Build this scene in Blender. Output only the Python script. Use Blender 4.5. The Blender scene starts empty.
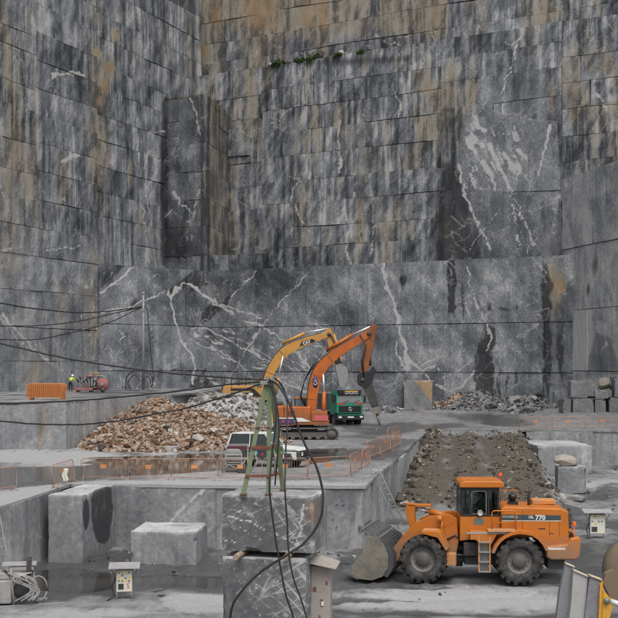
import bpy, bmesh, math, random
import numpy as np
from mathutils import Vector, Matrix, Euler

R = math.radians
random.seed(7)
sc = bpy.context.scene
COL = sc.collection

# ------------------------------------------------------------------ camera, sky, sun, exposure
H, F, VH, UC = 8.26, 1200.0, 362.0, 309.0          # eye height, focal length in photo pixels, horizon row, centre column
cam = bpy.data.objects.new('camera', bpy.data.cameras.new('camera'))
COL.objects.link(cam)
cam.location = (0, 0, H)
cam.rotation_euler = (R(90), 0, 0)
cam.data.sensor_width = 36.0
cam.data.lens = F * 36.0 / 618.0
cam.data.shift_y = (VH - 309.0) / 618.0
cam.data.clip_end = 3000
sc.camera = cam

world = bpy.data.worlds.new('World')
sc.world = world
world.use_nodes = True
wn = world.node_tree
wn.nodes.clear()
SUN_EL, SUN_AZ = 60.0, 166.0                        # azimuth clockwise from +Y: behind the camera, a little to its right
sky = wn.nodes.new('ShaderNodeTexSky')
sky.sky_type = 'NISHITA'
sky.sun_disc = False
sky.sun_elevation = R(SUN_EL)
sky.sun_rotation = R(SUN_AZ)
sky.air_density = 1.0
sky.dust_density = 6.0
sky.ozone_density = 1.0
hs = wn.nodes.new('ShaderNodeHueSaturation')       # cloud cover greys the sky evenly
hs.inputs['Saturation'].default_value = 0.30
bg = wn.nodes.new('ShaderNodeBackground')
bg.inputs['Strength'].default_value = 0.12
wo = wn.nodes.new('ShaderNodeOutputWorld')
wn.links.new(sky.outputs[0], hs.inputs['Color'])
wn.links.new(hs.outputs[0], bg.inputs['Color'])
wn.links.new(bg.outputs[0], wo.inputs['Surface'])

sun = bpy.data.objects.new('sun', bpy.data.lights.new('sun', 'SUN'))
COL.objects.link(sun)
sun.data.energy = 0.9
sun.data.angle = R(40)
sun.data.color = (1.0, 0.97, 0.93)
sun.rotation_euler = (R(90 - SUN_EL), 0, R(180 - SUN_AZ))

sc.view_settings.view_transform = 'Standard'
sc.view_settings.look = 'None'
sc.view_settings.exposure = 0.55
sc.view_settings.gamma = 1.0
sc.view_settings.use_curve_mapping = False
sc.render.engine = 'CYCLES'
sc.cycles.use_denoising = True
sc.cycles.max_bounces = 6
sc.cycles.transparent_max_bounces = 8

# ------------------------------------------------------------------ small tools
def P(u, v, Y):                                    # photo pixel + distance -> place
    return Vector(((u - UC) / F * Y, Y, H - (v - VH) / F * Y))
def G(u, v, z=0.0):                                # photo pixel on a level -> place
    Y = (H - z) * F / (v - VH)
    return Vector(((u - UC) / F * Y, Y, z))

def tag(o, label=None, cat=None, group=None, kind=None):
    if label: o['label'] = label
    if cat: o['category'] = cat
    if group: o['group'] = group
    if kind: o['kind'] = kind
    return o
def empty(name, loc=(0, 0, 0), rz=0.0):
    o = bpy.data.objects.new(name, None)
    COL.objects.link(o)
    o.location = loc
    o.rotation_euler = (0, 0, rz)
    o.empty_display_size = 0.3
    return o
def thing(name, label, cat, loc=(0, 0, 0), rz=0.0, group=None):
    return tag(empty(name, loc, rz), label, cat, group)
def copy_tree(o, parent=None):
    c = o.copy()
    COL.objects.link(c)
    c.parent = parent
    for ch in list(o.children):
        copy_tree(ch, c)
    return c

# ---- numpy noise
def _h(ix, iy, seed):
    n = (ix.astype(np.int64) * 374761393 + iy.astype(np.int64) * 668265263 + seed * 1442695041) & 0x7fffffff
    n = ((n ^ (n >> 13)) * 1274126177) & 0x7fffffff
    n = ((n ^ (n >> 15)) * 2246822519) & 0x7fffffff
    return ((n ^ (n >> 16)) & 0xffff) / 65535.0
def vn(x, y, seed=0):
    x = np.asarray(x, float); y = np.asarray(y, float)
    ix = np.floor(x); iy = np.floor(y)
    fx = x - ix; fy = y - iy
    fx = fx * fx * (3 - 2 * fx); fy = fy * fy * (3 - 2 * fy)
    a = _h(ix, iy, seed); b = _h(ix + 1, iy, seed); c = _h(ix, iy + 1, seed); d = _h(ix + 1, iy + 1, seed)
    return (a * (1 - fx) + b * fx) * (1 - fy) + (c * (1 - fx) + d * fx) * fy
def fbm(x, y, seed=0, octv=4, gain=0.5):
    t = 0.0; a = 1.0; s = 0.0
    for k in range(octv):
        t = t + a * vn(x * 2 ** k + 13.7 * k, y * 2 ** k - 7.3 * k, seed + k * 31)
        s += a; a *= gain
    return t / s
def sstep(a, b, x):
    t = np.clip((x - a) / (b - a), 0, 1)
    return t * t * (3 - 2 * t)

# ---- mesh collector
class MB:
    def __init__(self):
        self.v = []; self.f = []; self.sm = []
    def add(self, vs, fs, M=None, smooth=False):
        b = len(self.v)
        if M is not None: vs = [M @ Vector(p) for p in vs]
        self.v += [tuple(p) for p in vs]
        self.f += [tuple(i + b for i in q) for q in fs]
        self.sm += [smooth] * len(fs)
        return self
    def box(self, x0, x1, y0, y1, z0, z1, M=None):
        vs = [(x0, y0, z0), (x1, y0, z0), (x1, y1, z0), (x0, y1, z0), (x0, y0, z1), (x1, y0, z1), (x1, y1, z1), (x0, y1, z1)]
        fs = [(0, 3, 2, 1), (4, 5, 6, 7), (0, 1, 5, 4), (1, 2, 6, 5), (2, 3, 7, 6), (3, 0, 4, 7)]
        return self.add(vs, fs, M)
    def hexa(self, p8):                            # 4 bottom points then 4 top points, both counter-clockwise from above
        return self.add(p8, [(0, 3, 2, 1), (4, 5, 6, 7), (0, 1, 5, 4), (1, 2, 6, 5), (2, 3, 7, 6), (3, 0, 4, 7)])
    def prism(self, pts, y0, y1, M=None):          # xz outline pushed along y
        n = len(pts)
        a = sum(pts[i][0] * pts[(i + 1) % n][1] - pts[(i + 1) % n][0] * pts[i][1] for i in range(n))
        if a < 0: pts = pts[::-1]
        vs = [(x, y0, z) for x, z in pts] + [(x, y1, z) for x, z in pts]
        fs = [tuple(range(n)), tuple(range(2 * n - 1, n - 1, -1))]
        fs += [((i + 1) % n, i, i + n, (i + 1) % n + n) for i in range(n)]
        return self.add(vs, fs, M)
    def tube(self, pts, r, n=8, cap=True):
        pts = [Vector(p) for p in pts]
        rs = r if isinstance(r, (list, tuple)) else [r] * len(pts)
        vs = []; prev = None
        for i, p in enumerate(pts):
            t = (pts[min(i + 1, len(pts) - 1)] - pts[max(i - 1, 0)])
            t = t.normalized() if t.length > 1e-9 else Vector((0, 0, 1))
            if prev is None:
                a = Vector((0, 0, 1)) if abs(t.z) < 0.9 else Vector((1, 0, 0))
                e = t.cross(a).normalized()
            else:
                e = (prev - t * prev.dot(t)).normalized()
            prev = e
            g = t.cross(e)
            for k in range(n):
                w = 2 * math.pi * k / n
                vs.append(p + (e * math.cos(w) + g * math.sin(w)) * rs[i])
        fs = []
        for i in range(len(pts) - 1):
            for k in range(n):
                fs.append((i * n + k, i * n + (k + 1) % n, (i + 1) * n + (k + 1) % n, (i + 1) * n + k))
        self.add(vs, fs, None, True)
        if cap:
            b = len(self.v) - len(vs)
            m = (len(pts) - 1) * n
            self.f += [tuple(b + k for k in range(n - 1, -1, -1)), tuple(b + m + k for k in range(n))]
            self.sm += [False, False]
        return self
    def rod(self, a, b, r, n=10):
        return self.tube([a, b], r, n)
    def lathe(self, prof, n=24, axis='y', c=(0, 0, 0), closed=False):   # prof: (radius, along)
        vs = []
        for r_, t in prof:
            for k in range(n):
                w = 2 * math.pi * k / n
                if axis == 'y': vs.append((c[0] + r_ * math.cos(w), c[1] + t, c[2] + r_ * math.sin(w)))
                elif axis == 'x': vs.append((c[0] + t, c[1] + r_ * math.cos(w), c[2] + r_ * math.sin(w)))
                else: vs.append((c[0] + r_ * math.cos(w), c[1] + r_ * math.sin(w), c[2] + t))
        m = len(prof); fs = []
        for i in range(m if closed else m - 1):
            j = (i + 1) % m
            for k in range(n):
                fs.append((i * n + k, i * n + (k + 1) % n, j * n + (k + 1) % n, j * n + k))
        return self.add(vs, fs, None, True)
    def beam(self, a, b, w, h):                    # rectangular bar from a to b (w sideways, h up)
        a = Vector(a); b = Vector(b); t = (b - a).normalized()
        up = Vector((0, 0, 1)) if abs(t.z) < 0.95 else Vector((0, 1, 0))
        s = t.cross(up).normalized() * (w / 2); q = s.cross(t).normalized() * (h / 2)
        p = [a - s - q, a + s - q, b + s - q, b - s - q, a - s + q, a + s + q, b + s + q, b - s + q]
        return self.add(p, [(0, 3, 2, 1), (4, 5, 6, 7), (0, 1, 5, 4), (1, 2, 6, 5), (2, 3, 7, 6), (3, 0, 4, 7)])
    def xf(self, M):
        self.v = [tuple(M @ Vector(p)) for p in self.v]
        return self
    def mesh(self, name):
        me = bpy.data.meshes.new(name)
        me.from_pydata(self.v, [], self.f)
        bm = bmesh.new(); bm.from_mesh(me)
        bmesh.ops.recalc_face_normals(bm, faces=bm.faces)
        bm.to_mesh(me); bm.free()
        if len(me.polygons) == len(self.sm):
            me.polygons.foreach_set('use_smooth', self.sm)
        return me
def put(name, mb, mat, parent=None, bevel=0.0, seg=2, loc=None, rz=None):
    me = mb.mesh(name) if isinstance(mb, MB) else mb
    o = bpy.data.objects.new(name, me)
    COL.objects.link(o)
    if not me.materials: me.materials.append(mat)
    if parent is not None: o.parent = parent
    if loc is not None: o.location = loc
    if rz is not None: o.rotation_euler = (0, 0, rz)
    if bevel:
        m = o.modifiers.new('bevel', 'BEVEL')
        m.width = bevel; m.segments = seg; m.limit_method = 'ANGLE'; m.angle_limit = R(40)
    return o
def grid_mesh(name, PT, smooth=True, attr=None):   # PT: (ny, nx, 3) array; attr (ny, nx, 4)
    ny, nx = PT.shape[:2]
    idx = np.arange(ny * nx).reshape(ny, nx)
    q = np.stack([idx[:-1, :-1], idx[:-1, 1:], idx[1:, 1:], idx[1:, :-1]], -1).reshape(-1, 4)
    return np_mesh(name, PT.reshape(-1, 3), q, smooth, None if attr is None else attr.reshape(-1, 4))
def np_mesh(name, V, Q, smooth=True, attr=None):
    me = bpy.data.meshes.new(name)
    me.vertices.add(len(V)); me.vertices.foreach_set('co', np.ascontiguousarray(V, dtype=np.float32).ravel())
    k = Q.shape[1]
    me.loops.add(Q.size); me.loops.foreach_set('vertex_index', np.ascontiguousarray(Q, dtype=np.int32).ravel())
    me.polygons.add(len(Q))
    me.polygons.foreach_set('loop_start', np.arange(0, Q.size, k, dtype=np.int32))
    me.polygons.foreach_set('use_smooth', np.full(len(Q), smooth) if np.isscalar(smooth) else smooth)
    me.update(calc_edges=True)
    if attr is not None:
        a = me.attributes.new('paint', 'FLOAT_COLOR', 'POINT')
        a.data.foreach_set('color', np.ascontiguousarray(attr, dtype=np.float32).ravel())
    return me
def text_mesh(name, body, size, mat, parent, M, depth=0.004, bold=0.0):
    cu = bpy.data.curves.new(name, 'FONT')
    cu.body = body; cu.size = size; cu.extrude = depth; cu.align_x = 'CENTER'; cu.align_y = 'CENTER'; cu.offset = bold
    cu.resolution_u = 2
    t = bpy.data.objects.new('tmp_text', cu)
    COL.objects.link(t)
    dg = bpy.context.evaluated_depsgraph_get()
    me = bpy.data.meshes.new_from_object(t.evaluated_get(dg))
    bpy.data.objects.remove(t); bpy.data.curves.remove(cu)
    me.transform(M); me.name = name
    me.materials.clear()
    return put(name, me, mat, parent)

# ------------------------------------------------------------------ materials
class NT:
    def __init__(self, name):
        self.m = bpy.data.materials.new(name); self.m.use_nodes = True
        self.t = self.m.node_tree; self.t.nodes.clear()
        self.out = self.n('ShaderNodeOutputMaterial')
        self.b = self.n('ShaderNodeBsdfPrincipled')
        self.l(self.b.outputs[0], self.out.inputs['Surface'])
        self.g = None
    def n(self, ty, **kw):
        x = self.t.nodes.new(ty)
        for k, v in kw.items(): setattr(x, k, v)
        return x
    def l(self, a, b): self.t.links.new(a, b)
    def set(self, sock, v):
        if hasattr(v, 'is_linked') or hasattr(v, 'links'): self.l(v, sock)
        elif isinstance(v, (tuple, list)) and len(v) == 3 and len(sock.default_value) == 4: sock.default_value = (*v, 1)
        else: sock.default_value = v
    def pos(self, scale=(1, 1, 1), rot=(0, 0, 0), obj=False):
        if obj: src = self.n('ShaderNodeTexCoord').outputs['Object']
        else:
            if self.g is None: self.g = self.n('ShaderNodeNewGeometry')
            src = self.g.outputs['Position']
        mp = self.n('ShaderNodeMapping')
        mp.inputs['Scale'].default_value = scale; mp.inputs['Rotation'].default_value = rot
        self.l(src, mp.inputs['Vector'])
        return mp.outputs[0]
    def tpos(self, rot, stretch, obj=False):        # turn first, then stretch along the turned z axis
        src = self.n('ShaderNodeTexCoord').outputs['Object'] if obj else self.g.outputs['Position']
        mp = self.n('ShaderNodeMapping'); mp.vector_type = 'TEXTURE'
        mp.inputs['Rotation'].default_value = rot; mp.inputs['Scale'].default_value = (1, 1, stretch)
        self.l(src, mp.inputs['Vector'])
        return mp.outputs[0]
    def noise(self, vec, scale=1.0, detail=4, rough=0.55, dist=0.0):
        x = self.n('ShaderNodeTexNoise')
        x.inputs['Scale'].default_value = scale; x.inputs['Detail'].default_value = detail
        x.inputs['Roughness'].default_value = rough; x.inputs['Distortion'].default_value = dist
        self.l(vec, x.inputs['Vector'])
        return x.outputs[0]
    def math(self, op, a, b=0.0, c=None, clamp=False):
        x = self.n('ShaderNodeMath', operation=op); x.use_clamp = clamp
        self.set(x.inputs[0], a); self.set(x.inputs[1], b)
        if c is not None: self.set(x.inputs[2], c)
        return x.outputs[0]
    def ramp(self, f, a, b, lo=0.0, hi=1.0):
        x = self.n('ShaderNodeMapRange'); x.interpolation_type = 'SMOOTHSTEP'
        self.set(x.inputs[0], f)
        x.inputs[1].default_value = a; x.inputs[2].default_value = b; x.inputs[3].default_value = lo; x.inputs[4].default_value = hi
        return x.outputs[0]
    def mix(self, f, a, b, mode='MIX'):
        x = self.n('ShaderNodeMix', data_type='RGBA', blend_type=mode)
        self.set(x.inputs[0], f); self.set(x.inputs[6], a); self.set(x.inputs[7], b)
        return x.outputs[2]
    def cramp(self, f, stops):
        x = self.n('ShaderNodeValToRGB')
        e = x.color_ramp.elements
        while len(e) < len(stops): e.new(0.5)
        for i, (p, c) in enumerate(stops):
            e[i].position = p; e[i].color = (*c, 1)
        self.l(f, x.inputs[0])
        return x.outputs[0]
    def bump(self, h, strength=0.3, dist=0.05):
        x = self.n('ShaderNodeBump')
        x.inputs['Strength'].default_value = strength; x.inputs['Distance'].default_value = dist
        self.l(h, x.inputs['Height']); self.l(x.outputs[0], self.b.inputs['Normal'])
    def base(self, c): self.set(self.b.inputs['Base Color'], c)
    def rough(self, r): self.set(self.b.inputs['Roughness'], r)
    def paint(self):
        a = self.n('ShaderNodeAttribute'); a.attribute_name = 'paint'
        s = self.n('ShaderNodeSeparateColor')
        self.l(a.outputs['Color'], s.inputs[0])
        return s.outputs[0], s.outputs[1], s.outputs[2], a.outputs['Alpha']

MAT = {}
def rock_material(name, ramp, tan1, tan2, streak_amt, vein_amt, fine=1.0, bump=0.5, obj=False, vein_scale=0.16, vein_w=0.012):
    """Marble: grey body, rain streaks running down, brown weathering, pale calcite veins.  paint: R brown, G dark stain or seam, B vein, A lightness."""
    k = NT(name)
    pr, pg, pb, pa = k.paint()
    inf = k.n('ShaderNodeObjectInfo').outputs['Random']
    streak = k.noise(k.pos((1.5, 1.5, 0.10), obj=obj), 1.0, 8, 0.70)
    streak2 = k.noise(k.pos((3.4, 3.4, 0.30), obj=obj), 1.0, 8, 0.80, 0.3)
    drip = k.ramp(k.noise(k.pos((1.9, 1.9, 0.14), obj=obj), 1.0, 7, 0.80, 0.4), 0.38, 0.66, -0.5, 0.5)
    zone = k.ramp(k.noise(k.pos((1, 1, 0.7), obj=obj), 0.13, 4, 0.6, 0.4), 0.36, 0.62, 0.28, 1.25)
    blot = k.noise(k.pos((1, 1, 1), obj=obj), 0.35, 8, 0.62, 0.6)
    fine_n = k.noise(k.pos((1, 1, 1), obj=obj), 4.5, 6, 0.72)
    crisp = k.noise(k.pos((1, 1, 1), obj=obj), 11.0, 4, 0.7)
    st = k.math('ADD', k.math('MULTIPLY', k.math('SUBTRACT', streak, 0.5), 1.5 * streak_amt), k.math('ADD', k.math('MULTIPLY', k.math('SUBTRACT', streak2, 0.5), 0.75 * streak_amt), k.math('MULTIPLY', drip, 0.42 * streak_amt)))
    st = k.math('MULTIPLY', st, zone)
    bl = k.math('ADD', k.math('MULTIPLY', k.math('SUBTRACT', blot, 0.5), 0.75), k.math('MULTIPLY', k.math('SUBTRACT', fine_n, 0.5), 0.85 * fine))
    L = k.math('ADD', k.math('ADD', st, bl), k.math('ADD', pa, k.math('MULTIPLY', k.math('SUBTRACT', inf, 0.5), 0.10)))
    c = k.cramp(L, ramp)
    # brown weathering
    tn = k.math('ADD', pr, k.math('ADD', k.math('MULTIPLY', k.math('SUBTRACT', streak2, 0.5), 0.9), k.math('MULTIPLY', k.math('SUBTRACT', blot, 0.5), 0.7)))
    tf = k.ramp(tn, 0.22, 0.80, 0, 0.92)
    tc = k.mix(k.ramp(L, 0.25, 0.75), tan2, tan1)
    c = k.mix(tf, c, tc)
    c = k.mix(k.ramp(k.math('ADD', tn, 0.0), 0.85, 1.35, 0, 0.85), c, (0.285, 0.19, 0.105))        # rust and ochre
    # dark wet or lichened stain, and dark seams
    gd = k.math('ADD', pg, k.math('ADD', k.math('MULTIPLY', k.math('SUBTRACT', streak2, 0.5), 0.7), k.math('MULTIPLY', k.math('SUBTRACT', fine_n, 0.5), 0.5)))
    gf = k.ramp(gd, 0.25, 0.8, 0, 0.85)
    c = k.mix(gf, c, (0.022, 0.023, 0.025))
    # calcite veins
    thin = None
    for rx, st_ in (((0.0, 0.85, 0.0), 26.0), ((0.0, -0.75, 0.0), 30.0), ((0.0, 1.15, 0.0), 24.0)):
        if k.g is None: k.pos()
        w = k.noise(k.tpos(rx, st_, obj), vein_scale * 2.6, 0.6, 0.5, 0.0)
        rid = k.math('ABSOLUTE', k.math('SUBTRACT', w, 0.5))
        t_ = k.ramp(rid, 0.0, vein_w, 1.0, 0.0)
        thin = t_ if thin is None else k.math('MAXIMUM', thin, t_)
    thin = k.math('MULTIPLY', thin, k.ramp(k.math('ADD', blot, k.math('MULTIPLY', k.math('SUBTRACT', fine_n, 0.5), 0.5)), 0.46, 0.66, 0, vein_amt))
    pv = k.ramp(k.math('ADD', pb, k.math('ADD', k.math('MULTIPLY', k.math('SUBTRACT', crisp, 0.5), 0.7), k.math('MULTIPLY', k.math('SUBTRACT', fine_n, 0.5), 0.5))), 0.28, 0.66, 0, 0.9)
    vf = k.math('MAXIMUM', thin, pv)
    vc = k.mix(k.ramp(pr, 0.3, 0.9), (0.44, 0.44, 0.43), (0.44, 0.34, 0.23))
    c = k.mix(vf, c, vc)
    k.base(c)
    k.rough(k.ramp(gf, 0, 1, 0.78, 0.45))
    hgt = k.math('ADD', k.math('MULTIPLY', streak2, 0.5), fine_n)
    k.bump(hgt, bump, 0.06)
    k.b.inputs['Specular IOR Level'].default_value = 0.3
    MAT[name] = k.m
    return k.m

GREY = [(0.0, (0.016, 0.018, 0.022)), (0.28, (0.050, 0.056, 0.065)), (0.50, (0.112, 0.121, 0.135)), (0.72, (0.205, 0.217, 0.232)), (1.0, (0.42, 0.425, 0.425))]
rock_material('rock_weathered', GREY, (0.27, 0.238, 0.19), (0.092, 0.082, 0.067), 0.74, 0.40)
rock_material('rock_clean', GREY, (0.255, 0.225, 0.18), (0.085, 0.066, 0.047), 0.20, 0.55, fine=1.0, vein_scale=0.22, vein_w=0.014)
SAWN = [(0.0, (0.05, 0.052, 0.057)), (0.32, (0.135, 0.14, 0.148)), (0.58, (0.225, 0.23, 0.238)), (0.85, (0.40, 0.40, 0.40)), (1.0, (0.50, 0.50, 0.50))]
rock_material('rock_sawn', SAWN, (0.30, 0.235, 0.16), (0.13, 0.10, 0.07), 0.26, 0.3, fine=0.95, bump=0.3)
DKB = [(0.0, (0.035, 0.037, 0.040)), (0.35, (0.095, 0.098, 0.103)), (0.6, (0.150, 0.154, 0.160)), (1.0, (0.36, 0.36, 0.36))]
rock_material('rock_block', DKB, (0.30, 0.22, 0.16), (0.13, 0.09, 0.07), 0.10, 1.0, fine=1.1, bump=0.35, vein_scale=0.8, vein_w=0.018)

def simple(name, col, rough=0.6, metal=0.0, dirt=0.0, dirtcol=(0.20, 0.19, 0.175), scale=3.0, spec=0.5, bump=0.0, trans=0.0, coat=0.0):
    k = NT(name)
    c = col
    if dirt:
        n1 = k.noise(k.pos(obj=True), scale, 6, 0.65)
        n2 = k.noise(k.pos(obj=True), scale * 5, 5, 0.7)
        f = k.ramp(k.math('ADD', k.math('MULTIPLY', n1, 0.65), k.math('MULTIPLY', n2, 0.35)), 0.62 - 0.30 * dirt, 0.80 - 0.18 * dirt, 0, min(0.95, 0.35 + dirt * 0.6))
        c = k.mix(f, (*col, 1) if False else col, dirtcol)
        k.rough(k.ramp(f, 0, 1, rough, 0.9))
        if bump: k.bump(n2, bump, 0.01)
    else:
        k.rough(rough)
    k.base(c)
    k.b.inputs['Metallic'].default_value = metal
    k.b.inputs['Specular IOR Level'].default_value = spec
    if trans: k.b.inputs['Transmission Weight'].default_value = trans
    if coat: k.b.inputs['Coat Weight'].default_value = coat
    MAT[name] = k.m
    return k.m

def dusty_paint(name, col, faded, dust, lo, hi):
    """machine enamel: sun-faded patches, rubbed stone dust that thickens towards the ground, run-down streaks"""
    k = NT(name)
    tcg = k.n('ShaderNodeTexCoord').outputs['Object']
    sp = k.n('ShaderNodeSeparateXYZ'); k.l(tcg, sp.inputs[0])
    n1 = k.noise(k.pos(obj=True), 1.4, 6, 0.65); n2 = k.noise(k.pos(obj=True), 8.0, 6, 0.72); n3 = k.noise(k.pos((5, 5, 0.8), obj=True), 1.0, 5, 0.7)
    c = k.mix(k.ramp(n1, 0.38, 0.68), col, faded)
    hgt = k.ramp(sp.outputs[2], lo, hi, 0.40, 0.0)
    f = k.ramp(k.math('ADD', hgt, k.math('ADD', k.math('MULTIPLY', n2, 0.55), k.math('MULTIPLY', n3, 0.45))), 0.52, 0.86, 0, 0.8)
    c = k.mix(f, c, dust)
    g = k.ramp(k.math('ADD', k.math('MULTIPLY', n3, 0.6), k.math('MULTIPLY', n2, 0.4)), 0.60, 0.72, 0, 0.55)
    c = k.mix(g, c, (0.045, 0.028, 0.016))
    k.base(c); k.rough(k.ramp(f, 0, 1, 0.45, 0.92)); k.bump(n2, 0.12, 0.01)
    MAT[name] = k.m
dusty_paint('orange_paint', (0.46, 0.135, 0.008), (0.39, 0.115, 0.010), (0.185, 0.14, 0.098), 0.6, 2.3)
simple('orange_paint_dusty', (0.55, 0.19, 0.03), 0.6, dirt=0.85, scale=2.2, dirtcol=(0.30, 0.22, 0.14))
dusty_paint('digger_orange', (0.42, 0.105, 0.011), (0.30, 0.075, 0.012), (0.17, 0.075, 0.035), 0.8, 3.0)
dusty_paint('digger_rusty', (0.25, 0.075, 0.014), (0.15, 0.05, 0.016), (0.10, 0.055, 0.032), 0.8, 3.0)
dusty_paint('digger_yellow', (0.48, 0.24, 0.045), (0.38, 0.19, 0.045), (0.24, 0.17, 0.09), 0.8, 3.0)
simple('machine_yellow', (0.55, 0.28, 0.03), 0.45, dirt=0.5, scale=2.5, dirtcol=(0.25, 0.17, 0.07))
simple('rubber', (0.022, 0.022, 0.022), 0.85, dirt=0.75, scale=3.5, dirtcol=(0.105, 0.10, 0.095), spec=0.25)
simple('rim_grey', (0.14, 0.13, 0.12), 0.7, dirt=0.6, scale=4, dirtcol=(0.12, 0.11, 0.10))
simple('hub_grey', (0.075, 0.07, 0.065), 0.7, dirt=0.6, scale=4, dirtcol=(0.12, 0.11, 0.10))
simple('dark_metal', (0.035, 0.034, 0.033), 0.6, dirt=0.5, scale=3, dirtcol=(0.10, 0.095, 0.09))
simple('black_paint', (0.012, 0.012, 0.014), 0.5, dirt=0.25, scale=3, dirtcol=(0.06, 0.058, 0.055))
simple('worn_steel', (0.24, 0.245, 0.255), 0.42, metal=0.6, dirt=0.7, scale=2.0, dirtcol=(0.075, 0.075, 0.08), bump=0.3)
simple('dirty_steel', (0.19, 0.175, 0.14), 0.75, dirt=0.75, scale=1.3, dirtcol=(0.085, 0.08, 0.075), bump=0.3)
simple('bucket_dark', (0.065, 0.067, 0.072), 0.5, metal=0.3, dirt=0.55, scale=2.0, dirtcol=(0.11, 0.11, 0.115), bump=0.3)
simple('chrome', (0.72, 0.73, 0.75), 0.25, metal=0.7)
simple('galvanised', (0.24, 0.24, 0.24), 0.65, metal=0.2, dirt=0.6, scale=4, dirtcol=(0.15, 0.145, 0.14))
simple('rust', (0.17, 0.065, 0.035), 0.85, dirt=0.5, scale=7, dirtcol=(0.09, 0.04, 0.025))
simple('tripod_green', (0.12, 0.16, 0.09), 0.6, dirt=0.45, scale=5, dirtcol=(0.16, 0.13, 0.09))
simple('truck_green', (0.012, 0.185, 0.125), 0.4, dirt=0.4, scale=2, dirtcol=(0.08, 0.13, 0.10))
simple('truck_red', (0.33, 0.05, 0.035), 0.5, dirt=0.5, scale=3, dirtcol=(0.18, 0.09, 0.07))
simple('tipper_grey', (0.10, 0.095, 0.082), 0.75, dirt=0.6, scale=1.5, dirtcol=(0.16, 0.145, 0.12))
simple('white_paint', (0.55, 0.55, 0.53), 0.55, dirt=0.6, scale=2.0, dirtcol=(0.27, 0.25, 0.225))
simple('car_grey', (0.045, 0.047, 0.052), 0.4, dirt=0.4, scale=2.5, dirtcol=(0.14, 0.135, 0.13))
simple('car_maroon', (0.10, 0.022, 0.03), 0.4, dirt=0.3, scale=2.5, dirtcol=(0.13, 0.11, 0.10))
simple('glass_dark', (0.020, 0.028, 0.030), 0.08, spec=0.6)
simple('glass_sky', (0.10, 0.14, 0.155), 0.10, spec=0.7)
simple('teal_panel', (0.105, 0.145, 0.135), 0.35, spec=0.5)
simple('stripe_teal', (0.035, 0.06, 0.065), 0.4, dirt=0.3, dirtcol=(0.10, 0.10, 0.09))
simple('letter_white', (0.62, 0.62, 0.59), 0.65, dirt=0.5, scale=7, dirtcol=(0.36, 0.33, 0.28))
simple('letter_red', (0.55, 0.03, 0.03), 0.5)
simple('letter_yellow', (0.72, 0.45, 0.05), 0.5)
simple('label_pink', (0.46, 0.09, 0.09), 0.6, dirt=0.4, dirtcol=(0.3, 0.15, 0.1))
simple('label_blue', (0.035, 0.04, 0.11), 0.6, dirt=0.3, dirtcol=(0.15, 0.13, 0.12))
simple('sky_blue_sticker', (0.14, 0.32, 0.44), 0.6)
simple('lamp_orange', (0.75, 0.14, 0.015), 0.3)
simple('beacon_red', (0.80, 0.06, 0.01), 0.3)
simple('lamp_clear', (0.55, 0.56, 0.55), 0.2)
simple('barrier_orange', (0.37, 0.205, 0.14), 0.65, dirt=0.6, scale=5, dirtcol=(0.30, 0.235, 0.20))
simple('barrier_plate', (0.50, 0.20, 0.07), 0.55, dirt=0.3, scale=6, dirtcol=(0.4, 0.2, 0.1))
simple('barrier_fresh', (0.42, 0.15, 0.04), 0.55, dirt=0.3, scale=4, dirtcol=(0.38, 0.15, 0.05))
simple('cable_black', (0.014, 0.014, 0.015), 0.55, dirt=0.3, scale=6, dirtcol=(0.07, 0.07, 0.07))
simple('wood', (0.29, 0.22, 0.16), 0.85, dirt=0.6, scale=9, dirtcol=(0.14, 0.11, 0.085), bump=0.4)
simple('board_grey', (0.30, 0.275, 0.25), 0.8, dirt=0.5, scale=5, dirtcol=(0.19, 0.15, 0.12), bump=0.2)
simple('dusty_grey', (0.29, 0.285, 0.28), 0.85, dirt=0.6, scale=5, dirtcol=(0.15, 0.147, 0.145))
simple('panel_cream', (0.58, 0.57, 0.48), 0.5, dirt=0.35, scale=8, dirtcol=(0.35, 0.34, 0.30))
simple('red_paint', (0.27, 0.055, 0.05), 0.7, dirt=0.85, scale=2.0, dirtcol=(0.25, 0.18, 0.17))
simple('hi_vis', (0.50, 0.66, 0.05), 0.7)
simple('hi_vis_green', (0.07, 0.14, 0.06), 0.85)
simple('cloth_dark', (0.020, 0.022, 0.028), 0.9)
simple('cloth_grey', (0.16, 0.165, 0.16), 0.9)
simple('skin', (0.48, 0.27, 0.19), 0.6)
simple('helmet_white', (0.75, 0.75, 0.73), 0.35)
simple('boot_brown', (0.20, 0.10, 0.055), 0.8)
simple('slab_steel', (0.205, 0.205, 0.22), 0.55, metal=0.15, dirt=0.7, scale=2.2, dirtcol=(0.115, 0.115, 0.135), bump=0.3)
simple('slab_pale', (0.33, 0.325, 0.32), 0.7, dirt=0.5, scale=2.5, dirtcol=(0.24, 0.235, 0.23), bump=0.2)
simple('cut_edge', (0.50, 0.42, 0.32), 0.6, dirt=0.4, scale=6, dirtcol=(0.3, 0.24, 0.18))
simple('mud_tan', (0.15, 0.115, 0.075), 0.85, dirt=0.6, scale=3, dirtcol=(0.13, 0.105, 0.08))

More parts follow.
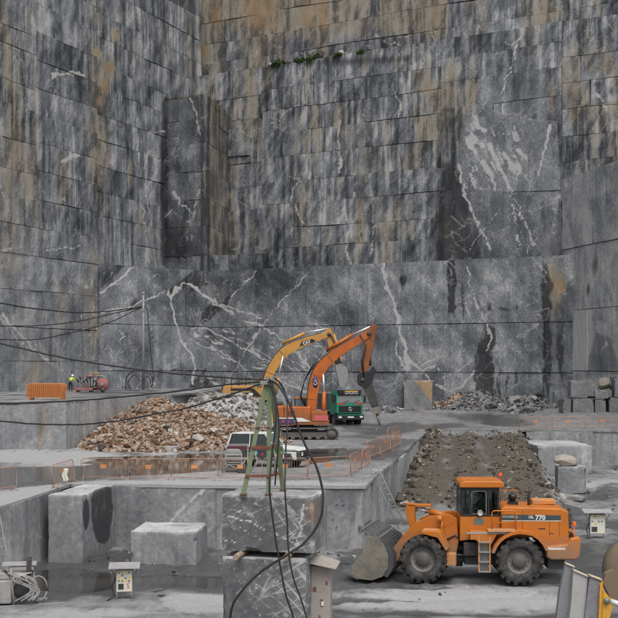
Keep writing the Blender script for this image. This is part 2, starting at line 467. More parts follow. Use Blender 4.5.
def rubble_material(name, stops, scale=5.0):
    k = NT(name)
    if k.g is None: k.g = k.n('ShaderNodeNewGeometry')
    rnd = k.g.outputs['Random Per Island']
    n = k.noise(k.pos(), scale, 5, 0.65)
    f = k.math('ADD', k.math('MULTIPLY', rnd, 0.86), k.math('MULTIPLY', k.math('SUBTRACT', n, 0.5), 0.45), clamp=True)
    k.base(k.cramp(f, stops)); k.rough(0.9)
    k.b.inputs['Specular IOR Level'].default_value = 0.2
    k.bump(n, 0.4, 0.03)
    MAT[name] = k.m
rubble_material('rubble_brown', [(0.0, (0.055, 0.034, 0.023)), (0.22, (0.145, 0.085, 0.052)), (0.48, (0.225, 0.155, 0.108)), (0.66, (0.27, 0.22, 0.18)), (0.85, (0.34, 0.315, 0.285)), (1.0, (0.48, 0.46, 0.43))])
rubble_material('rubble_grey', [(0.0, (0.035, 0.036, 0.039)), (0.4, (0.10, 0.102, 0.106)), (0.72, (0.21, 0.21, 0.212)), (1.0, (0.42, 0.42, 0.41))])
rubble_material('rubble_mixed', [(0.0, (0.06, 0.050, 0.045)), (0.3, (0.15, 0.135, 0.125)), (0.6, (0.24, 0.225, 0.21)), (0.85, (0.33, 0.315, 0.30)), (1.0, (0.48, 0.465, 0.45))])
rubble_material('rubble_ramp', [(0.0, (0.032, 0.027, 0.021)), (0.48, (0.078, 0.067, 0.052)), (0.74, (0.15, 0.135, 0.112)), (0.9, (0.33, 0.31, 0.28)), (1.0, (0.46, 0.44, 0.41))])
rubble_material('rock_tan', [(0.0, (0.17, 0.15, 0.12)), (0.5, (0.25, 0.225, 0.185)), (1.0, (0.34, 0.31, 0.26))])
rubble_material('leaf_green', [(0.0, (0.030, 0.055, 0.016)), (0.5, (0.055, 0.10, 0.028)), (1.0, (0.10, 0.14, 0.045))])
rubble_material('grass_dull', [(0.0, (0.045, 0.050, 0.022)), (0.5, (0.075, 0.085, 0.035)), (1.0, (0.12, 0.115, 0.055))])

def ground_material():
    """Quarry floor.  paint: R brown rubble earth, G wet, B dried pale slurry, A lightness."""
    k = NT('quarry_floor')
    pr, pg, pb, pa = k.paint()
    n1 = k.noise(k.pos((1, 0.55, 1)), 0.22, 8, 0.65, 0.5)
    n2 = k.noise(k.pos((1, 0.45, 1)), 1.6, 8, 0.72)
    n3 = k.noise(k.pos(), 9.0, 6, 0.75)
    n4 = k.noise(k.pos((0.16, 1.5, 1), rot=(0, 0, 0.06)), 1.0, 6, 0.7, 0.3)
    n2 = k.math('ADD', k.math('MULTIPLY', n2, 0.6), k.math('MULTIPLY', n4, 0.4))
    c = k.mix(k.ramp(n2, 0.36, 0.64), (0.105, 0.106, 0.108), (0.215, 0.216, 0.218))
    pf = k.ramp(k.math('ADD', pb, k.math('ADD', k.math('MULTIPLY', k.math('SUBTRACT', n1, 0.5), 1.1), k.math('MULTIPLY', k.math('SUBTRACT', n2, 0.5), 0.9))), 0.38, 0.62)
    c = k.mix(pf, c, k.mix(k.ramp(n3, 0.25, 0.75), (0.22, 0.221, 0.223), (0.335, 0.336, 0.338)))
    bf = k.ramp(k.math('ADD', pr, k.math('MULTIPLY', k.math('SUBTRACT', n2, 0.5), 0.8)), 0.3, 0.7)
    bc = k.mix(k.ramp(n3, 0.3, 0.7), (0.032, 0.027, 0.021), (0.10, 0.086, 0.068))
    c = k.mix(bf, c, bc)
    wf = k.ramp(k.math('ADD', pg, k.math('ADD', k.math('MULTIPLY', k.math('SUBTRACT', n1, 0.5), 0.9), k.math('MULTIPLY', k.math('SUBTRACT', n2, 0.5), 0.7))), 0.4, 0.62)
    c = k.mix(k.math('MULTIPLY', wf, 0.85), c, k.mix(k.ramp(n3, 0.3, 0.8), (0.030, 0.031, 0.033), (0.066, 0.067, 0.070)))
    k.base(c)
    k.rough(k.ramp(wf, 0, 1, 0.85, 0.26))
    k.b.inputs['Specular IOR Level'].default_value = 0.45
    k.bump(k.math('ADD', n2, k.math('MULTIPLY', n3, 0.4)), 0.45, 0.06)
    MAT['quarry_floor'] = k.m
ground_material()
def water_material():
    k = NT('puddle_water')
    n = k.noise(k.pos(), 0.5, 4, 0.6)
    k.base(k.mix(k.ramp(n, 0.35, 0.65), (0.030, 0.029, 0.027), (0.050, 0.048, 0.044)))
    k.rough(0.06)
    k.b.inputs['IOR'].default_value = 1.33
    k.b.inputs['Specular IOR Level'].default_value = 0.5
    r = k.noise(k.pos((1, 1, 1)), 2.2, 3, 0.5)
    k.bump(r, 0.05, 0.02)
    MAT['puddle_water'] = k.m
water_material()

# ================================================================== THE SETTING
def blob(u, v, cx, cy, rx, ry):
    return np.exp(-((u - cx) / rx) ** 2 - ((v - cy) / ry) ** 2)
def poly_mask(u, v, pts, soft=2.0):
    """soft inside test for a convex outline listed clockwise on the picture plane"""
    d = np.full(u.shape, 1e9)
    n = len(pts)
    for i in range(n):
        x0, y0 = pts[i]; x1, y1 = pts[(i + 1) % n]
        L = math.hypot(x1 - x0, y1 - y0)
        d = np.minimum(d, ((x1 - x0) * (v - y0) - (y1 - y0) * (u - x0)) / L)
    return sstep(-soft, soft, d)
def veins(u, v, lst, seed=5):
    out = np.zeros(u.shape)
    wu = u + (fbm(u / 6, v / 6, seed, 4, .6) - 0.5) * 7
    wv = v + (fbm(u / 6, v / 6, seed + 50, 4, .6) - 0.5) * 7
    br = 0.10 + 1.7 * fbm(u / 8, v / 8, seed + 90, 4)
    u0, u1, v0, v1 = u.min() - 12, u.max() + 12, v.min() - 12, v.max() + 12
    for pts, w, s in lst:
        for (x0, y0), (x1, y1) in zip(pts[:-1], pts[1:]):
            if max(x0, x1) < u0 or min(x0, x1) > u1 or max(y0, y1) < v0 or min(y0, y1) > v1: continue
            dx, dy = x1 - x0, y1 - y0
            t = np.clip(((wu - x0) * dx + (wv - y0) * dy) / (dx * dx + dy * dy), 0, 1)
            d = np.hypot(wu - x0 - t * dx, wv - y0 - t * dy)
            out = np.maximum(out, s * np.exp(-(d / (w * 0.55 * br)) ** 2))
    return out

def wisp(u, v, deg, across, along, width, seed, mask):
    """feathered calcite streaks that run one way through the stone"""
    c, s = math.cos(R(deg)), math.sin(R(deg))
    p = u * c + v * s; q = -u * s + v * c
    q = q + (fbm(u / 14, v / 14, seed + 3, 3) - .5) * 6
    r = np.abs(fbm(q / across, p / along, seed, 3, .55) - .5)
    return mask * np.exp(-(r / width) ** 2) * sstep(.35, .6, fbm(u / 12, v / 12, seed + 7, 3))
V_LEFT = [([(53, 76), (68, 73), (83, 75)], 3.2, 1.0), ([(12, 118), (30, 100), (52, 84)], 1.0, .7), ([(54, 80), (56, 100), (55, 126)], 1.3, .7),
          ([(62, 163), (70, 158), (77, 156)], 3.4, .9), ([(14, 140), (30, 147), (45, 152), (62, 160)], 1.3, .5), ([(148, 150), (145, 166), (147, 195), (150, 230)], 1.5, .8), ([(150, 133), (165, 132), (172, 148)], 1.8, .9),
          ([(0, 252), (12, 248), (22, 246)], 1.8, .8), ([(28, 254), (50, 250), (82, 246)], 1.3, .8), ([(63, 195), (66, 215), (74, 232)], 1.2, .6), ([(140, 190), (143, 215), (146, 236), (148, 262)], 1.4, .7), ([(9, 205), (11, 240), (13, 262)], 1.4, .5),
          ([(0, 310), (8, 322), (22, 336), (38, 352), (50, 362)], 3.0, .9), ([(0, 318), (12, 334), (30, 352)], 1.6, .8), ([(0, 180), (4, 205)], 1.8, .7), ([(88, 20), (86, 45)], 1.5, .5), ([(32, 30), (36, 40)], 1.6, .6), ([(36, 300), (20, 280), (30, 262)], 1.0, .5), ([(60, 290), (48, 320), (52, 345)], 1.2, .5), ([(62, 383), (85, 350), (96, 340)], 1.2, .6), ([(48, 362), (62, 372), (80, 384)], 2.4, .5),
          ([(158, 20), (160, 48)], 1.6, .5), ([(88, 270), (98, 300), (103, 320)], 1.2, .5), ([(62, 275), (70, 290), (60, 310)], 1.0, .5), ([(104, 290), (104, 340), (107, 388)], 1.2, .6)]
V_PILLAR = [([(190, 98), (196, 115), (200, 130), (204, 152)], 1.7, .9), ([(173, 192), (182, 204), (192, 213)], 2.2, 1.0), ([(199, 190), (196, 205), (193, 218)], 2.0, .7), ([(165, 217), (172, 210), (180, 216), (190, 222)], 1.1, .8), ([(188, 150), (186, 165)], 1.2, .5)]
V_LOW = [([(100, 293), (116, 281), (134, 267)], 2.3, 1.0), ([(100, 312), (122, 309), (145, 301), (165, 291)], 1.9, .9), ([(171, 299), (177, 290), (185, 282), (193, 287), (201, 293), (217, 305), (235, 315)], 2.4, 1.0),
         ([(169, 291), (171, 305), (178, 328), (182, 342), (191, 353), (195, 368), (192, 384)], 2.2, 1.0), ([(168, 262), (170, 300)], 1.0, .6), ([(192, 328), (206, 329), (218, 333), (235, 345), (260, 357)], 1.6, .8), ([(185, 335), (200, 345), (215, 352), (245, 367)], 1.3, .7),
         ([(214, 404), (238, 365), (261, 326), (283, 299), (305, 275)], 1.1, .9), ([(240, 320), (262, 325), (278, 338), (296, 352), (312, 372)], 2.0, .9), ([(225, 335), (250, 345), (275, 362), (300, 372)], 1.3, .8), ([(262, 330), (285, 350), (300, 352)], 1.2, .7), ([(265, 374), (285, 382), (312, 394)], 1.6, .8),
         ([(200, 345), (222, 352), (240, 365), (252, 378)], 1.2, .7), ([(270, 340), (292, 362), (315, 385)], 1.0, .6), ([(200, 294), (216, 304), (240, 311), (262, 318)], 1.9, .8), ([(231, 297), (243, 285), (257, 271)], 1.4, .8), ([(222, 310), (236, 318), (252, 325)], 1.2, .6),
         ([(381, 262), (385, 278), (388, 290), (395, 305), (398, 318), (400, 332), (406, 349), (408, 368)], 4.2, 1.0), ([(395, 340), (397, 352), (408, 372)], 2.0, .8), ([(408, 360), (418, 368), (426, 374), (432, 383)], 2.6, 1.0), ([(437, 386), (452, 391), (464, 385), (474, 372)], 2.0, .9), ([(440, 378), (455, 372), (470, 364)], 1.2, .7), ([(462, 342), (459, 360), (455, 376)], 1.2, .7),
         ([(338, 310), (342, 322), (335, 334)], 1.2, .5), ([(312, 292), (330, 303), (352, 300)], 1.0, .5), ([(468, 268), (470, 285), (475, 300), (477, 310)], 1.6, .8), ([(480, 312), (488, 325), (492, 338), (486, 350)], 2.2, .8), ([(513, 320), (530, 328), (540, 322)], 1.0, .6), ([(532, 256), (540, 266), (546, 276)], 1.3, .7), ([(420, 300), (450, 310)], 1.0, .5), ([(147, 318), (170, 330), (200, 332)], 1.0, .5), ([(106, 345), (118, 362), (125, 380)], 1.0, .5)]
V_MID = [([(474, 116), (479, 124), (484, 131)], 3.4, 1.0), ([(466, 138), (471, 146), (477, 154)], 3.4, 1.0), ([(458, 163), (461, 178), (464, 192), (470, 208), (477, 222), (484, 236), (490, 248)], 2.3, 1.0), ([(489, 144), (497, 160), (505, 178), (512, 193)], 4.0, .9), ([(498, 148), (510, 165), (518, 182)], 2.6, .7), ([(484, 160), (490, 172), (496, 192)], 3.0, .9), ([(476, 148), (484, 168), (490, 190)], 1.6, .6), ([(508, 152), (522, 170), (530, 186)], 2.0, .6), ([(470, 165), (480, 188)], 1.2, .6),
         ([(549, 126), (547, 140), (543, 158), (539, 176)], 2.3, 1.0), ([(539, 176), (533, 182)], 1.2, .6), ([(512, 194), (520, 210), (527, 228), (534, 246)], 2.2, .8), ([(510, 196), (514, 215), (524, 240), (530, 256)], 1.4, .7), ([(520, 38), (512, 45), (500, 43)], 2.2, .7), ([(517, 40), (514, 60), (506, 82), (502, 92), (504, 113)], 1.9, .9), ([(492, 88), (486, 100), (480, 112)], 2.2, .6), ([(470, 250), (480, 235), (490, 222), (496, 212)], 1.2, .7), ([(452, 178), (455, 200), (448, 225)], 1.2, .4),
         ([(597, 95), (602, 102), (606, 110)], 3.4, .9), ([(551, 198), (556, 214), (554, 235)], 2.0, .6), ([(418, 80), (424, 100)], 2.4, .4), ([(396, 92), (400, 104), (398, 118)], 3.4, .7), ([(340, 120), (337, 140), (341, 160), (337, 180)], 2.2, .8), ([(343, 205), (350, 225), (346, 250), (352, 265)], 2.6, .8), ([(372, 200), (374, 230), (370, 255)], 2.0, .6), ([(352, 190), (362, 215), (358, 250)], 2.0, .6), ([(270, 125), (285, 113), (298, 104)], 1.3, .7), ([(250, 133), (262, 128)], 1.2, .5), ([(280, 175), (298, 178), (290, 200), (310, 232)], 1.5, .7), ([(263, 190), (278, 205), (285, 212)], 1.2, .5), ([(384, 150), (388, 170)], 1.4, .4), ([(330, 110), (332, 126)], 1.4, .4),
         ([(205, 252), (222, 246), (245, 250)], 2.0, .5), ([(210, 258), (216, 264)], 2.5, .7), ([(238, 246), (236, 262)], 2.0, .5)]
V_TOP = [([(205, 20), (216, 28), (228, 40)], 2.0, .5), ([(300, 0), (290, 14), (280, 18)], 1.5, .4), ([(340, 35), (345, 50)], 1.5, .4), ([(375, 36), (388, 42), (400, 46)], 2.4, .6), ([(273, 44), (290, 52)], 2.0, .5), ([(430, 30), (436, 44)], 2.4, .7), ([(478, 25), (470, 50)], 1.8, .7), ([(486, 0), (478, 30), (468, 48)], 1.6, .5), ([(498, 40), (518, 36)], 2.2, .8), ([(505, 46), (515, 38)], 1.6, .7), ([(432, 36), (438, 46), (445, 50)], 2.2, .7)]
V_RIGHT = [([(613, 180), (614, 210), (612, 240)], 1.8, .6), ([(566, 178), (567, 215), (568, 240)], 2.0, .6), ([(572, 200), (600, 215), (618, 224)], .9, .6), ([(575, 214), (610, 206)], .8, .5), ([(604, 330), (608, 345), (600, 352)], 2.2, .8), ([(612, 285), (614, 300)], 3, .7), ([(556, 345), (553, 325), (546, 318)], 2.2, .8)]

def paint_px(u, v, zone, row, prand):
    """Stone colour: brown weathering, dark lichen, seepage and seams, veins, lightness; side faces also carry painted light."""
    z = np.zeros(u.shape)
    rr = row * 0.37 + prand * 0.2
    wob = (fbm(u / 20, v / 9, 15, 2) - .5) * 3
    hard = sstep(.38, .62, vn((u + wob) / 3.4 + row * 11.3, v / 34 + row * 5, 12)) - .5
    stripe = 0.7 * (fbm((u + wob) / 5.5 + rr, v / 50 + row, 11, 4, 0.65) - 0.5) + 0.30 * hard
    # half-barrel columns left by the line drilling: each has its own tone, and the pattern changes from course to course
    xc = (u + wob * 0.7) / 4.3 + 0.9 * (vn(u / 11 + row * 7.1, v * 0 + row * 3.3, 14) - .5) * 2 + row * 5.37
    ci = np.floor(xc); cf = xc - ci
    tone = _h(ci, ci * 0 + row * 13 + 5, 9); tone_n = _h(ci + 1, ci * 0 + row * 13 + 5, 9)
    tone = tone + (tone_n - tone) * sstep(.86, 1.0, cf) - 0.5
    seam = np.exp(-((np.minimum(cf, 1 - cf)) / 0.09) ** 2) * (_h(ci + (cf > .5), ci * 0 + row * 3, 10) > .55)
    skew = fbm((u + v * .55) / 5, (v - u * .55) / 26, 301, 4, .65) - .5
    stripe_w = fbm(u / 13 + rr * 0.3, v / 110, 23, 3) - 0.5
    big = fbm(u / 45, v / 45, 41, 3) - 0.5
    med = fbm(u / 13, v / 17, 61, 4) - 0.5
    if zone == 'left':
        fade = sstep(200, 300, v + (u - 60) * 0.2)
        A = 0.625 + (0.62 * stripe + 0.20 * tone + 0.42 * skew) * (1 - 0.7 * fade) + 0.25 * med + 0.12 * big + 0.08 * fade
        Rr = 0.18 + 1.0 * stripe_w * (1 - 0.5 * fade) + 0.35 * big + 0.10 * fade * sstep(120, 30, u) + 0.42 * blob(u, v, 96, 120, 14, 140) + 0.40 * blob(u, v, 186, 40, 9, 80) + 0.42 * blob(u, v, 8, 110, 11, 110) + 0.25 * blob(u, v, 40, 170, 30, 30)
        Gg = 0.04 + 0.8 * (fbm(u / 4 + rr, v / 60, 77, 3) - 0.5) * (1 - .6 * fade) + 0.10 * (1 - fade)
        for cx, cy, rx, ry in ((115, 34, 3, 6), (110, 68, 4.5, 7), (104, 85, 4, 8), (97, 53, 4, 3), (100, 102, 2.5, 4), (130, 175, 2, 14)):
            Rr = Rr + 1.1 * blob(u, v, cx, cy, rx, ry); A = A + 0.35 * blob(u, v, cx, cy, rx, ry)
        Gg = Gg + 0.55 * blob(u, v, 95, 186, 3, 16) + 0.55 * blob(u, v, 128, 150, 1.6, 14) + 0.5 * blob(u, v, 51, 340, 3, 34) + 0.45 * blob(u, v, 12, 110, 1.6, 40)
        A = A - 0.10 * blob(u, v, 60, 300, 14, 40)
        Gg = Gg + 0.8 * sstep(156, 166, u) * sstep(92, 104, v) * sstep(275, 262, v) + 0.5 * blob(u, v, 193, 50, 3, 60)  # darker along the buttress edge and in the inner corner
        Rr = Rr + 0.45 * blob(u, v, 38, 372, 8, 26)
        curl = np.abs(fbm(u / 11, v / 14, 88, 3) - 0.5)
        cm = poly_mask(u, v, [(62, 268), (102, 262), (106, 345), (55, 335)], 10)
        Bv = np.maximum(veins(u, v, V_LEFT), 0.75 * cm * np.exp(-(curl / 0.022) ** 2))
        A = A - 0.06 * cm; Rr = Rr + 0.15 * cm
    elif zone == 'mid':
        right = sstep(400, 470, u)
        A = 0.575 + 0.60 * stripe + 0.30 * tone + 0.62 * skew + 0.16 * med + 0.12 * big + 0.05 * sstep(130, 60, v)
        Rr = 0.29 + 0.8 * stripe_w + 0.40 * (_h(ci * 3 + 1, ci * 0 + row * 7, 33) - .5) + 0.5 * big + 0.26 * blob(u, v, 228, 140, 32, 95) + 0.16 * blob(u, v, 420, 110, 40, 50) - 0.14 * blob(u, v, 330, 85, 45, 22) + 0.22 * blob(u, v, 600, 80, 60, 60) + 0.15 * blob(u, v, 300, 240, 90, 22)
        Gg = 0.09 + 0.85 * (fbm(u / 3.6 + row * 9, v / 40, 77, 3) - 0.5) + 0.10 * right + 0.30 * seam
        clean = np.maximum(poly_mask(u + (fbm(u / 6, v / 6, 407, 4, .6) - .5) * 14, v + (fbm(u / 6, v / 6, 409, 4, .6) - .5) * 10, [(468, 115), (551, 118), (560, 195), (556, 256), (455, 258), (456, 170)], 5), 0.55 * poly_mask(u, v, [(486, 52), (540, 55), (548, 118), (474, 116)], 8))
        A = A * (1 - clean) + clean * (0.50 + 0.16 * stripe + 0.2 * med + 0.08 + 0.20 * blob(u, v, 490, 160, 25, 40) - 0.05 * blob(u, v, 525, 140, 14, 30))
        Rr = Rr * (1 - clean) + clean * (0.02 + 0.25 * stripe_w + 0.3 * blob(u, v, 500, 225, 8, 25) + 0.3 * blob(u, v, 548, 240, 10, 20) + 0.3 * blob(u, v, 540, 165, 5, 25))
        Gg = Gg * (1 - clean) + clean * (0.02 + 0.3 * stripe)
        uw = u + (fbm(u / 6, v / 10, 405, 4, .6) - .5) * 12
        dk = poly_mask(uw, v, [(441, 165), (462, 172), (472, 215), (480, 262), (437, 262)], 9)
        Gg = Gg + 0.72 * dk + 0.4 * blob(u, v, 450, 150, 10, 22) + 0.55 * blob(u, v, 544, 215, 9, 25) + 0.35 * blob(u, v, 478, 240, 5, 22) + 0.35 * blob(u, v, 300, 165, 22, 10) + 0.3 * blob(u, v, 520, 80, 8, 35) + 0.5 * blob(u, v, 480, 35, 10, 20)
        Rr = Rr + 0.8 * blob(u, v, 552, 100, 2.5, 16) + 0.7 * blob(u, v, 450, 75, 2.0, 16) + 0.6 * blob(u, v, 428, 85, 2, 14) + 0.55 * blob(u, v, 574, 115, 3, 10)
        wht = poly_mask(u, v, [(583, 72), (612, 74), (618, 100), (588, 102)], 5)
        A = A + 0.22 * wht; Rr = Rr - 0.45 * wht; Gg = Gg + 0.7 * blob(u, v, 598, 84, 4, 3) + 0.5 * blob(u, v, 611, 92, 6, 6)
        Gg = Gg + 0.45 * sstep(8, 0, np.abs(v - (62 + (330 - u) * .045))) * sstep(440, 400, u)
        grd = blob(u, v, 330, 265, 180, 26); A = A - 0.05 * grd
        Bv = np.maximum(veins(u, v, V_MID), 1.2 * wisp(u, v, 62, 4.0, 60, 0.085, 201, poly_mask(u, v, [(466, 120), (520, 125), (540, 192), (462, 192)], 8)))
        Bv = np.maximum(Bv, 0.8 * wisp(u, v, 66, 4.5, 60, 0.060, 203, poly_mask(u, v, [(500, 192), (535, 192), (548, 256), (510, 256)], 8)))
        Bv = np.maximum(Bv, 0.6 * wisp(u, v, 84, 5, 26, 0.030, 205, blob(u, v, 350, 220, 40, 50) + .5 * blob(u, v, 460, 225, 18, 35)))
    elif zone == 'top':
        tanz = sstep(470, 420, u)
        A = 0.59 + 0.65 * stripe + 0.25 * tone + 0.5 * skew + 0.15 * med - 0.06 * sstep(30, 60, v)
        Rr = 0.44 + 1.1 * stripe_w + 0.30 * big + 0.42 * tanz * sstep(45, 20, v) + 0.26 * blob(u, v, 250, 15, 40, 30) + 0.40 * blob(u, v, 553, 30, 30, 35) + 0.9 * blob(u, v, 204, 50, 6, 9)
        Gg = 0.10 + 0.95 * (fbm(u / 3.6 + rr, v / 70, 78, 3) - 0.5) + 0.45 * blob(u, v, 482, 30, 18, 30) + 0.18 * sstep(38, 58, v)
        lt = poly_mask(u, v, [(490, 10), (515, 10), (518, 52), (488, 52)], 4)
        A = A + 0.12 * lt; Rr = Rr - 0.6 * lt; Gg = Gg - 0.3 * lt
        lt = poly_mask(u, v, [(548, 27), (565, 27), (572, 52), (548, 52)], 3)
        A = A + 0.3 * lt; Rr = Rr - 0.5 * lt; Gg = Gg - 0.5 * lt
        Bv = veins(u, v, V_TOP)
    elif zone == 'pillar':
        A = 0.50 + 0.45 * stripe + 0.3 * med
        Rr = 0.06 + 0.5 * stripe_w + 0.5 * sstep(200, 212, u) + 0.2 * blob(u, v, 188, 225, 8, 8)
        Gg = 0.18 + 0.6 * stripe + 0.7 * blob(u, v, 166, 180, 3, 90) + 0.6 * blob(u, v, 180, 245, 16, 22) + 0.5 * blob(u, v, 207, 190, 2, 70) + 0.3 * blob(u, v, 178, 110, 10, 14)  # includes darker lines down both edges of the front
        Bv = veins(u, v, V_PILLAR)
    elif zone == 'low':
        u0_, v0_ = u, v
        u = u + (fbm(u / 5, v / 9, 401, 4, .6) - .5) * 9; v = v + (fbm(u / 6, v / 8, 403, 3) - .5) * 8
        A = 0.585 + 0.10 * stripe + 0.30 * med + 0.40 * big + 0.30 * (fbm((u - v * .7) / 7, (v + u * .7) / 40, 305, 4, .6) - .5)
        Rr = 0.02 + 0.25 * stripe_w + 0.95 * blob(u, v, 553, 288, 11, 34) + 0.42 * blob(u, v, 224, 292, 12, 26) + 0.8 * blob(u, v, 561, 286, 6, 9) + 0.35 * blob(u, v, 240, 255, 18, 8) + 0.2 * blob(u, v, 115, 345, 14, 14) + 0.25 * blob(u, v, 157, 345, 3, 40)
        Gg = -0.06 + 0.25 * stripe + 0.2 * med
        A = A + 0.13 * blob(u, v, 345, 288, 32, 24) + 0.10 * blob(u, v, 430, 285, 28, 20) + 0.10 * blob(u, v, 505, 285, 30, 20) - 0.15 * blob(u, v, 258, 288, 26, 22) - 0.10 * blob(u, v, 205, 300, 20, 20) + 0.08 * blob(u, v, 430, 345, 60, 30) + 0.08 * blob(u, v, 520, 370, 30, 20)
        Gg = Gg + 1.2 * sstep(446, 449, u) * sstep(458, 455, u) * sstep(318, 312, v) + 0.5 * blob(u, v, 461, 300, 4, 20) + 1.25 * poly_mask(u, v, [(478, 352), (487, 322), (494, 330), (494, 392), (474, 392)], 3) + 1.3 * blob(u, v, 547, 352, 5, 46) + 1.0 * blob(u, v, 560, 352, 4, 40) + 0.9 * blob(u, v, 546, 285, 4, 30) + 1.1 * blob(u, v, 499, 382, 2, 14) + 1.1 * blob(u, v, 507, 382, 1.6, 13) + 1.0 * blob(u, v, 517, 378, 1.8, 12) + 1.2 * blob(u, v, 404, 281, 3.5, 8) + 0.3 * blob(u, v, 552, 290, 9, 22) + 0.8 * blob(u, v, 505, 309, 16, 3) + 0.8 * blob(u, v, 489, 306, 2, 6)
        Gg = Gg + 0.55 * blob(u, v, 106, 345, 2, 14) + 0.55 * blob(u, v, 125, 340, 2, 14) + 0.4 * blob(u, v, 236, 375, 4, 20) + 0.35 * blob(u, v, 205, 385, 3, 18) + 0.5 * blob(u, v, 227, 284, 3, 30)
        u, v = u0_, v0_
        Bv = np.maximum(veins(u, v, V_LOW), wisp(u, v, 27, 5.5, 46, 0.027, 211, poly_mask(u, v, [(190, 322), (330, 322), (330, 402), (200, 402)], 12)))
        Bv = np.maximum(Bv, 0.75 * wisp(u, v, 33, 6, 40, 0.024, 213, poly_mask(u, v, [(196, 272), (256, 272), (256, 318), (196, 318)], 8)))
        Bv = np.maximum(Bv, 0.6 * wisp(u, v, -38, 6, 50, 0.021, 215, poly_mask(u, v, [(100, 268), (180, 268), (200, 400), (100, 400)], 10) + poly_mask(u, v, [(405, 355), (480, 340), (478, 395), (405, 395)], 8) + .5 * poly_mask(u, v, [(306, 270), (450, 265), (450, 380), (306, 390)], 10)))
        Bv = np.maximum(Bv, 0.55 * wisp(u, v, 70, 6, 40, 0.024, 217, poly_mask(u, v, [(455, 262), (545, 260), (545, 390), (455, 390)], 10)))
        dd = fbm((u + v * 0.9) / 26, (u - v) / 90, 221, 3)
        Gg = Gg + 0.75 * sstep(.56, .70, dd) * sstep(330, 230, u) + 0.4 * sstep(.58, .72, fbm(u / 4.5, v / 60, 223, 3)) * sstep(420, 470, u)
    elif zone == 'right':
        A = 0.92 + 0.2 * stripe + 0.25 * med  # lightness raised in the colour, since this wall receives less light
        Rr = -0.1 + 0.25 * stripe_w + 0.2 * blob(u, v, 560, 290, 10, 20)
        Gg = 0.02 + 0.35 * stripe + 0.7 * blob(u, v, 595, 265, 4, 16) + 0.6 * blob(u, v, 588, 290, 2.5, 9)
        lt = poly_mask(u, v, [(566, 312), (590, 310), (594, 335), (582, 372), (564, 372)], 3)
        dk = poly_mask(u, v, [(594, 330), (612, 338), (622, 375), (584, 378)], 3)
        A = A + 0.30 * lt - 0.10 * dk; Gg = Gg + 0.45 * dk
        Bv = veins(u, v, V_RIGHT)
    else:                                           # sawn bench faces
        A = 0.50 + 0.14 * stripe + 0.14 * med + 0.2 * big
        Rr = z + 0.05 + 0.2 * stripe_w
        Gg = z - 0.1 + 0.2 * stripe
        Bv = z
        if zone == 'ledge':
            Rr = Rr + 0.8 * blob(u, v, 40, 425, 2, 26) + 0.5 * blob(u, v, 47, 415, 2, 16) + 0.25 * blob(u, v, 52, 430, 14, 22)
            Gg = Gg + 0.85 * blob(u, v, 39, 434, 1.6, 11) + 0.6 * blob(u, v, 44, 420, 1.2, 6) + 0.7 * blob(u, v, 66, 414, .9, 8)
            A = A + 0.16 * sstep(60, 72, u) + 0.04  # side face painted paler in place of light falling on it
        if zone == 'front':
            Bv = veins(u, v, [([(163, 530), (182, 508), (204, 490)], 3.0, .75), ([(178, 500), (200, 525)], 1.0, .4), ([(330, 500), (350, 488)], 1.0, .4)])
            ck = fbm(u / 2.2, v / 1.6, 99, 2)
            Gg = Gg + 1.1 * sstep(0.66, 0.76, ck) * blob(u, v, 341, 515, 16, 22) + 0.5 * blob(u, v, 127, 510, 2.5, 25) + 0.5 * blob(u, v, 300, 545, 100, 3)
            A = A - 0.03
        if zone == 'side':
            A = A + 0.14; Rr = Rr + 0.12  # browner, and paler to replace light missing on this side
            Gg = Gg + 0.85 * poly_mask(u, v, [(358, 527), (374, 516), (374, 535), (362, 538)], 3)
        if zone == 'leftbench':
            A = A + 0.17  # light put into the colour, as little reaches this face
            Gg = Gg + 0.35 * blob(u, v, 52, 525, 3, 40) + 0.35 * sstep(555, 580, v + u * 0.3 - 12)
        if zone == 'rightbench':
            A = A + 0.04 + 0.05 * big
    return np.stack([Rr, Gg, Bv, A + (prand - 0.5) * 0.10], -1)

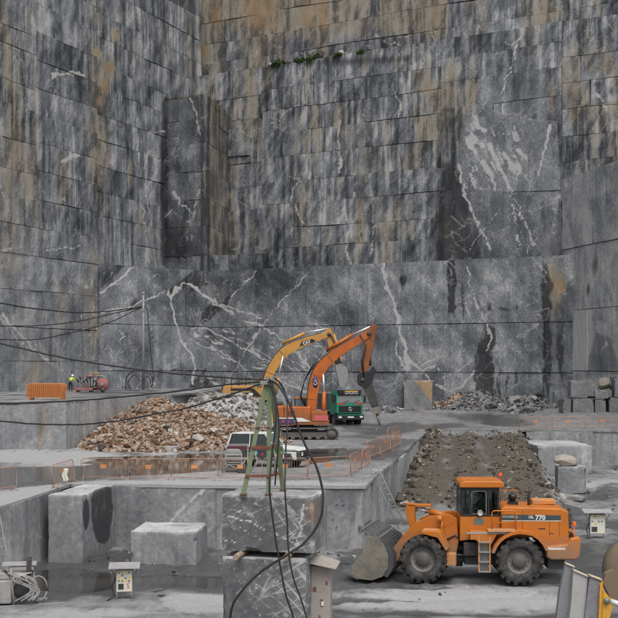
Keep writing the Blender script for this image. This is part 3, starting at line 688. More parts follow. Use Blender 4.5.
class Wall:
    """A quarried rock face: a solid backing and one mesh per block that stands in it."""
    def __init__(self, name, A, B, zone, mat, step=0.17, relief=0.10, chip=0.14, zlo=0.0, zhi=50.0, thick=3.0, core=0.55, trim=(0.0, 0.0)):
        self.A = Vector(A); d = Vector(B) - self.A
        self.len = d.length; self.d = d.normalized(); self.n = Vector((self.d.y, -self.d.x))
        self.zone, self.mat, self.step, self.relief, self.chip = zone, MAT[mat], step, relief, chip
        a = self.A - self.n * core + self.d * trim[0]; b = self.A - self.n * core + self.d * (self.len - trim[1])
        c = b - self.n * thick; e = a - self.n * thick
        mb = MB().hexa([(a.x, a.y, zlo), (b.x, b.y, zlo), (c.x, c.y, zlo), (e.x, e.y, zlo), (a.x, a.y, zhi), (b.x, b.y, zhi), (c.x, c.y, zhi), (e.x, e.y, zhi)])
        self.o = put(name, mb, MAT['core_rock'] if zone in ('left', 'mid', 'top', 'pillar', 'low', 'right') else MAT['dusty_grey'])
        tag(self.o, kind='structure')
        self.count = 0
    def s_of(self, u):
        k = (u - UC) / F
        return (k * self.A.y - self.A.x) / (self.d.x - k * self.d.y)
    def sz(self, u, v):
        s = self.s_of(u)
        return s, H - (v - VH) / F * (self.A.y + self.d.y * s)
    def panel(self, c, off=0.0, row=0, name='rock_panel', gap=0.010, relief=None, chip=None, depth=0.62, rnd=None):
        """c: four (s, z) corners, bottom left, bottom right, top right, top left"""
        (s0, z0), (s1, z1), (s2, z2), (s3, z3) = c
        w = max(s1 - s0, s2 - s3); h = max(z3 - z0, z2 - z1)
        if w < 0.15 or h < 0.15: return None
        nx = max(3, int(math.ceil(w / self.step)) + 1); nz = max(3, int(math.ceil(h / self.step)) + 1)
        a = np.linspace(0, 1, nx)[None, :]; b = np.linspace(0, 1, nz)[:, None]
        S = (s0 * (1 - a) + s1 * a) * (1 - b) + (s3 * (1 - a) + s2 * a) * b
        Z = (z0 * (1 - a) + z1 * a) * (1 - b) + (z3 * (1 - a) + z2 * a) * b
        e = np.minimum(np.minimum(a, 1 - a) * w, np.minimum(b, 1 - b) * h)
        cs, cz = S.mean(), Z.mean()
        S = S + (cs - S) / max(w, .1) * 2 * gap * 0.45; Z = Z + (cz - Z) / max(h, .1) * 2 * gap
        rl = self.relief if relief is None else relief
        ch = self.chip if chip is None else chip
        pr = random.random() if rnd is None else rnd
        sd = random.randint(0, 9999)
        D = off + rl * 2 * (fbm(S * 0.45, Z * 0.35, 3, 4) - 0.5) + rl * 0.5 * (fbm(S * 2.6, Z * 0.5, 8, 3) - 0.5)
        D = D + (S - cs) * random.uniform(-.006, .006) + (Z - cz) * random.uniform(-.006, .010)
        en = e + (fbm(S * 1.1 + sd, Z * 1.1, 19, 3) - 0.25) * 0.9
        D = D - ch * 1.3 * sstep(0.02, -0.16, en)
        d, n = self.d, self.n
        X = self.A.x + d.x * S + n.x * D; Y = self.A.y + d.y * S + n.y * D
        u = UC + F * X / Y; v = VH - (Z - H) * F / Y
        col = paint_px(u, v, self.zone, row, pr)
        V = np.stack([X, Y, Z], -1).reshape(-1, 3); C = col.reshape(-1, 4)
        idx = np.arange(nx * nz).reshape(nz, nx)
        Q = np.stack([idx[:-1, :-1], idx[:-1, 1:], idx[1:, 1:], idx[1:, :-1]], -1).reshape(-1, 4)
        ring = np.concatenate([idx[0, :], idx[1:, -1], idx[-1, -2::-1], idx[-2:0:-1, 0]])
        m = len(ring)
        Vb = V[ring].copy(); back = off - depth
        Db = ((Vb[:, 0] - self.A.x) * n.x + (Vb[:, 1] - self.A.y) * n.y)
        Vb[:, 0] += n.x * (back - Db); Vb[:, 1] += n.y * (back - Db)
        base = len(V) + m                                              # the sides keep their own edge points, so the arris stays sharp
        j = (np.arange(m) + 1) % m
        Qs = np.stack([len(V) + j, len(V) + np.arange(m), base + np.arange(m), base + j], -1)
        me = np_mesh(name, np.vstack([V, V[ring], Vb]), np.vstack([Q, Qs]), np.concatenate([np.ones(len(Q), bool), np.zeros(len(Qs), bool)]), np.vstack([C, C[ring], C[ring] + np.array([0, .15 if self.zone in ('front', 'side', 'leftbench', 'rightbench', 'ledge') else .5, 0, -.1])]))
        self.count += 1
        return put(name, me, self.mat, self.o)
    def courses(self, zs, s0, s1, wmin, wmax, offj=0.02, skip=None, tilt=0.0, jz=0.08, name='rock_panel', **kw):
        """rows of blocks between the levels zs"""
        jog = lambda s, i: (vn(np.array(s * 0.31), np.array(i * 7.7), 5) - 0.5) * 2 * jz + tilt * s
        for i in range(len(zs) - 1):
            s = s0 - random.uniform(0, wmin)
            while s < s1:
                w = random.uniform(wmin, wmax)
                a, b = max(s, s0), min(s + w, s1)
                s += w
                if s1 - s < wmin * 0.5: b = s1; s = s1 + 1
                if b - a < 0.25: continue
                t = random.uniform(-.07, .07)
                c = [(a, zs[i] + jog(a, i)), (b, zs[i] + jog(b, i)), (b + t, zs[i + 1] + jog(b, i + 1)), (a - t, zs[i + 1] + jog(a, i + 1))]
                if skip:
                    m = self.A + self.d * ((a + b) / 2)
                    if skip(UC + F * m.x / m.y, VH - ((zs[i] + zs[i + 1]) / 2 + tilt * (a + b) / 2 - H) * F / m.y): continue
                self.panel(c, random.uniform(-offj, offj), i, name, **{'gap': random.choice((.008, .013, .018, .026)), **kw})
    def quad(self, pts, off=0.0, row=50, **kw):                         # corners given where they show in the photo: bl, br, tr, tl
        return self.panel([self.sz(*p) for p in pts], off, row, **kw)

k = NT('core_rock'); k.base((0.016, 0.016, 0.016)); k.rough(0.9); MAT['core_rock'] = k.m

def at(u, Y): return ((u - UC) / F * Y, Y)

# ---- the left wall, running back into the corner
WL_A = (-28.84 - 0.3746 * 30, 112 - 0.927 * 30)
WL_B = (-28.84 + 0.3746 * 41, 112 + 0.927 * 41)
wl = Wall('quarry_wall_left', WL_A, WL_B, 'left', 'rock_weathered', step=0.19, relief=0.13, zlo=3.0, zhi=62)
s_in = max(0.0, wl.s_of(-90))
zs = [5.0, 8.4, 11.6, 15.2, 18.6, 21.4, 24.2, 27.0, 29.8, 32.5, 35.2, 37.9, 40.6, 43.3, 46.0, 48.8, 51.6, 54.4, 57.2, 60.0]
wl.mat = MAT['rock_clean']
wl.courses(zs[:6], s_in, wl.s_of(106), 4.5, 9.5, offj=0.05, relief=0.2)
wl.mat = MAT['rock_weathered']
wl.courses(zs[4:6], wl.s_of(106), wl.len, 5.0, 13.0, offj=0.02, jz=.14)
z5 = zs[5:]
wl.courses(z5, wl.s_of(36), wl.s_of(97), 5.0, 13.0, offj=0.02, jz=.14)
wl.courses([z5[0]] + [z + random.uniform(-.7, .7) for z in z5[1:-1]] + [z5[-1]], s_in, wl.s_of(36), 4.0, 10.0, offj=0.02, jz=.14)
wl.courses([z5[0]] + [z - .55 + random.uniform(-.25, .25) for z in z5[1:-1]] + [z5[-1]], wl.s_of(97), wl.len, 4.0, 12.0, offj=0.02, jz=.14)

# ---- the upper back wall
BK_A = at(186, 149.5); BK_B = at(700, 117.5)
wm = Wall('quarry_wall_back', BK_A, BK_B, 'mid', 'rock_weathered', step=0.18, relief=0.08, zlo=3.0, zhi=43.5, thick=2.0)
zs = [16.5, 19.0, 21.6, 24.3, 27.0, 29.8, 32.6, 35.4, 38.2, 40.9, 43.6]
cut_ = [0.0, wm.s_of(262), wm.s_of(441), wm.s_of(562), wm.len]
for q_, sh in enumerate((-.5, 0.0, .7, -.9)):
    zz = [zs[0]] + [z + sh + random.uniform(-.18, .18) for z in zs[1:-1]] + [zs[-1]]
    if q_ in (0, 2): zz = [z for i_, z in enumerate(zz) if i_ not in ((3, 7) if q_ == 0 else (2, 5, 6))]
    wm.courses(zz, cut_[q_], cut_[q_ + 1], (3.0, 2.2, 3.4, 1.6)[q_], (10.0, 9.0, 10.0, 5.0)[q_], jz=0.16, offj=.02)
wm.mat = MAT['rock_clean']
wm.quad([(456, 192), (508, 192), (505, 116), (466, 117)], 0.07, 60, depth=.9)
wm.quad([(508, 192), (561, 190), (557, 121), (505, 116)], 0.06, 61, depth=.9)
wm.quad([(438, 262), (470, 262), (468, 192), (440, 190)], 0.05, 62, depth=.9)
wm.quad([(470, 262), (494, 262), (490, 192), (467, 192)], 0.07, 63, depth=.9)
wm.quad([(494, 262), (534, 262), (533, 192), (490, 192)], 0.08, 64, depth=.9)
wm.quad([(534, 262), (562, 262), (561, 192), (533, 192)], 0.06, 65, depth=.9)
wm.quad([(226, 157), (250, 155), (252, 138), (226, 118)], 0.17, 69, depth=.9)

# ---- its top storey, set back behind a ledge
wt = Wall('quarry_wall_top', (BK_A[0] + 0.7, BK_A[1] + 2.6), (BK_B[0] + 0.7, BK_B[1] + 2.6), 'top', 'rock_weathered', step=0.18, relief=0.08, zlo=40, zhi=62, thick=2.0)
zs = [43.0, 45.6, 48.2, 50.9, 53.6, 56.4, 59.2, 62.0]
wt.courses(zs, 0.0, wt.len, 3.0, 9.0, jz=0.16)

# ---- buttress in the corner
PB_A, PB_B, PB_C = at(163, 141.5), at(206, 137.6), at(230, 146.6)
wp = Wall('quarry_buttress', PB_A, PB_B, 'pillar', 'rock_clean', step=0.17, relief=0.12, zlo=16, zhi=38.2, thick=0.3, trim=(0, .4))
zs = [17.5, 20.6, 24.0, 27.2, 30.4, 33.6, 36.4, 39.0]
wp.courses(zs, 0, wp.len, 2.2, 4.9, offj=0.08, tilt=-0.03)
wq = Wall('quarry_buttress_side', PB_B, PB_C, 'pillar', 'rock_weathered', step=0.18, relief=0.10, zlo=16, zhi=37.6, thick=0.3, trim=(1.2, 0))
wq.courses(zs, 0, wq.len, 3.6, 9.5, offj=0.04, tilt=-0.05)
mb = MB()
mb.hexa([(PB_A[0], PB_A[1] + .4, 37.5), (PB_B[0] - .2, PB_B[1] + .4, 37.0), (PB_C[0] - .4, PB_C[1], 36.9), (PB_A[0] + 1, 150, 37.5), (PB_A[0], PB_A[1] + .4, 38.9), (PB_B[0] - .2, PB_B[1] + .4, 38.5), (PB_C[0] - .4, PB_C[1], 37.9), (PB_A[0] + 1, 150, 38.9)])
tag(put('buttress_ledge', mb, MAT['core_rock']), kind='structure')

# ---- the lower tier: tall clean cuts, folded at the corner
LW_A, LW_B, LW_C = at(99, 127.6), at(206, 138.0), at(592, 116.2)
ZL = [2.4, 7.6, 12.6, 18.75]
w1 = Wall('quarry_wall_low_corner', LW_A, LW_B, 'low', 'rock_clean', step=0.095, relief=0.10, zlo=1.5, zhi=18.2, thick=8)
for z0, z1, cuts in ((2.4, 7.3, (99, 122, 152, 186, 207)), (7.3, 12.35, (99, 118, 153, 180, 207)), (12.35, 18.75, (99, 120, 146, 186, 207))):
    for a, b in zip(cuts[:-1], cuts[1:]):
        w1.panel([(w1.s_of(a), z0), (w1.s_of(b), z0), (w1.s_of(b), z1), (w1.s_of(a), z1)], random.uniform(-.05, .1), int(z0), gap=0.032, chip=0.10, depth=.9)
w2 = Wall('quarry_wall_low', LW_B, LW_C, 'low', 'rock_clean', step=0.095, relief=0.10, zlo=1.5, zhi=18.2, thick=6)
for z0, z1, cuts in ((2.4, 7.2, (204, 236, 272, 330, 378, 404, 444, 482, 500, 545, 592)), (7.2, 12.2, (204, 236, 268, 310, 352, 398, 450, 488, 545, 592)), (12.2, 18.75, (204, 222, 256, 306, 368, 401, 450, 543, 592))):
    for a, b in zip(cuts[:-1], cuts[1:]):
        w2.panel([(w2.s_of(a), z0), (w2.s_of(b), z0), (w2.s_of(b), z1), (w2.s_of(a), z1)], random.uniform(-.06, .12), int(z0), gap=0.032, chip=0.10, depth=.9)
# broken strip left standing on the lower tier
mb = MB()
mb.hexa([(LW_B[0] - 14, LW_B[1] + .2, 18.0), (LW_B[0], LW_B[1] + .5, 18.0), (BK_A[0] + 6, 148, 18.0), (BK_A[0] - 8, 150, 18.0), (LW_B[0] - 14, LW_B[1] + .2, 18.6), (LW_B[0], LW_B[1] + .5, 18.6), (BK_A[0] + 6, 148, 18.6), (BK_A[0] - 8, 150, 18.6)])
tag(put('tier_ledge', mb, MAT['core_rock']), kind='structure')
w3 = Wall('quarry_wall_remnant', at(204, 139.6), at(262, 136.6), 'low', 'rock_weathered', step=0.17, relief=0.3, zlo=18, zhi=19.4, thick=2.5)
w3.courses([18.5, 20.6], 0, w3.len, 2.0, 3.6, offj=0.3, relief=0.35, chip=0.4)

# ---- the right wall
RW_A, RW_B = at(562.5, 119.6), (33.4, 86.0)
wr = Wall('quarry_wall_right', RW_A, RW_B, 'right', 'rock_clean', step=0.15, relief=0.10, zlo=1.5, zhi=26, thick=9)
sr = wr.s_of(640)
def right_rows(vals, cuts):
    for (z0, z1) in vals:
        for a, b in zip(cuts[:-1], cuts[1:]):
            wr.panel([(a, z0 - a * .0), (b, z0), (b, z1), (a, z1)], random.uniform(-.06, .1), int(z0), gap=0.034, chip=0.1, depth=.9)
re_ = wr.len
right_rows([(2.4, 7.4)], (0, 4.6, 9.4, sr, 24, 30, re_)); right_rows([(7.4, 13.3)], (0, 5.6, 10.8, sr, 23, re_)); right_rows([(13.3, 19.4)], (0, 3.6, 8.4, sr, 25, re_)); right_rows([(19.4, 26.5)], (0, 6.5, sr, 26, re_))

# ------------------------------------------------------------------ ground, ramp, benches
BZ = 2.8
def bench_x(Y): return 2.4 + (Y - 52.4) * (6.5 - 2.4) / (77 - 52.4)      # right edge of the main bench
def ramp_right(Y): return 12.7 + (Y - 66) * 0.142
def ruts(X, Y):                                                        # wheel ruts left by the loader
    r = 0.0
    for y0, sl, cv in ((44.9, .02, 0.0), (47.1, .03, 0.0), (41.6, .05, .002), (43.6, .06, .002), (39.4, -.03, .001), (51.5, -.10, .004), (53.8, -.10, .004), (60, -.35, .012), (62.3, -.35, .012)):
        r = r + np.exp(-((Y - (y0 + sl * X + cv * X * X + 0.25 * np.sin(X * .4 + y0))) / 0.30) ** 2)
    return np.clip(r, 0, 1) * sstep(-3, 2, X)
def floor_pool(X, Y):
    u = UC + F * X / Y; v = VH + H * F / Y
    n = (fbm(X * .5, Y * .35, 70, 4) - .5)
    m = np.maximum(np.maximum(blob(u, v, 70, 579, 62, 14), blob(u, v, 185, 580, 60, 7)), 0.9 * blob(u, v, 352, 566, 26, 5))
    return sstep(.30, .62, m + 0.5 * n)
def bench_pool(X, Y):
    u = UC + F * X / Y; v = VH + (H - BZ) * F / Y
    n = (fbm(X * .4, Y * .2, 69, 4) - .5)
    m = np.maximum(poly_mask(u, v, [(-90, 469), (96, 465), (96, 481), (-90, 484)], 6), poly_mask(u, v, [(86, 457), (248, 452), (240, 470), (90, 479)], 6))
    m = np.maximum(m, poly_mask(u, v, [(292, 451), (345, 447), (352, 458), (300, 466)], 6))
    return sstep(.30, .70, m + 0.6 * n)
def ground_z(X, Y):
    t = np.clip((Y - 63.0) / 32.3, 0, 1)
    rz = (BZ + .07) * (t * 0.55 + 0.45 * np.sin(t * math.pi / 2))
    side = sstep(2.0, -0.3, X - ramp_right(Y) + (fbm(X * .5, Y * .5, 71, 3) - .5) * 1.6) * sstep(-2.5, -0.6, X - bench_x(Y))
    tr = 0.0
    for q in (0.30, 0.62):
        c = bench_x(Y) * (1 - q) + ramp_right(Y) * q + 0.4 * np.sin(Y * .2)
        tr = tr + np.exp(-((X - c) / 0.7) ** 2)
    lump = (fbm(X * .9, Y * .9, 72, 4) - .5) * 0.24 * (1 - 0.8 * np.clip(tr, 0, 1))
    z = rz * side + lump * side * (t > 0) * sstep(0, .1, t) - 0.10 * tr * side * sstep(0, .1, t)
    z = np.where(Y > 95.4, np.minimum(z, BZ - (Y - 95.4) * .3), z)
    z = np.where(Y > 97, 2.3, z)
    rough_ = sstep(.45, .62, fbm(X * .16, Y * .1, 76, 3)) + 0.9 * blob(X, Y, 17, 56, 6, 14)
    und = (fbm(X * .18, Y * .12, 73, 4) - .5) * 0.16 + (fbm(X * 1.1, Y * .5, 74, 3) - .5) * 0.05 + (fbm(X * 1.3, Y * 1.0, 77, 4, .65) - .5) * 0.34 * np.clip(rough_, 0, 1)
    rut = 0.0
    rut = ruts(X, Y)
    z = z + np.abs(z * 0)
    pm = floor_pool(X, Y)
    und = (und + 0.05) * (1 - 0.85 * pm) - 0.16 * pm
    z = z + und * (1 - np.clip(side * 2 * t, 0, 1)) - 0.07 * rut * (1 - np.clip(side * 2 * t, 0, 1))
    return z
def ground_paint(X, Y, Z):
    u = UC + F * X / Y; v = VH - (Z - H) * F / Y
    n = fbm(X * .25, Y * .14, 81, 4) - .5
    t = np.clip((Y - 63.0) / 32.3, 0, 1)
    side = sstep(2.2, -0.2, X - ramp_right(Y)) * sstep(-2.5, -0.6, X - bench_x(Y))
    tr = 0.0
    for q in (0.30, 0.62):
        c = bench_x(Y) * (1 - q) + ramp_right(Y) * q + 0.4 * np.sin(Y * .2)
        tr = tr + np.exp(-((X - c) / 0.8) ** 2)
    on = side * sstep(0.0, 0.12, t)
    brown = 0.95 * on * (1 - 0.50 * np.clip(tr, 0, 1) * fbm(X, Y * .5, 66, 3) * 1.6) * sstep(1.0, .85, t)
    wet = 0.38 + 1.2 * n + 0.28 * ruts(X, Y) * (0.4 + fbm(X * .4, Y, 87, 3))
    wet = wet + 0.75 * blob(u, v, 60, 580, 75, 22) + 0.45 * blob(u, v, 200, 580, 70, 10) + 0.45 * blob(u, v, 590, 560, 40, 22) + 0.4 * blob(u, v, 590, 500, 40, 9) + 0.5 * blob(u, v, 350, 568, 60, 8) + 0.35 * blob(u, v, 120, 560, 60, 10)
    wet = wet * (1 - on) + (0.30 + .6 * n) * on
    pale = 0.28 + 0.5 * (fbm(X * .2 + 9, Y * .1, 83, 4) - .5)
    pale = pale + 0.62 * blob(u, v, 200, 602, 45, 12) + 0.55 * blob(u, v, 100, 614, 60, 7) + 0.50 * blob(u, v, 440, 600, 130, 12) + 0.40 * blob(u, v, 610, 485, 30, 6) + 0.2 * blob(u, v, 600, 510, 30, 5) + 0.5 * blob(u, v, 350, 590, 30, 12)
    pale = pale * (1 - on) + 0.25 * tr * on
    wet = wet - 0.45 * blob(u, v, 200, 604, 50, 11) - 0.4 * blob(u, v, 450, 596, 110, 13) - 0.3 * blob(u, v, 40, 612, 60, 6)
    return np.stack([brown, wet, pale, np.zeros_like(u)], -1)
gx = np.concatenate([[-1500, -600, -250, -110, -60], np.arange(-40, -24, 1.0), np.arange(-24, 30, 0.24), np.arange(30, 60, 2.0), [80, 130, 300, 700, 1500]])
gy = np.concatenate([[-600, -200, -60, 0, 15], np.arange(20, 34, 1.0), np.arange(34, 97.2, 0.26), np.arange(98, 130, 4.0), [160, 220, 400, 900, 2500]])
GX, GY = np.meshgrid(gx, gy)
GYs = np.where(GY < 5, 5, GY)
inner = (np.abs(GX) < 60) & (GY > 20) & (GY < 130)
GZ = np.where(inner, ground_z(GX, GYs), np.where(GY > 96, 2.3, 0.0))
me = grid_mesh('quarry_floor', np.stack([GX, GY, GZ], -1), True, ground_paint(GX, GYs, GZ))
tag(put('quarry_floor', me, MAT['quarry_floor']), kind='structure')

def bench_z(X, Y):
    z = BZ + np.maximum(0.9 * sstep(102, 126, Y), 0.95 * sstep(99, 105.5, Y) * sstep(19.5, 23, X)) + (fbm(X * .2, Y * .12, 91, 4) - .5) * 0.10 + (fbm(X * .9, Y * .5, 92, 3) - .5) * 0.05 + 0.055
    pm = bench_pool(X, Y)
    return z * (1 - pm) + (BZ - 0.10) * pm
def bench_paint(X, Y, Z):
    u = UC + F * X / Y; v = VH - (Z - H) * F / Y
    n = fbm(X * .22, Y * .1, 95, 4) - .5
    wet = 0.30 + 1.0 * n + 0.25 * blob(u, v, 420, 428, 160, 9) + 0.35 * blob(u, v, 320, 455, 50, 12) + 0.5 * blob(u, v, 40, 475, 60, 9) + 0.3 * blob(u, v, 380, 452, 25, 12)
    wet = wet - 0.55 * blob(u, v, 40, 458, 60, 6) - 0.6 * blob(u, v, 170, 487, 90, 3) - 0.6 * blob(u, v, 30, 497, 50, 7)
    pale = 0.36 + 0.6 * (fbm(X * .2 + 5, Y * .1, 96, 4) - .5) + 0.65 * blob(u, v, 50, 458, 70, 8) + 0.8 * blob(u, v, 200, 487, 170, 5.0) + 0.75 * blob(u, v, 10, 500, 60, 10) - 0.3 * blob(u, v, 420, 425, 150, 11) + 0.3 * blob(u, v, 560, 431, 70, 2.5)
    return np.stack([0.15 * blob(u, v, 430, 440, 40, 6), wet, pale, z0(u)], -1)
def z0(u): return np.zeros_like(u)
def patch(name, p00, p10, p11, p01, nx, ny, zfun=bench_z, pfun=bench_paint):
    a = np.linspace(0, 1, nx)[None, :]; b = np.linspace(0, 1, ny)[:, None]
    X = (p00[0] * (1 - a) + p10[0] * a) * (1 - b) + (p01[0] * (1 - a) + p11[0] * a) * b
    Y = (p00[1] * (1 - a) + p10[1] * a) * (1 - b) + (p01[1] * (1 - a) + p11[1] * a) * b
    Z = zfun(X, Y)
    return np.stack([X, Y, Z], -1), pfun(X, Y, Z)
def multi_patch(name, quads, mat='quarry_floor', **kw):
    Vs, Qs, Cs = [], [], []; b = 0
    for q in quads:
        PT, C = patch(name, *q, **kw)
        ny, nx = PT.shape[:2]
        idx = np.arange(ny * nx).reshape(ny, nx) + b
        Vs.append(PT.reshape(-1, 3)); Cs.append(C.reshape(-1, 4))
        Qs.append(np.stack([idx[:-1, :-1], idx[:-1, 1:], idx[1:, 1:], idx[1:, :-1]], -1).reshape(-1, 4)); b += nx * ny
        rg = np.concatenate([idx[0, :], idx[1:, -1], idx[-1, -2::-1], idx[-2:0:-1, 0]]) - (b - nx * ny)
        m = len(rg); j = (np.arange(m) + 1) % m                        # turned-down rim, so the dust cover has a thickness
        T = PT.reshape(-1, 3)[rg]; Lw = T.copy(); Lw[:, 2] -= 0.14
        Vs += [T, Lw]; cc = C.reshape(-1, 4)[rg]; Cs += [cc, cc]
        Qs.append(np.stack([b + j, b + np.arange(m), b + m + np.arange(m), b + m + j], -1)); b += 2 * m
    me = np_mesh(name, np.vstack(Vs), np.vstack(Qs), True, np.vstack(Cs))
    return tag(put(name, me, MAT[mat]), kind='structure')
LB = lambda Y: -11.56 + (Y - 44.9) * 0.125                              # right edge of the left bench
MF_L, MF_R = (-10.55, 53.3), (2.4, 52.4)
multi_patch('bench_top', [
    ((-10.62, 53.24), (2.46, 52.33), (bench_x(77) + .05, 77), (LB(77), 77), 60, 100),
    ((-46, 30), (LB(30), 30), MF_L, (-46, 53.3), 60, 60),
    ((-46, 53.3), MF_L, (LB(77), 77), (-46, 77), 40, 40),
    ((-46, 77), (bench_x(77), 77), (bench_x(95), 95), (-46, 95), 60, 30),
    ((-46, 95), (bench_x(95), 95), (bench_x(95), 160), (-46, 160), 60, 40),
    ((bench_x(95), 95), (17.15, 95), (17.15, 160), (bench_x(95), 160), 20, 40),
    ((17.15, 94.87), (60, 92.87), (60, 160), (17.15, 160), 40, 40)])

wf = Wall('bench_face_front', MF_L, MF_R, 'front', 'rock_sawn', step=0.16, relief=0.06, chip=0.06, core=0.26, zlo=-1, zhi=2.70, thick=1.5)
cuts = [0] + [wf.s_of(x) for x in (216, 326)] + [wf.len]
for a, b in zip(cuts[:-1], cuts[1:]):
    wf.panel([(a, -.4), (b, -.4), (b, 2.79), (a, 2.79)], random.uniform(-.04, .04), 3, gap=0.012, depth=.9)
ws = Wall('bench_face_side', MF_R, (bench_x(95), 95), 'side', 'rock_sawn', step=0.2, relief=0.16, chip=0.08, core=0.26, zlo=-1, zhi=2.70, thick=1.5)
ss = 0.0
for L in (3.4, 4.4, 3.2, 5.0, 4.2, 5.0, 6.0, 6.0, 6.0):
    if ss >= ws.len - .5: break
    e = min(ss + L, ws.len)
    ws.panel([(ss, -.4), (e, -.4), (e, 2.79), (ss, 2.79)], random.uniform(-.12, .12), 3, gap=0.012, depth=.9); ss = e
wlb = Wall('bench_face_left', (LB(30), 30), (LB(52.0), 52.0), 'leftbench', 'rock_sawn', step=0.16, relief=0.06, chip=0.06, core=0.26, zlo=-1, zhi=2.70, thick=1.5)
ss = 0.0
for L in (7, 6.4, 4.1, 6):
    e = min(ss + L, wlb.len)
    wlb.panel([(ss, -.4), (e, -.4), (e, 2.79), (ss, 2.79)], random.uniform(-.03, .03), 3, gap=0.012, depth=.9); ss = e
wrb = Wall('bench_face_right', (17.2, 94.93), (60, 92.93), 'rightbench', 'rock_sawn', step=0.2, relief=0.05, chip=0.08, core=0.26, zlo=-1, zhi=2.70, thick=1.5)
ss = 0.0
for L in (5.2, 6.4, 7, 7, 8, 9, 9):
    e = min(ss + L, wrb.len)
    if e - ss > .3: wrb.panel([(ss, -.4), (e, -.4), (e, 2.79), (ss, 2.79)], random.uniform(-.05, .05), 3, gap=0.012, depth=.9)
    ss = e

# raised ledge on the left
def ledge_z0(Y): return 5.80 - (Y - 74.5) * 0.0085
LE_C = at(66.5, 74.2); LE_D = (-11.3, 98.0)
def ledge_zf(X, Y): return ledge_z0(Y) + (fbm(X * .5, Y * .3, 97, 4) - .5) * 0.12
def ledge_pf(X, Y, Z):
    u = UC + F * X / Y; v = VH - (Z - H) * F / Y
    n = fbm(X * .3, Y * .15, 98, 4) - .5
    return np.stack([z0(u) + .1, .35 + n + .4 * blob(u, v, 115, 393, 40, 3), .45 + n, z0(u)], -1)
multi_patch('ledge_top', [((-46, 75.0), LE_C, LE_D, (-46, 98), 50, 30), ((-46, 98), LE_D, (-9.6, 108), (-46, 108), 50, 16), ((-46, 108), (-9.6, 108), (-9.6, 150), (-46, 150), 50, 20)], zfun=ledge_zf, pfun=ledge_pf)
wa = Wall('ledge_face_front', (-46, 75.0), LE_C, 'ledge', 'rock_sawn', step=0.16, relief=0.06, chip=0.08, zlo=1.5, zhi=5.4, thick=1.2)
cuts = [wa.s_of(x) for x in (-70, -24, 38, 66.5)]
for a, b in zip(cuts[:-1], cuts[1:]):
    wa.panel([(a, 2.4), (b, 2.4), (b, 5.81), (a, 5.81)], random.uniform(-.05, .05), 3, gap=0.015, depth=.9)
wb = Wall('ledge_face_side', LE_C, LE_D, 'ledge', 'rock_sawn', step=0.2, relief=0.06, chip=0.08, zlo=1.5, zhi=5.2, thick=1.2)
cuts = [0] + [wb.s_of(x) for x in (84, 93, 103, 118, 150)] + [wb.len]
for a, b in zip(cuts[:-1], cuts[1:]):
    za, zb = ledge_z0(74.2 + wb.d.y * a), ledge_z0(74.2 + wb.d.y * b)
    wb.panel([(a, 2.4), (b, 2.4), (b, zb), (a, za)], random.uniform(-.06, .06), 3, gap=0.015, depth=.9)
wc = Wall('ledge_face_end', LE_D, (-9.6, 135), 'ledge', 'rock_sawn', step=0.25, relief=0.08, chip=0.1, zlo=1.5, zhi=5.0, thick=1.2)
wc.courses([2.4, 5.5], 0, wc.len, 4, 7)

# puddles
def puddle(name, outline, z, wob=0.25, seed=0):
    n = 120
    pts = [Vector(p) for p in outline]
    L = []
    for i in range(len(pts)):
        a, b = pts[i], pts[(i + 1) % len(pts)]
        m = max(2, int((b - a).length / 0.35))
        for t in range(m): L.append(a.lerp(b, t / m))
    V = []
    for p in L:
        dx = (float(fbm(np.array(p.x * .7), np.array(p.y * .5), seed, 3)) - .5) * 2 * wob
        dy = (float(fbm(np.array(p.x * .7), np.array(p.y * .5), seed + 9, 3)) - .5) * 4 * wob
        V.append((p.x + dx, p.y + dy, z))
    bm = bmesh.new()
    vs = [bm.verts.new(p) for p in V]
    bm.faces.new(vs)
    bmesh.ops.triangulate(bm, faces=bm.faces)
    bmesh.ops.recalc_face_normals(bm, faces=bm.faces)
    me = bpy.data.meshes.new(name); bm.to_mesh(me); bm.free()
    for f in me.polygons:
        if f.normal.z < 0: me.flip_normals(); break
    return tag(put(name, me, MAT['puddle_water']), kind='structure')
def g2(u, v, z): p = G(u, v, z); return (p.x, p.y)
puddle('puddle', [g2(u, v, BZ) for u, v in ((-100, 464), (-100, 489), (98, 484), (240, 476), (256, 470), (262, 450), (84, 453), (78, 462))], BZ - 0.03, 0.05, 3)
puddle('puddle', [g2(u, v, BZ) for u, v in ((288, 448), (290, 468), (352, 463), (360, 445))], BZ - 0.03, 0.05, 4)
puddle('puddle', [g2(u, v, 0) for u, v in ((-20, 566), (-20, 596), (225, 594), (245, 574), (130, 570), (60, 566))], -0.05, 0.05, 5)
puddle('puddle', [g2(u, v, 0) for u, v in ((325, 559), (325, 574), (385, 574), (385, 559))], -0.05, 0.05, 6)

# ================================================================== STONES, BLOCKS AND RUBBLE
def stone_shape(seed, n=13, flat=0.75):
    rng = random.Random(seed)
    bm = bmesh.new()
    for i in range(n):
        p = Vector((rng.gauss(0, 1), rng.gauss(0, 1), rng.gauss(0, 1))).normalized()
        p *= rng.uniform(0.72, 1.0)
        bm.verts.new((p.x, p.y * rng.uniform(.75, 1), p.z * flat))
    r = bmesh.ops.convex_hull(bm, input=bm.verts)
    bmesh.ops.delete(bm, geom=list({g for g in list(r['geom_unused']) + list(r['geom_interior']) if isinstance(g, bmesh.types.BMVert)}), context='VERTS')
    bmesh.ops.triangulate(bm, faces=bm.faces)
    bmesh.ops.recalc_face_normals(bm, faces=bm.faces)
    bm.verts.ensure_lookup_table(); bm.verts.index_update()
    V = np.array([v.co[:] for v in bm.verts]); T = np.array([[v.index for v in f.verts] for f in bm.faces])
    bm.free()
    return V, T
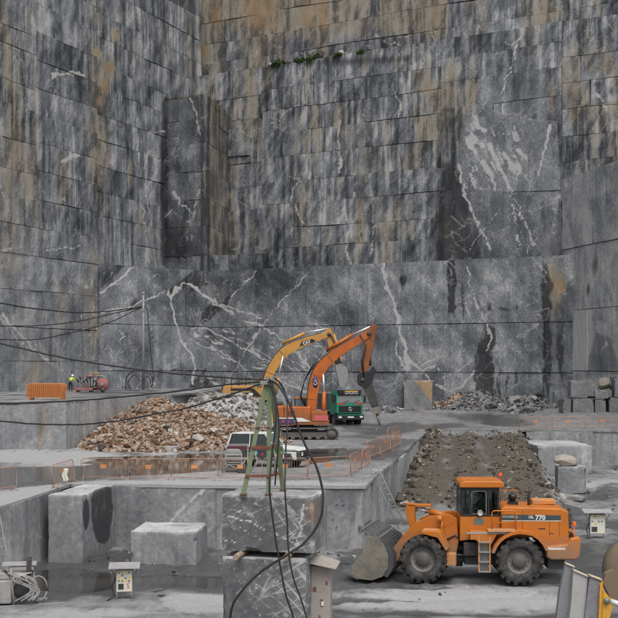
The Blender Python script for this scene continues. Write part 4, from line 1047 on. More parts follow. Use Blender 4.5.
STONES = [stone_shape(i, 10 + i % 6, (0.55, 0.75, 0.9)[i % 3]) for i in range(14)]
def rot3(rng):
    return np.array(Euler((rng.uniform(-.5, .5), rng.uniform(-.5, .5), rng.uniform(0, 6.28))).to_matrix())
def scatter(name, places, mat, parent=None, seed=1):
    """places: (x, y, z, size) of every stone; one joined mesh"""
    rng = random.Random(seed)
    Vs, Ts = [], []; b = 0
    for x, y, z, r in places:
        V, T = STONES[rng.randrange(len(STONES))]
        W = (V * np.array([r, r * rng.uniform(.7, 1), r])) @ rot3(rng).T + np.array([x, y, z])
        Vs.append(W); Ts.append(T + b); b += len(W)
    me = np_mesh(name, np.vstack(Vs), np.vstack(Ts), False)
    o = put(name, me, MAT[mat], parent)
    o['kind'] = 'stuff'
    return o
def stone(name, loc, r, mat, parent=None, seed=0, sq=(1, 1, 1), rz=0.0, tilt=0.0, n=16):
    V, T = stone_shape(seed + 1000, n, 0.8)
    M = np.array(Euler((tilt, tilt * .5, rz)).to_matrix())
    V = (V * np.array(sq) * r) @ M.T
    V[:, 2] -= V[:, 2].min()
    me = np_mesh(name, V, T, False)
    o = put(name, me, MAT[mat], parent, bevel=r * 0.06)
    o.location = loc
    return o
def heap(name, label, hfun, ext, n, sizes, mat, base, seed, big=0, bigmat=None, basemat=None):
    """a pile of broken rock: an earthy body, loose stones and some large pieces"""
    rng = random.Random(seed)
    x0, x1, y0, y1 = ext
    root = thing(name, label, 'rubble pile', ((x0 + x1) / 2, (y0 + y1) / 2, base((x0 + x1) / 2, (y0 + y1) / 2)))
    ox, oy, oz = root.location
    nx, ny = int((x1 - x0) / .35) + 2, int((y1 - y0) / .35) + 2
    X, Y = np.meshgrid(np.linspace(x0, x1, nx), np.linspace(y0, y1, ny))
    Hh = hfun(X, Y)
    Z = base(X, Y) + np.where(Hh > 0, Hh, -0.5) - 0.12
    me = grid_mesh('pile_body', np.stack([X - ox, Y - oy, Z - oz], -1), False)
    put('pile_body', me, MAT[basemat or mat], root)
    pl = []
    while len(pl) < n:
        x, y = rng.uniform(x0, x1), rng.uniform(y0, y1)
        h = float(hfun(np.array(x), np.array(y)))
        if h < -0.06: continue
        r = sizes[0] + (sizes[1] - sizes[0]) * rng.random() ** 3.0
        if h < 0.5: r *= 1.15
        pl.append((x - ox, y - oy, float(base(x, y)) + max(h, 0) - 0.1 + r * 0.12 - oz, r))
    scatter('loose_stones', pl, mat, root, seed)
    for i in range(big):
        for _ in range(60):
            x, y = rng.uniform(x0, x1), rng.uniform(y0, y0 + (y1 - y0) * .55)
            h = float(hfun(np.array(x), np.array(y)))
            if -0.05 < h < 2.4: break
        r = rng.uniform(sizes[1] * .9, sizes[1] * 1.5)
        stone('rock', (x - ox, y - oy, float(base(x, y)) + max(h, 0) - r * .3 - oz), r, (bigmat or mat) if i % 3 == 0 else mat, root, seed * 100 + i, rz=rng.uniform(0, 6), tilt=rng.uniform(-.4, .4))
    return root

flatb = lambda x, y: x * 0 + BZ
def brown_h(X, Y):
    dx = X + 10.6; dy = Y - 84.0
    ax = np.where(dx < 0, 6.0, 9.6); ay = np.where(dy < 0, 12.2, 9.0)
    r = ((np.abs(dx) / ax) ** 2.2 + (np.abs(dy) / ay) ** 2.2) ** (1 / 2.2)
    return 3.05 * (1 - r) + (fbm(X * .7, Y * .5, 33, 3) - .5) * 0.7 * np.clip(1.4 - r, 0, 1)
heap('rubble_pile', 'large heap of broken brown and tan rock beside the puddle', brown_h, (-17.5, 0, 71, 94), 8000, (.06, .32), 'rubble_brown', flatb, 3, big=22, bigmat='rubble_mixed')
def grey_h(X, Y):
    dx = X + 6.6; dy = Y - 93.5
    r = ((np.abs(dx) / np.where(dx < 0, 6.0, 6.5)) ** 2.4 + (np.abs(dy) / 9.0) ** 2.4) ** (1 / 2.4)
    return 2.75 * np.clip((1 - r) * 1.5, -1, 1) + (fbm(X * .6, Y * .5, 34, 3) - .5) * 0.9 * np.clip(1.4 - r, 0, 1)
heap('rubble_pile', 'heap of pale grey broken stone behind the brown heap, under the yellow excavator', grey_h, (-14, 1.5, 84, 104), 3200, (.09, .42), 'rubble_mixed', flatb, 4, big=14, bigmat='rubble_mixed', basemat='rubble_grey')

def bench_far(Y): return BZ + 0.9 * float(sstep(102, 126, np.array(float(Y))))
bench_rise = lambda x, y: BZ + 0.9 * sstep(102, 126, np.asarray(y, float)) + np.asarray(x, float) * 0
def talus(name, label, A, B, hgt, depth, n, sizes, mat, seed, big=6, bigmat=None):
    A, B = Vector(A), Vector(B); d = (B - A); L = d.length; d.normalize(); nn = Vector((d.y, -d.x))
    def hf(X, Y):
        s = (X - A.x) * d.x + (Y - A.y) * d.y; t = (X - A.x) * nn.x + (Y - A.y) * nn.y
        env = np.clip(np.minimum(s, L - s) / 2.5, -1, 1)
        w = (fbm(s * .4, s * 0 + seed, seed, 3) - .5)
        return np.minimum(hgt * (1.25 + w) * (1 - t / depth) - .25, 3) * np.clip(env, 0, 1) - 0.3 * (env <= 0) - 5 * (t < -1.2) - 0.2 * (t > depth)
    xs = [A.x, B.x, A.x + nn.x * depth, B.x + nn.x * depth]; ys = [A.y, B.y, A.y + nn.y * depth, B.y + nn.y * depth]
    return heap(name, label, hf, (min(xs), max(xs), min(ys), max(ys)), n, sizes, mat, bench_rise, seed, big, bigmat)
talus('rubble_pile', 'long bank of dark grey rubble along the foot of the back wall', at(436, 124.6), at(566, 117.6), 1.5, 6.0, 1300, (.10, .42), 'rubble_grey', 6, big=14, bigmat='rubble_mixed')
talus('rubble_pile', 'small patch of orange tinted stones at the foot of the back wall beside tan block', at(434, 122.6), at(472, 120.0), 1.2, 3.0, 160, (.12, .42), 'rubble_brown', 7, big=5, bigmat='rubble_brown')
talus('rubble_pile', 'low scatter of grey stones in front of the grey block by the truck', at(368, 119.6), at(404, 118.0), 0.6, 4.0, 240, (.12, .42), 'rubble_grey', 8, big=6)

# ---- rectangular blocks of marble, tops painted paler for dust and light from above
def stone_block(name, label, size, loc, rz=0.0, mat='rock_block', amp=0.035, edge=0.07, step=0.12, pfun=None, group=None, taper=(0, 0), A0=0.5, cat='stone block', seed=0, parent=None):
    w, d, h = size
    Vs, Qs, b = [], [], 0
    def face(o, ex, ey, lx, ly):
        nonlocal b
        nx, ny = max(3, int(lx / step) + 2), max(3, int(ly / step) + 2)
        a = np.linspace(0, 1, nx)[None, :, None]; c = np.linspace(0, 1, ny)[:, None, None]
        PT = np.array(o)[None, None, :] + a * np.array(ex)[None, None, :] * lx + c * np.array(ey)[None, None, :] * ly
        idx = np.arange(nx * ny).reshape(ny, nx) + b
        Vs.append(PT.reshape(-1, 3)); b += nx * ny
        Qs.append(np.stack([idx[:-1, :-1], idx[:-1, 1:], idx[1:, 1:], idx[1:, :-1]], -1).reshape(-1, 4))
    X, Y, Z = (1, 0, 0), (0, 1, 0), (0, 0, 1)
    face((-w / 2, 0, 0), X, Z, w, h); face((w / 2, 0, 0), Y, Z, d, h); face((w / 2, d, 0), (-1, 0, 0), Z, w, h); face((-w / 2, d, 0), (0, -1, 0), Z, d, h)
    face((-w / 2, 0, h), X, Y, w, d); face((-w / 2, d, 0), X, (0, -1, 0), w, d)
    V = np.vstack(Vs)
    c = np.array([0, d / 2, h / 2]); hs_ = np.array([w / 2, d / 2, h / 2])
    q = (V - c)
    dist = hs_ - np.abs(q)                                            # distance to each pair of faces
    ds = np.sort(dist, 1)
    e2 = ds[:, 1]                                                     # how near to an edge
    p1 = V[:, 0] * 1.0 + V[:, 2] * .7 + seed * 3.3; p2 = V[:, 1] * 1.0 - V[:, 2] * .6 + seed * 7.7
    ch = edge * sstep(0.13, 0.0, e2) * (0.06 + 3.4 * np.clip(fbm(p1 * 1.9, p2 * 1.9, 12 + seed, 3) - .56, 0, 1) * 2)
    inw = -np.sign(q) * (dist < 0.17)
    V = V + inw * ch[:, None] * 0.8
    for ax in range(3):
        V[:, ax] += (fbm(p1 * 1.3 + ax * 9, p2 * 1.3, 40 + ax + seed, 3) - .5) * 1.1 * amp
    t = np.clip(V[:, 2] / h, 0, 1)
    V[:, 0] *= 1 + taper[0] * t; V[:, 1] += taper[1] * t
    ca, sa = math.cos(rz), math.sin(rz)
    WX = loc[0] + V[:, 0] * ca - V[:, 1] * sa; WY = loc[1] + V[:, 0] * sa + V[:, 1] * ca; WZ = loc[2] + V[:, 2]
    u = UC + F * WX / WY; v = VH - (WZ - H) * F / WY
    A = np.zeros((len(V), 4)); A[:, 3] = A0 + .2 * (fbm(p1 * .8, p2 * .8, 50 + seed, 3) - .5)
    if pfun is not None: pfun(A, u, v, V, (w, d, h))
    me = np_mesh(name, V, np.vstack(Qs), True, A)
    bm = bmesh.new(); bm.from_mesh(me)
    bmesh.ops.remove_doubles(bm, verts=bm.verts, dist=0.0005)
    for ed in bm.edges:
        if len(ed.link_faces) == 2 and ed.calc_face_angle() > R(35): ed.smooth = False
    bm.to_mesh(me); bm.free()
    o = put(name, me, MAT[mat], parent)
    o.location = loc; o.rotation_euler = (0, 0, rz)
    if label: tag(o, label, cat, group)
    return o
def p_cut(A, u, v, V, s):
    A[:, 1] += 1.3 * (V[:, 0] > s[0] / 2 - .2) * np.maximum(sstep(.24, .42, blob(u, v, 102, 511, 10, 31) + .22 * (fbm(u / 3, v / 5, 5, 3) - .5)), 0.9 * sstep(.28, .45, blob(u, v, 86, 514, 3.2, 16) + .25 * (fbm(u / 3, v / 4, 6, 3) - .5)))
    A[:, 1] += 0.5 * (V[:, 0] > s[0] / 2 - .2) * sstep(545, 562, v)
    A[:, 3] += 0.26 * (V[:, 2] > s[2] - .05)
ANG = R(-10)
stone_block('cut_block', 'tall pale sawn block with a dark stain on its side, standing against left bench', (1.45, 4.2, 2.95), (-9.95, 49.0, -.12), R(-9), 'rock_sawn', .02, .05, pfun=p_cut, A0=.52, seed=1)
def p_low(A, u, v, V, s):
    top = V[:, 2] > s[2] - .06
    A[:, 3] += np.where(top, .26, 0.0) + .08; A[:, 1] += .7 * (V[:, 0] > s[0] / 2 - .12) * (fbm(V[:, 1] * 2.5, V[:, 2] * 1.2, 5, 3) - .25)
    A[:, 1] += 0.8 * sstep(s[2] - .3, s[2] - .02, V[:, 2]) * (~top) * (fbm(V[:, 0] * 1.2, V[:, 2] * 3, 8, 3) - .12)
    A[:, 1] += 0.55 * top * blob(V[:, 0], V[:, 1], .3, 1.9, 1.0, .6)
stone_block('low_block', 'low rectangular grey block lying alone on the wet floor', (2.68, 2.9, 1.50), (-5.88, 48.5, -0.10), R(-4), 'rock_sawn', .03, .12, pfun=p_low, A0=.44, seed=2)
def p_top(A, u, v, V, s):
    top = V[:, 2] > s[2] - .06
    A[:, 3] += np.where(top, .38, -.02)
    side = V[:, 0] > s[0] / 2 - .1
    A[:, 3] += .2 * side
    A[:, 0] += .75 * blob(u, v, 312, 510, 9, 22) * (~top) - .2 * top
    A[:, 2] = np.maximum(A[:, 2], (~top) * veins(u, v, [([(223, 515), (250, 522), (275, 534), (297, 545)], 1.5, 1.0), ([(222, 508), (240, 511)], 1.5, .7), ([(224, 538), (236, 543)], 1.5, .8), ([(303, 505), (301, 525), (297, 547)], 2.4, .9), ([(235, 498), (262, 505)], 1.5, .6), ([(240, 528), (262, 540)], 1.5, .6), ([(268, 497), (272, 503)], 1.5, .7), ([(285, 515), (300, 522)], 1.5, .6), ([(225, 525), (240, 530)], 1.5, .6)]))
    A[:, 1] += 0.6 * (~top) * blob(u, v, 228, 545, 5, 5)
SB = R(-11)
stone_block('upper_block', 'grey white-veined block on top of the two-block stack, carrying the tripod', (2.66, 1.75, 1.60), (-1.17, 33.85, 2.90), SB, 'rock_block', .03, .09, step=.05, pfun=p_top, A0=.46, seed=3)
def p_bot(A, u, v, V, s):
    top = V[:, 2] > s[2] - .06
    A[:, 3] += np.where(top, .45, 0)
    for i in range(1):
        A[:, 2] = np.maximum(A[:, 2], (~top) * .62 * np.exp(-((np.abs(fbm(u / 11, v / 15, 7, 5) - .5)) / .016) ** 2))
        A[:, 2] = np.maximum(A[:, 2], (~top) * .5 * np.exp(-((np.abs(fbm(u / 6, v / 18, 17, 4) - .5)) / .02) ** 2) * sstep(585, 560, v))
    A[:, 1] += .7 * (~top) * ((u > 244) & (u < 256) & (v > 598) & (v < 599.2))
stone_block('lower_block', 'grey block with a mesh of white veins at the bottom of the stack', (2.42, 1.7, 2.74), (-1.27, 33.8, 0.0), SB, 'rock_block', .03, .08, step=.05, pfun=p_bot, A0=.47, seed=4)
for i, (x, lab) in enumerate(((-2.02, 'short round timber under the left end of the upper block'), (-0.62, 'short round timber under the middle of the upper block'))):
    mb = MB()
    c = Vector((x, 33.55, 2.82)); t = Vector((math.sin(-SB), math.cos(SB), 0)).normalized()
    pts = [c - t * 0.12 + t * k * 0.3 for k in range(7)]
    mb.tube([(p.x - x, p.y - 33.55, p.z - 2.72) for p in pts], [.085, .09, .088, .086, .09, .088, .085], 10)
    o = put('timber_spacer', mb, MAT['wood'], loc=(x, 33.55, 2.72))
    tag(o, lab, 'timber')

def p_pale(A, u, v, V, s): A[:, 3] += np.where(V[:, 2] > s[2] - .06, .2, .05)
stone_block('bench_block', 'broad pale block built against the right bench, behind the boulder', (4.0, 6.0, 2.15), (18.7, 87.6, 0), R(2), 'rock_sawn', .05, .12, step=.16, pfun=p_pale, A0=.52, seed=5)
stone_block('square_block', 'small squared grey block with a boulder resting on it', (1.75, 1.8, 1.75), (16.35, 74.6, 0), R(-6), 'rock_sawn', .05, .15, pfun=p_pale, A0=.46, seed=6)
o = stone('boulder', (16.1, 75.1, 1.70), 1.0, 'rock_tan', None, 61, (1.02, .75, .52), 0.3, .22, 22)
tag(o, 'rounded tan boulder balanced on the small squared block', 'boulder')
for i, (u, v, r, sq, m, lab) in enumerate(((541, 500, .62, (1, .8, .8), 'rubble_mixed', 'pale boulder at the foot of the ramp left of the small squared block'), (562, 499, .5, (1.2, .8, .7), 'rubble_mixed', 'rounded grey boulder in front of the small squared block'),
                                     (578, 501, .55, (1.5, .8, .6), 'rubble_mixed', 'long low pale boulder right of the small squared block'), (590, 493, .45, (1.3, .8, .6), 'rubble_grey', 'dark low boulder at the right end of the boulders by the squared block'),
                                     (556, 483, .5, (.8, .8, 1.0), 'rock_tan', 'tan boulder leaning on the left side of the small squared block'))):
    p = G(u, v, 0)
    o = stone('boulder', (p.x, p.y, -.05), r, m, None, 70 + i, sq, i * 1.3, .1, 18)
    tag(o, lab, 'boulder', 'boulders at the foot of the ramp')

# blocks at the foot of the back and right walls
def p_tan(A, u, v, V, s):
    A[:, 0] += 0.35; A[:, 3] += .06
    m = sstep(-1.0, 1.0, (u - 414) * 0.75 - (v - 379) * 0.62 + 1)
    A[:, 0] += 0.85 * m * (V[:, 1] < .3); A[:, 3] += .2 * m * (V[:, 1] < .3)
zt = bench_far(120)
stone_block('tan_block', 'upright block with an orange tan upper corner at the foot of the back wall', (2.8, 2.2, 2.95), (at(418, 119)[0], 119, zt - .1), R(-8), 'rock_sawn', .07, .2, pfun=p_tan, A0=.42, seed=7)
stone_block('grey_block', 'squared grey block left of the tan block at the foot of the back wall', (3.2, 2.5, 2.9), (at(388.5, 121)[0], 121, bench_far(121) - .1), R(-6), 'rock_clean', .06, .12, A0=.50, seed=8)
YR = 106.0
zr = bench_far(YR) + .2
def rblk(u0, u1, v0, v1, lab, seed, mat='rock_sawn', A0=.5, d=1.9, Y=YR, rz=0.0, pf=None):
    a, b = P(u0, v1, Y), P(u1, v0, Y)
    return stone_block('stacked_block', lab, (b.x - a.x, d, b.z - a.z), ((a.x + b.x) / 2, Y, a.z), rz, mat, .07, .18, pfun=pf, A0=A0, seed=seed, group='blocks stacked below the right wall')
rblk(573, 594, 398.5, 413, 'lower of two squared pale blocks stacked below right wall', 11, A0=.53, rz=R(3))
rblk(571, 594, 381, 396.5, 'upper of two squared pale blocks stacked below right wall', 12, A0=.50, rz=R(-4))
rblk(595, 606, 399.5, 413, 'narrow block under the sloping slab below right wall', 13, A0=.46)
rblk(594.5, 612, 390, 398.6, 'slab between the narrow block and the tan boulder below right wall', 14, A0=.54, rz=R(5))
def p_brn(A, u, v, V, s): A[:, 0] += .5; A[:, 3] += .02
rblk(609.5, 628, 398, 414, 'dark low block at the far right edge below right wall', 15, A0=.40)
rblk(615, 634, 376, 397, 'grey block cut by right edge of photo above the dark low block', 16, A0=.44)
rblk(563, 571, 399, 413, 'small dark block wedged left of the two stacked pale blocks', 18, A0=.36)
p = P(605, 389.6, YR + .9)
tag(stone('boulder', (p.x, p.y, p.z), .95, 'rock_tan', None, 88, (.95, .8, .95), .6, .15, 24), 'rounded brownish boulder on top of the slab below right wall', 'boulder')
p = P(567, 413, YR + 1.5)
# loose stone over ramp, floor edges and ledges
rng = random.Random(11)
pl = []
while len(pl) < 4200:
    Y = rng.uniform(64, 95); X = rng.uniform(bench_x(Y) - .2, ramp_right(Y) + 1.6)
    q = (X - bench_x(Y)) / (ramp_right(Y) - bench_x(Y))
    tr = max(math.exp(-((q - .30) / .09) ** 2), math.exp(-((q - .62) / .09) ** 2))
    if rng.random() < tr * .85: continue
    r = .028 + .22 * rng.random() ** 6
    if q > .95: r *= 1.35
    if q < .10: r *= 2.0
    pl.append((X, Y, float(ground_z(np.array(X), np.array(Y))) + r * .1, r))
o = scatter('ramp_stones', pl, 'rubble_ramp', None, 5)
tag(o, 'loose brown and grey stones covering the ramp', 'rubble', kind='stuff')
pl = []
for i in range(700):
    k_ = rng.random()
    if k_ < .35: X = rng.uniform(13, 24); Y = rng.uniform(66, 92)
    elif k_ < .6: X = rng.uniform(-10.4, 2.2); Y = rng.uniform(51.2, 52.6) - (0.07 * (X + 10) if X < 2 else 0)
    elif k_ < .8: X = rng.uniform(-9, -3); Y = rng.uniform(46, 51)
    else: X = rng.uniform(1, 18); Y = rng.uniform(39, 62)
    r = .03 + .16 * rng.random() ** 4
    pl.append((X, Y, float(ground_z(np.array(X), np.array(Y))) + r * .1, r))
tag(scatter('floor_stones', pl, 'rubble_grey', None, 6), 'small stones and mud clods strewn over the quarry floor', 'rubble', kind='stuff')
pl = []
for i in range(520):
    k_ = rng.random()
    if k_ < .4: X = rng.uniform(-18, -15); Y = rng.uniform(72, 74.0)
    elif k_ < .7: X = rng.uniform(-10, 5); Y = rng.uniform(53.5, 60)
    else: X = rng.uniform(-6, 16); Y = rng.uniform(78, 100)
    if k_ >= .4 and X > bench_x(Y) - .3: continue
    r = .03 + .13 * rng.random() ** 3
    pl.append((X, Y, BZ + r * .2, r))
tag(scatter('bench_stones', pl, 'rubble_mixed', None, 7), 'small stones strewn over the top of the bench', 'rubble', kind='stuff')
pl = []
for i in range(420):
    t = rng.random()
    q_ = Vector(BK_A).lerp(Vector(BK_B), .02 + .55 * t) + Vector((0.4, rng.uniform(.3, 2.2)))
    r = .08 + .30 * rng.random() ** 3
    pl.append((q_.x, q_.y, 43.5 + r * .3, r))
tag(scatter('ledge_stones', pl, 'rubble_grey', None, 8), 'broken stones lying on the high ledge of back wall', 'rubble', kind='stuff')
# squared stones standing on the brink of the high ledge, and shrubs between them
for i, (u, r) in enumerate(((270, .55), (286, .8), (297, .75), (320, 1.0), (341, .7), (346, .6), (369, .8), (458, .5))):
    q_ = wm.A + wm.d * wm.s_of(u)
    o = stone('ledge_boulder', (q_.x, q_.y + .5, 43.45), r, 'rubble_mixed' if i % 2 else 'rubble_grey', None, 300 + i, (.8, .8, 1.0), i, .1, 18)
    tag(o, f'grey boulder on the brink of the high ledge, {("first", "second", "third", "fourth", "fifth", "sixth", "seventh", "eighth")[i]} from the left', 'boulder', 'boulders on the high ledge')

def tuft(name, label, cat, loc, w, h, n, mat, seed, group=None, flat=False):
    rng = random.Random(seed)
    V, T = [], []
    for i in range(n):
        a = rng.uniform(0, 6.28); rr = w * math.sqrt(rng.random())
        x, y = rr * math.cos(a), rr * math.sin(a) * .6
        z = h * rng.random() ** (1.2 if not flat else 2.0) * (1.15 - rr / w)
        s = rng.uniform(.10, .22) * (1 if not flat else .8)
        M = np.array(Euler((rng.uniform(-1.2, 1.2), rng.uniform(-1.2, 1.2), a)).to_matrix())
        q = np.array([(-s, 0, 0), (0, -s * .5, 0), (s, 0, .03), (0, s * .5, 0)]) @ M.T + np.array([x, y, z])
        T.append([len(V), len(V) + 1, len(V) + 2, len(V) + 3]); V += list(q)
    root = thing(name, label, cat, loc, 0, group)
    put('foliage', np_mesh('foliage', np.array(V), np.array(T), False), MAT[mat], root)
    mb = MB()
    for i in range(5):
        a = i * 1.3
        mb.tube([(0, 0, -.1), (w * .3 * math.cos(a), w * .2 * math.sin(a), h * .4), (w * .5 * math.cos(a), w * .3 * math.sin(a), h * .75)], [.03, .02, .01], 5)
    put('stem', mb, MAT['wood'], root)
    return root
for i, (u, w, h) in enumerate(((279, .9, 1.0), (302, .6, .7), (313, .8, 1.1), (339, .7, .55), (362, .6, .5))):
    q_ = wm.A + wm.d * wm.s_of(u)
    tuft('shrub', ('leafy green shrub on the high ledge, leftmost of five', 'leafy green shrub on the high ledge, second of five from left', 'leafy green shrub on the high ledge, middle of five', 'leafy green shrub on the high ledge, fourth of five from left', 'leafy green shrub on the high ledge, rightmost of five')[i], 'shrub', (q_.x, q_.y + .2, 43.5), w, h, 300, 'leaf_green', 20 + i, 'shrubs on the high ledge')
for i, (x0_, y0_, x1_, y1_, z, n_, lab) in enumerate(((PB_A[0], PB_A[1] + .3, PB_B[0], PB_B[1] + .4, 38.75, 9, 'dull green grass growing along the top of the buttress'), (PB_B[0], PB_B[1] + .3, PB_C[0], PB_C[1], 37.9, 8, 'dull green grass on the sloping right top of the buttress'))):
    V, T = [], []
    for j in range(1500):
        t = rng.random(); x = x0_ + (x1_ - x0_) * t; y = y0_ + (y1_ - y0_) * t + rng.uniform(-.2, .9); s = rng.uniform(.2, .55); a = rng.uniform(0, 6.28); ln = rng.uniform(-.3, .3)
        zz = z + rng.uniform(-.2, .1)
        b_ = len(V); dx, dy = .03 * math.cos(a), .03 * math.sin(a)
        V += [(x - dx, y - dy, zz), (x + dx, y + dy, zz), (x + ln, y + ln * .5, zz + s)]; T.append([b_, b_ + 1, b_ + 2])
    tag(put('ledge_grass', np_mesh('ledge_grass', np.array(V), np.array(T), False), MAT['grass_dull']), lab, 'grass', kind='stuff')
for i, (u, n_) in enumerate(((205, 700), (250, 500), (395, 400), (428, 300))):
    q_ = wm.A + wm.d * wm.s_of(u)
    V, T = [], []
    for j in range(n_):
        t = rng.uniform(-2.4, 2.4); x = q_.x + wm.d.x * t; y = q_.y + wm.d.y * t + rng.uniform(0, 1.2); s = rng.uniform(.12, .4); a = rng.uniform(0, 6.28)
        b_ = len(V); dx, dy = .03 * math.cos(a), .03 * math.sin(a); ln = rng.uniform(-.2, .2)
        V += [(x - dx, y - dy, 43.4), (x + dx, y + dy, 43.4), (x + ln, y, 43.4 + s)]; T.append([b_, b_ + 1, b_ + 2])
    tag(put('ledge_grass', np_mesh('ledge_grass', np.array(V), np.array(T), False), MAT['grass_dull']), ('dull grass at the left end of the high ledge', 'thin grass left of the shrubs on the high ledge', 'thin grass right of the boulders on the high ledge', 'sparse grass far along the high ledge to the right')[i], 'grass', kind='stuff')

# ================================================================== MACHINES
def wheel(parent, c, r, w, name='wheel', lugs=18, rimr=0.52, dirx=1, M=None, rimmat='rim_grey', hubmat='hub_grey', side=-1):
    """tyre with block tread, dished rim, hub; c = centre, axle along y; side = which y the outer face looks to"""
    def xf(mb): return mb.xf(M) if M is not None else mb
    t = MB(); h = w / 2
    prof = [(r * rimr, -h * .82), (r * .70, -h), (r * .87, -h * .98), (r * .925, -h * .80), (r * .925, h * .80), (r * .87, h * .98), (r * .70, h), (r * rimr, h * .82), (r * rimr * .96, 0)]
    t.lathe(prof, 36, 'y', c, True)
    for k in range(lugs):
        for s in (-1, 1):
            a = 2 * math.pi * (k + (0.25 if s > 0 else 0)) / lugs
            R1, R2 = r * .80, r * 1.0
            da = math.pi / lugs * .50; sk = math.pi / lugs * .8
            vs = []
            for rr, y in ((r * .83, s * h * 1.05), (R2, s * h * .92), (R2, s * h * .06), (r * .90, s * h * .06), (r * .78, s * h * .9)):
                for d_ in (-da, da):
                    aa = a + d_ + (sk if abs(y) < h * .5 else 0)
                    vs.append((c[0] + rr * math.cos(aa), c[1] + y, c[2] + rr * math.sin(aa)))
            t.add(vs, [(0, 1, 3, 2), (2, 3, 5, 4), (4, 5, 7, 6), (6, 7, 9, 8), (8, 9, 1, 0), (0, 2, 4, 6, 8), (1, 9, 7, 5, 3)])
    wo_ = put(name, xf(t), MAT['rubber'], parent)
    rm = MB(); o_ = side
    rr = r * rimr
    rm.lathe([(rr * 1.06, o_ * h * .86), (rr * 1.06, o_ * h * .72), (rr * .94, o_ * h * .70), (rr * .86, o_ * h * .42), (rr * .60, o_ * h * .36), (rr * .56, o_ * h * .55)], 32, 'y', c)
    put('rim', xf(rm), MAT[rimmat], wo_)
    hb = MB()
    hb.lathe([(rr * .56, o_ * h * .34), (rr * .56, o_ * h * .62), (rr * .50, o_ * h * .72), (0.001, o_ * h * .74)], 24, 'y', c)
    for k in range(12):
        a = 2 * math.pi * k / 12
        hb.lathe([(rr * .04, o_ * h * .36), (rr * .04, o_ * h * .46), (0.001, o_ * h * .46)], 6, 'y', (c[0] + rr * .74 * math.cos(a), c[1], c[2] + rr * .74 * math.sin(a)))
    put('hub', xf(hb), MAT[hubmat], wo_)
    return wo_

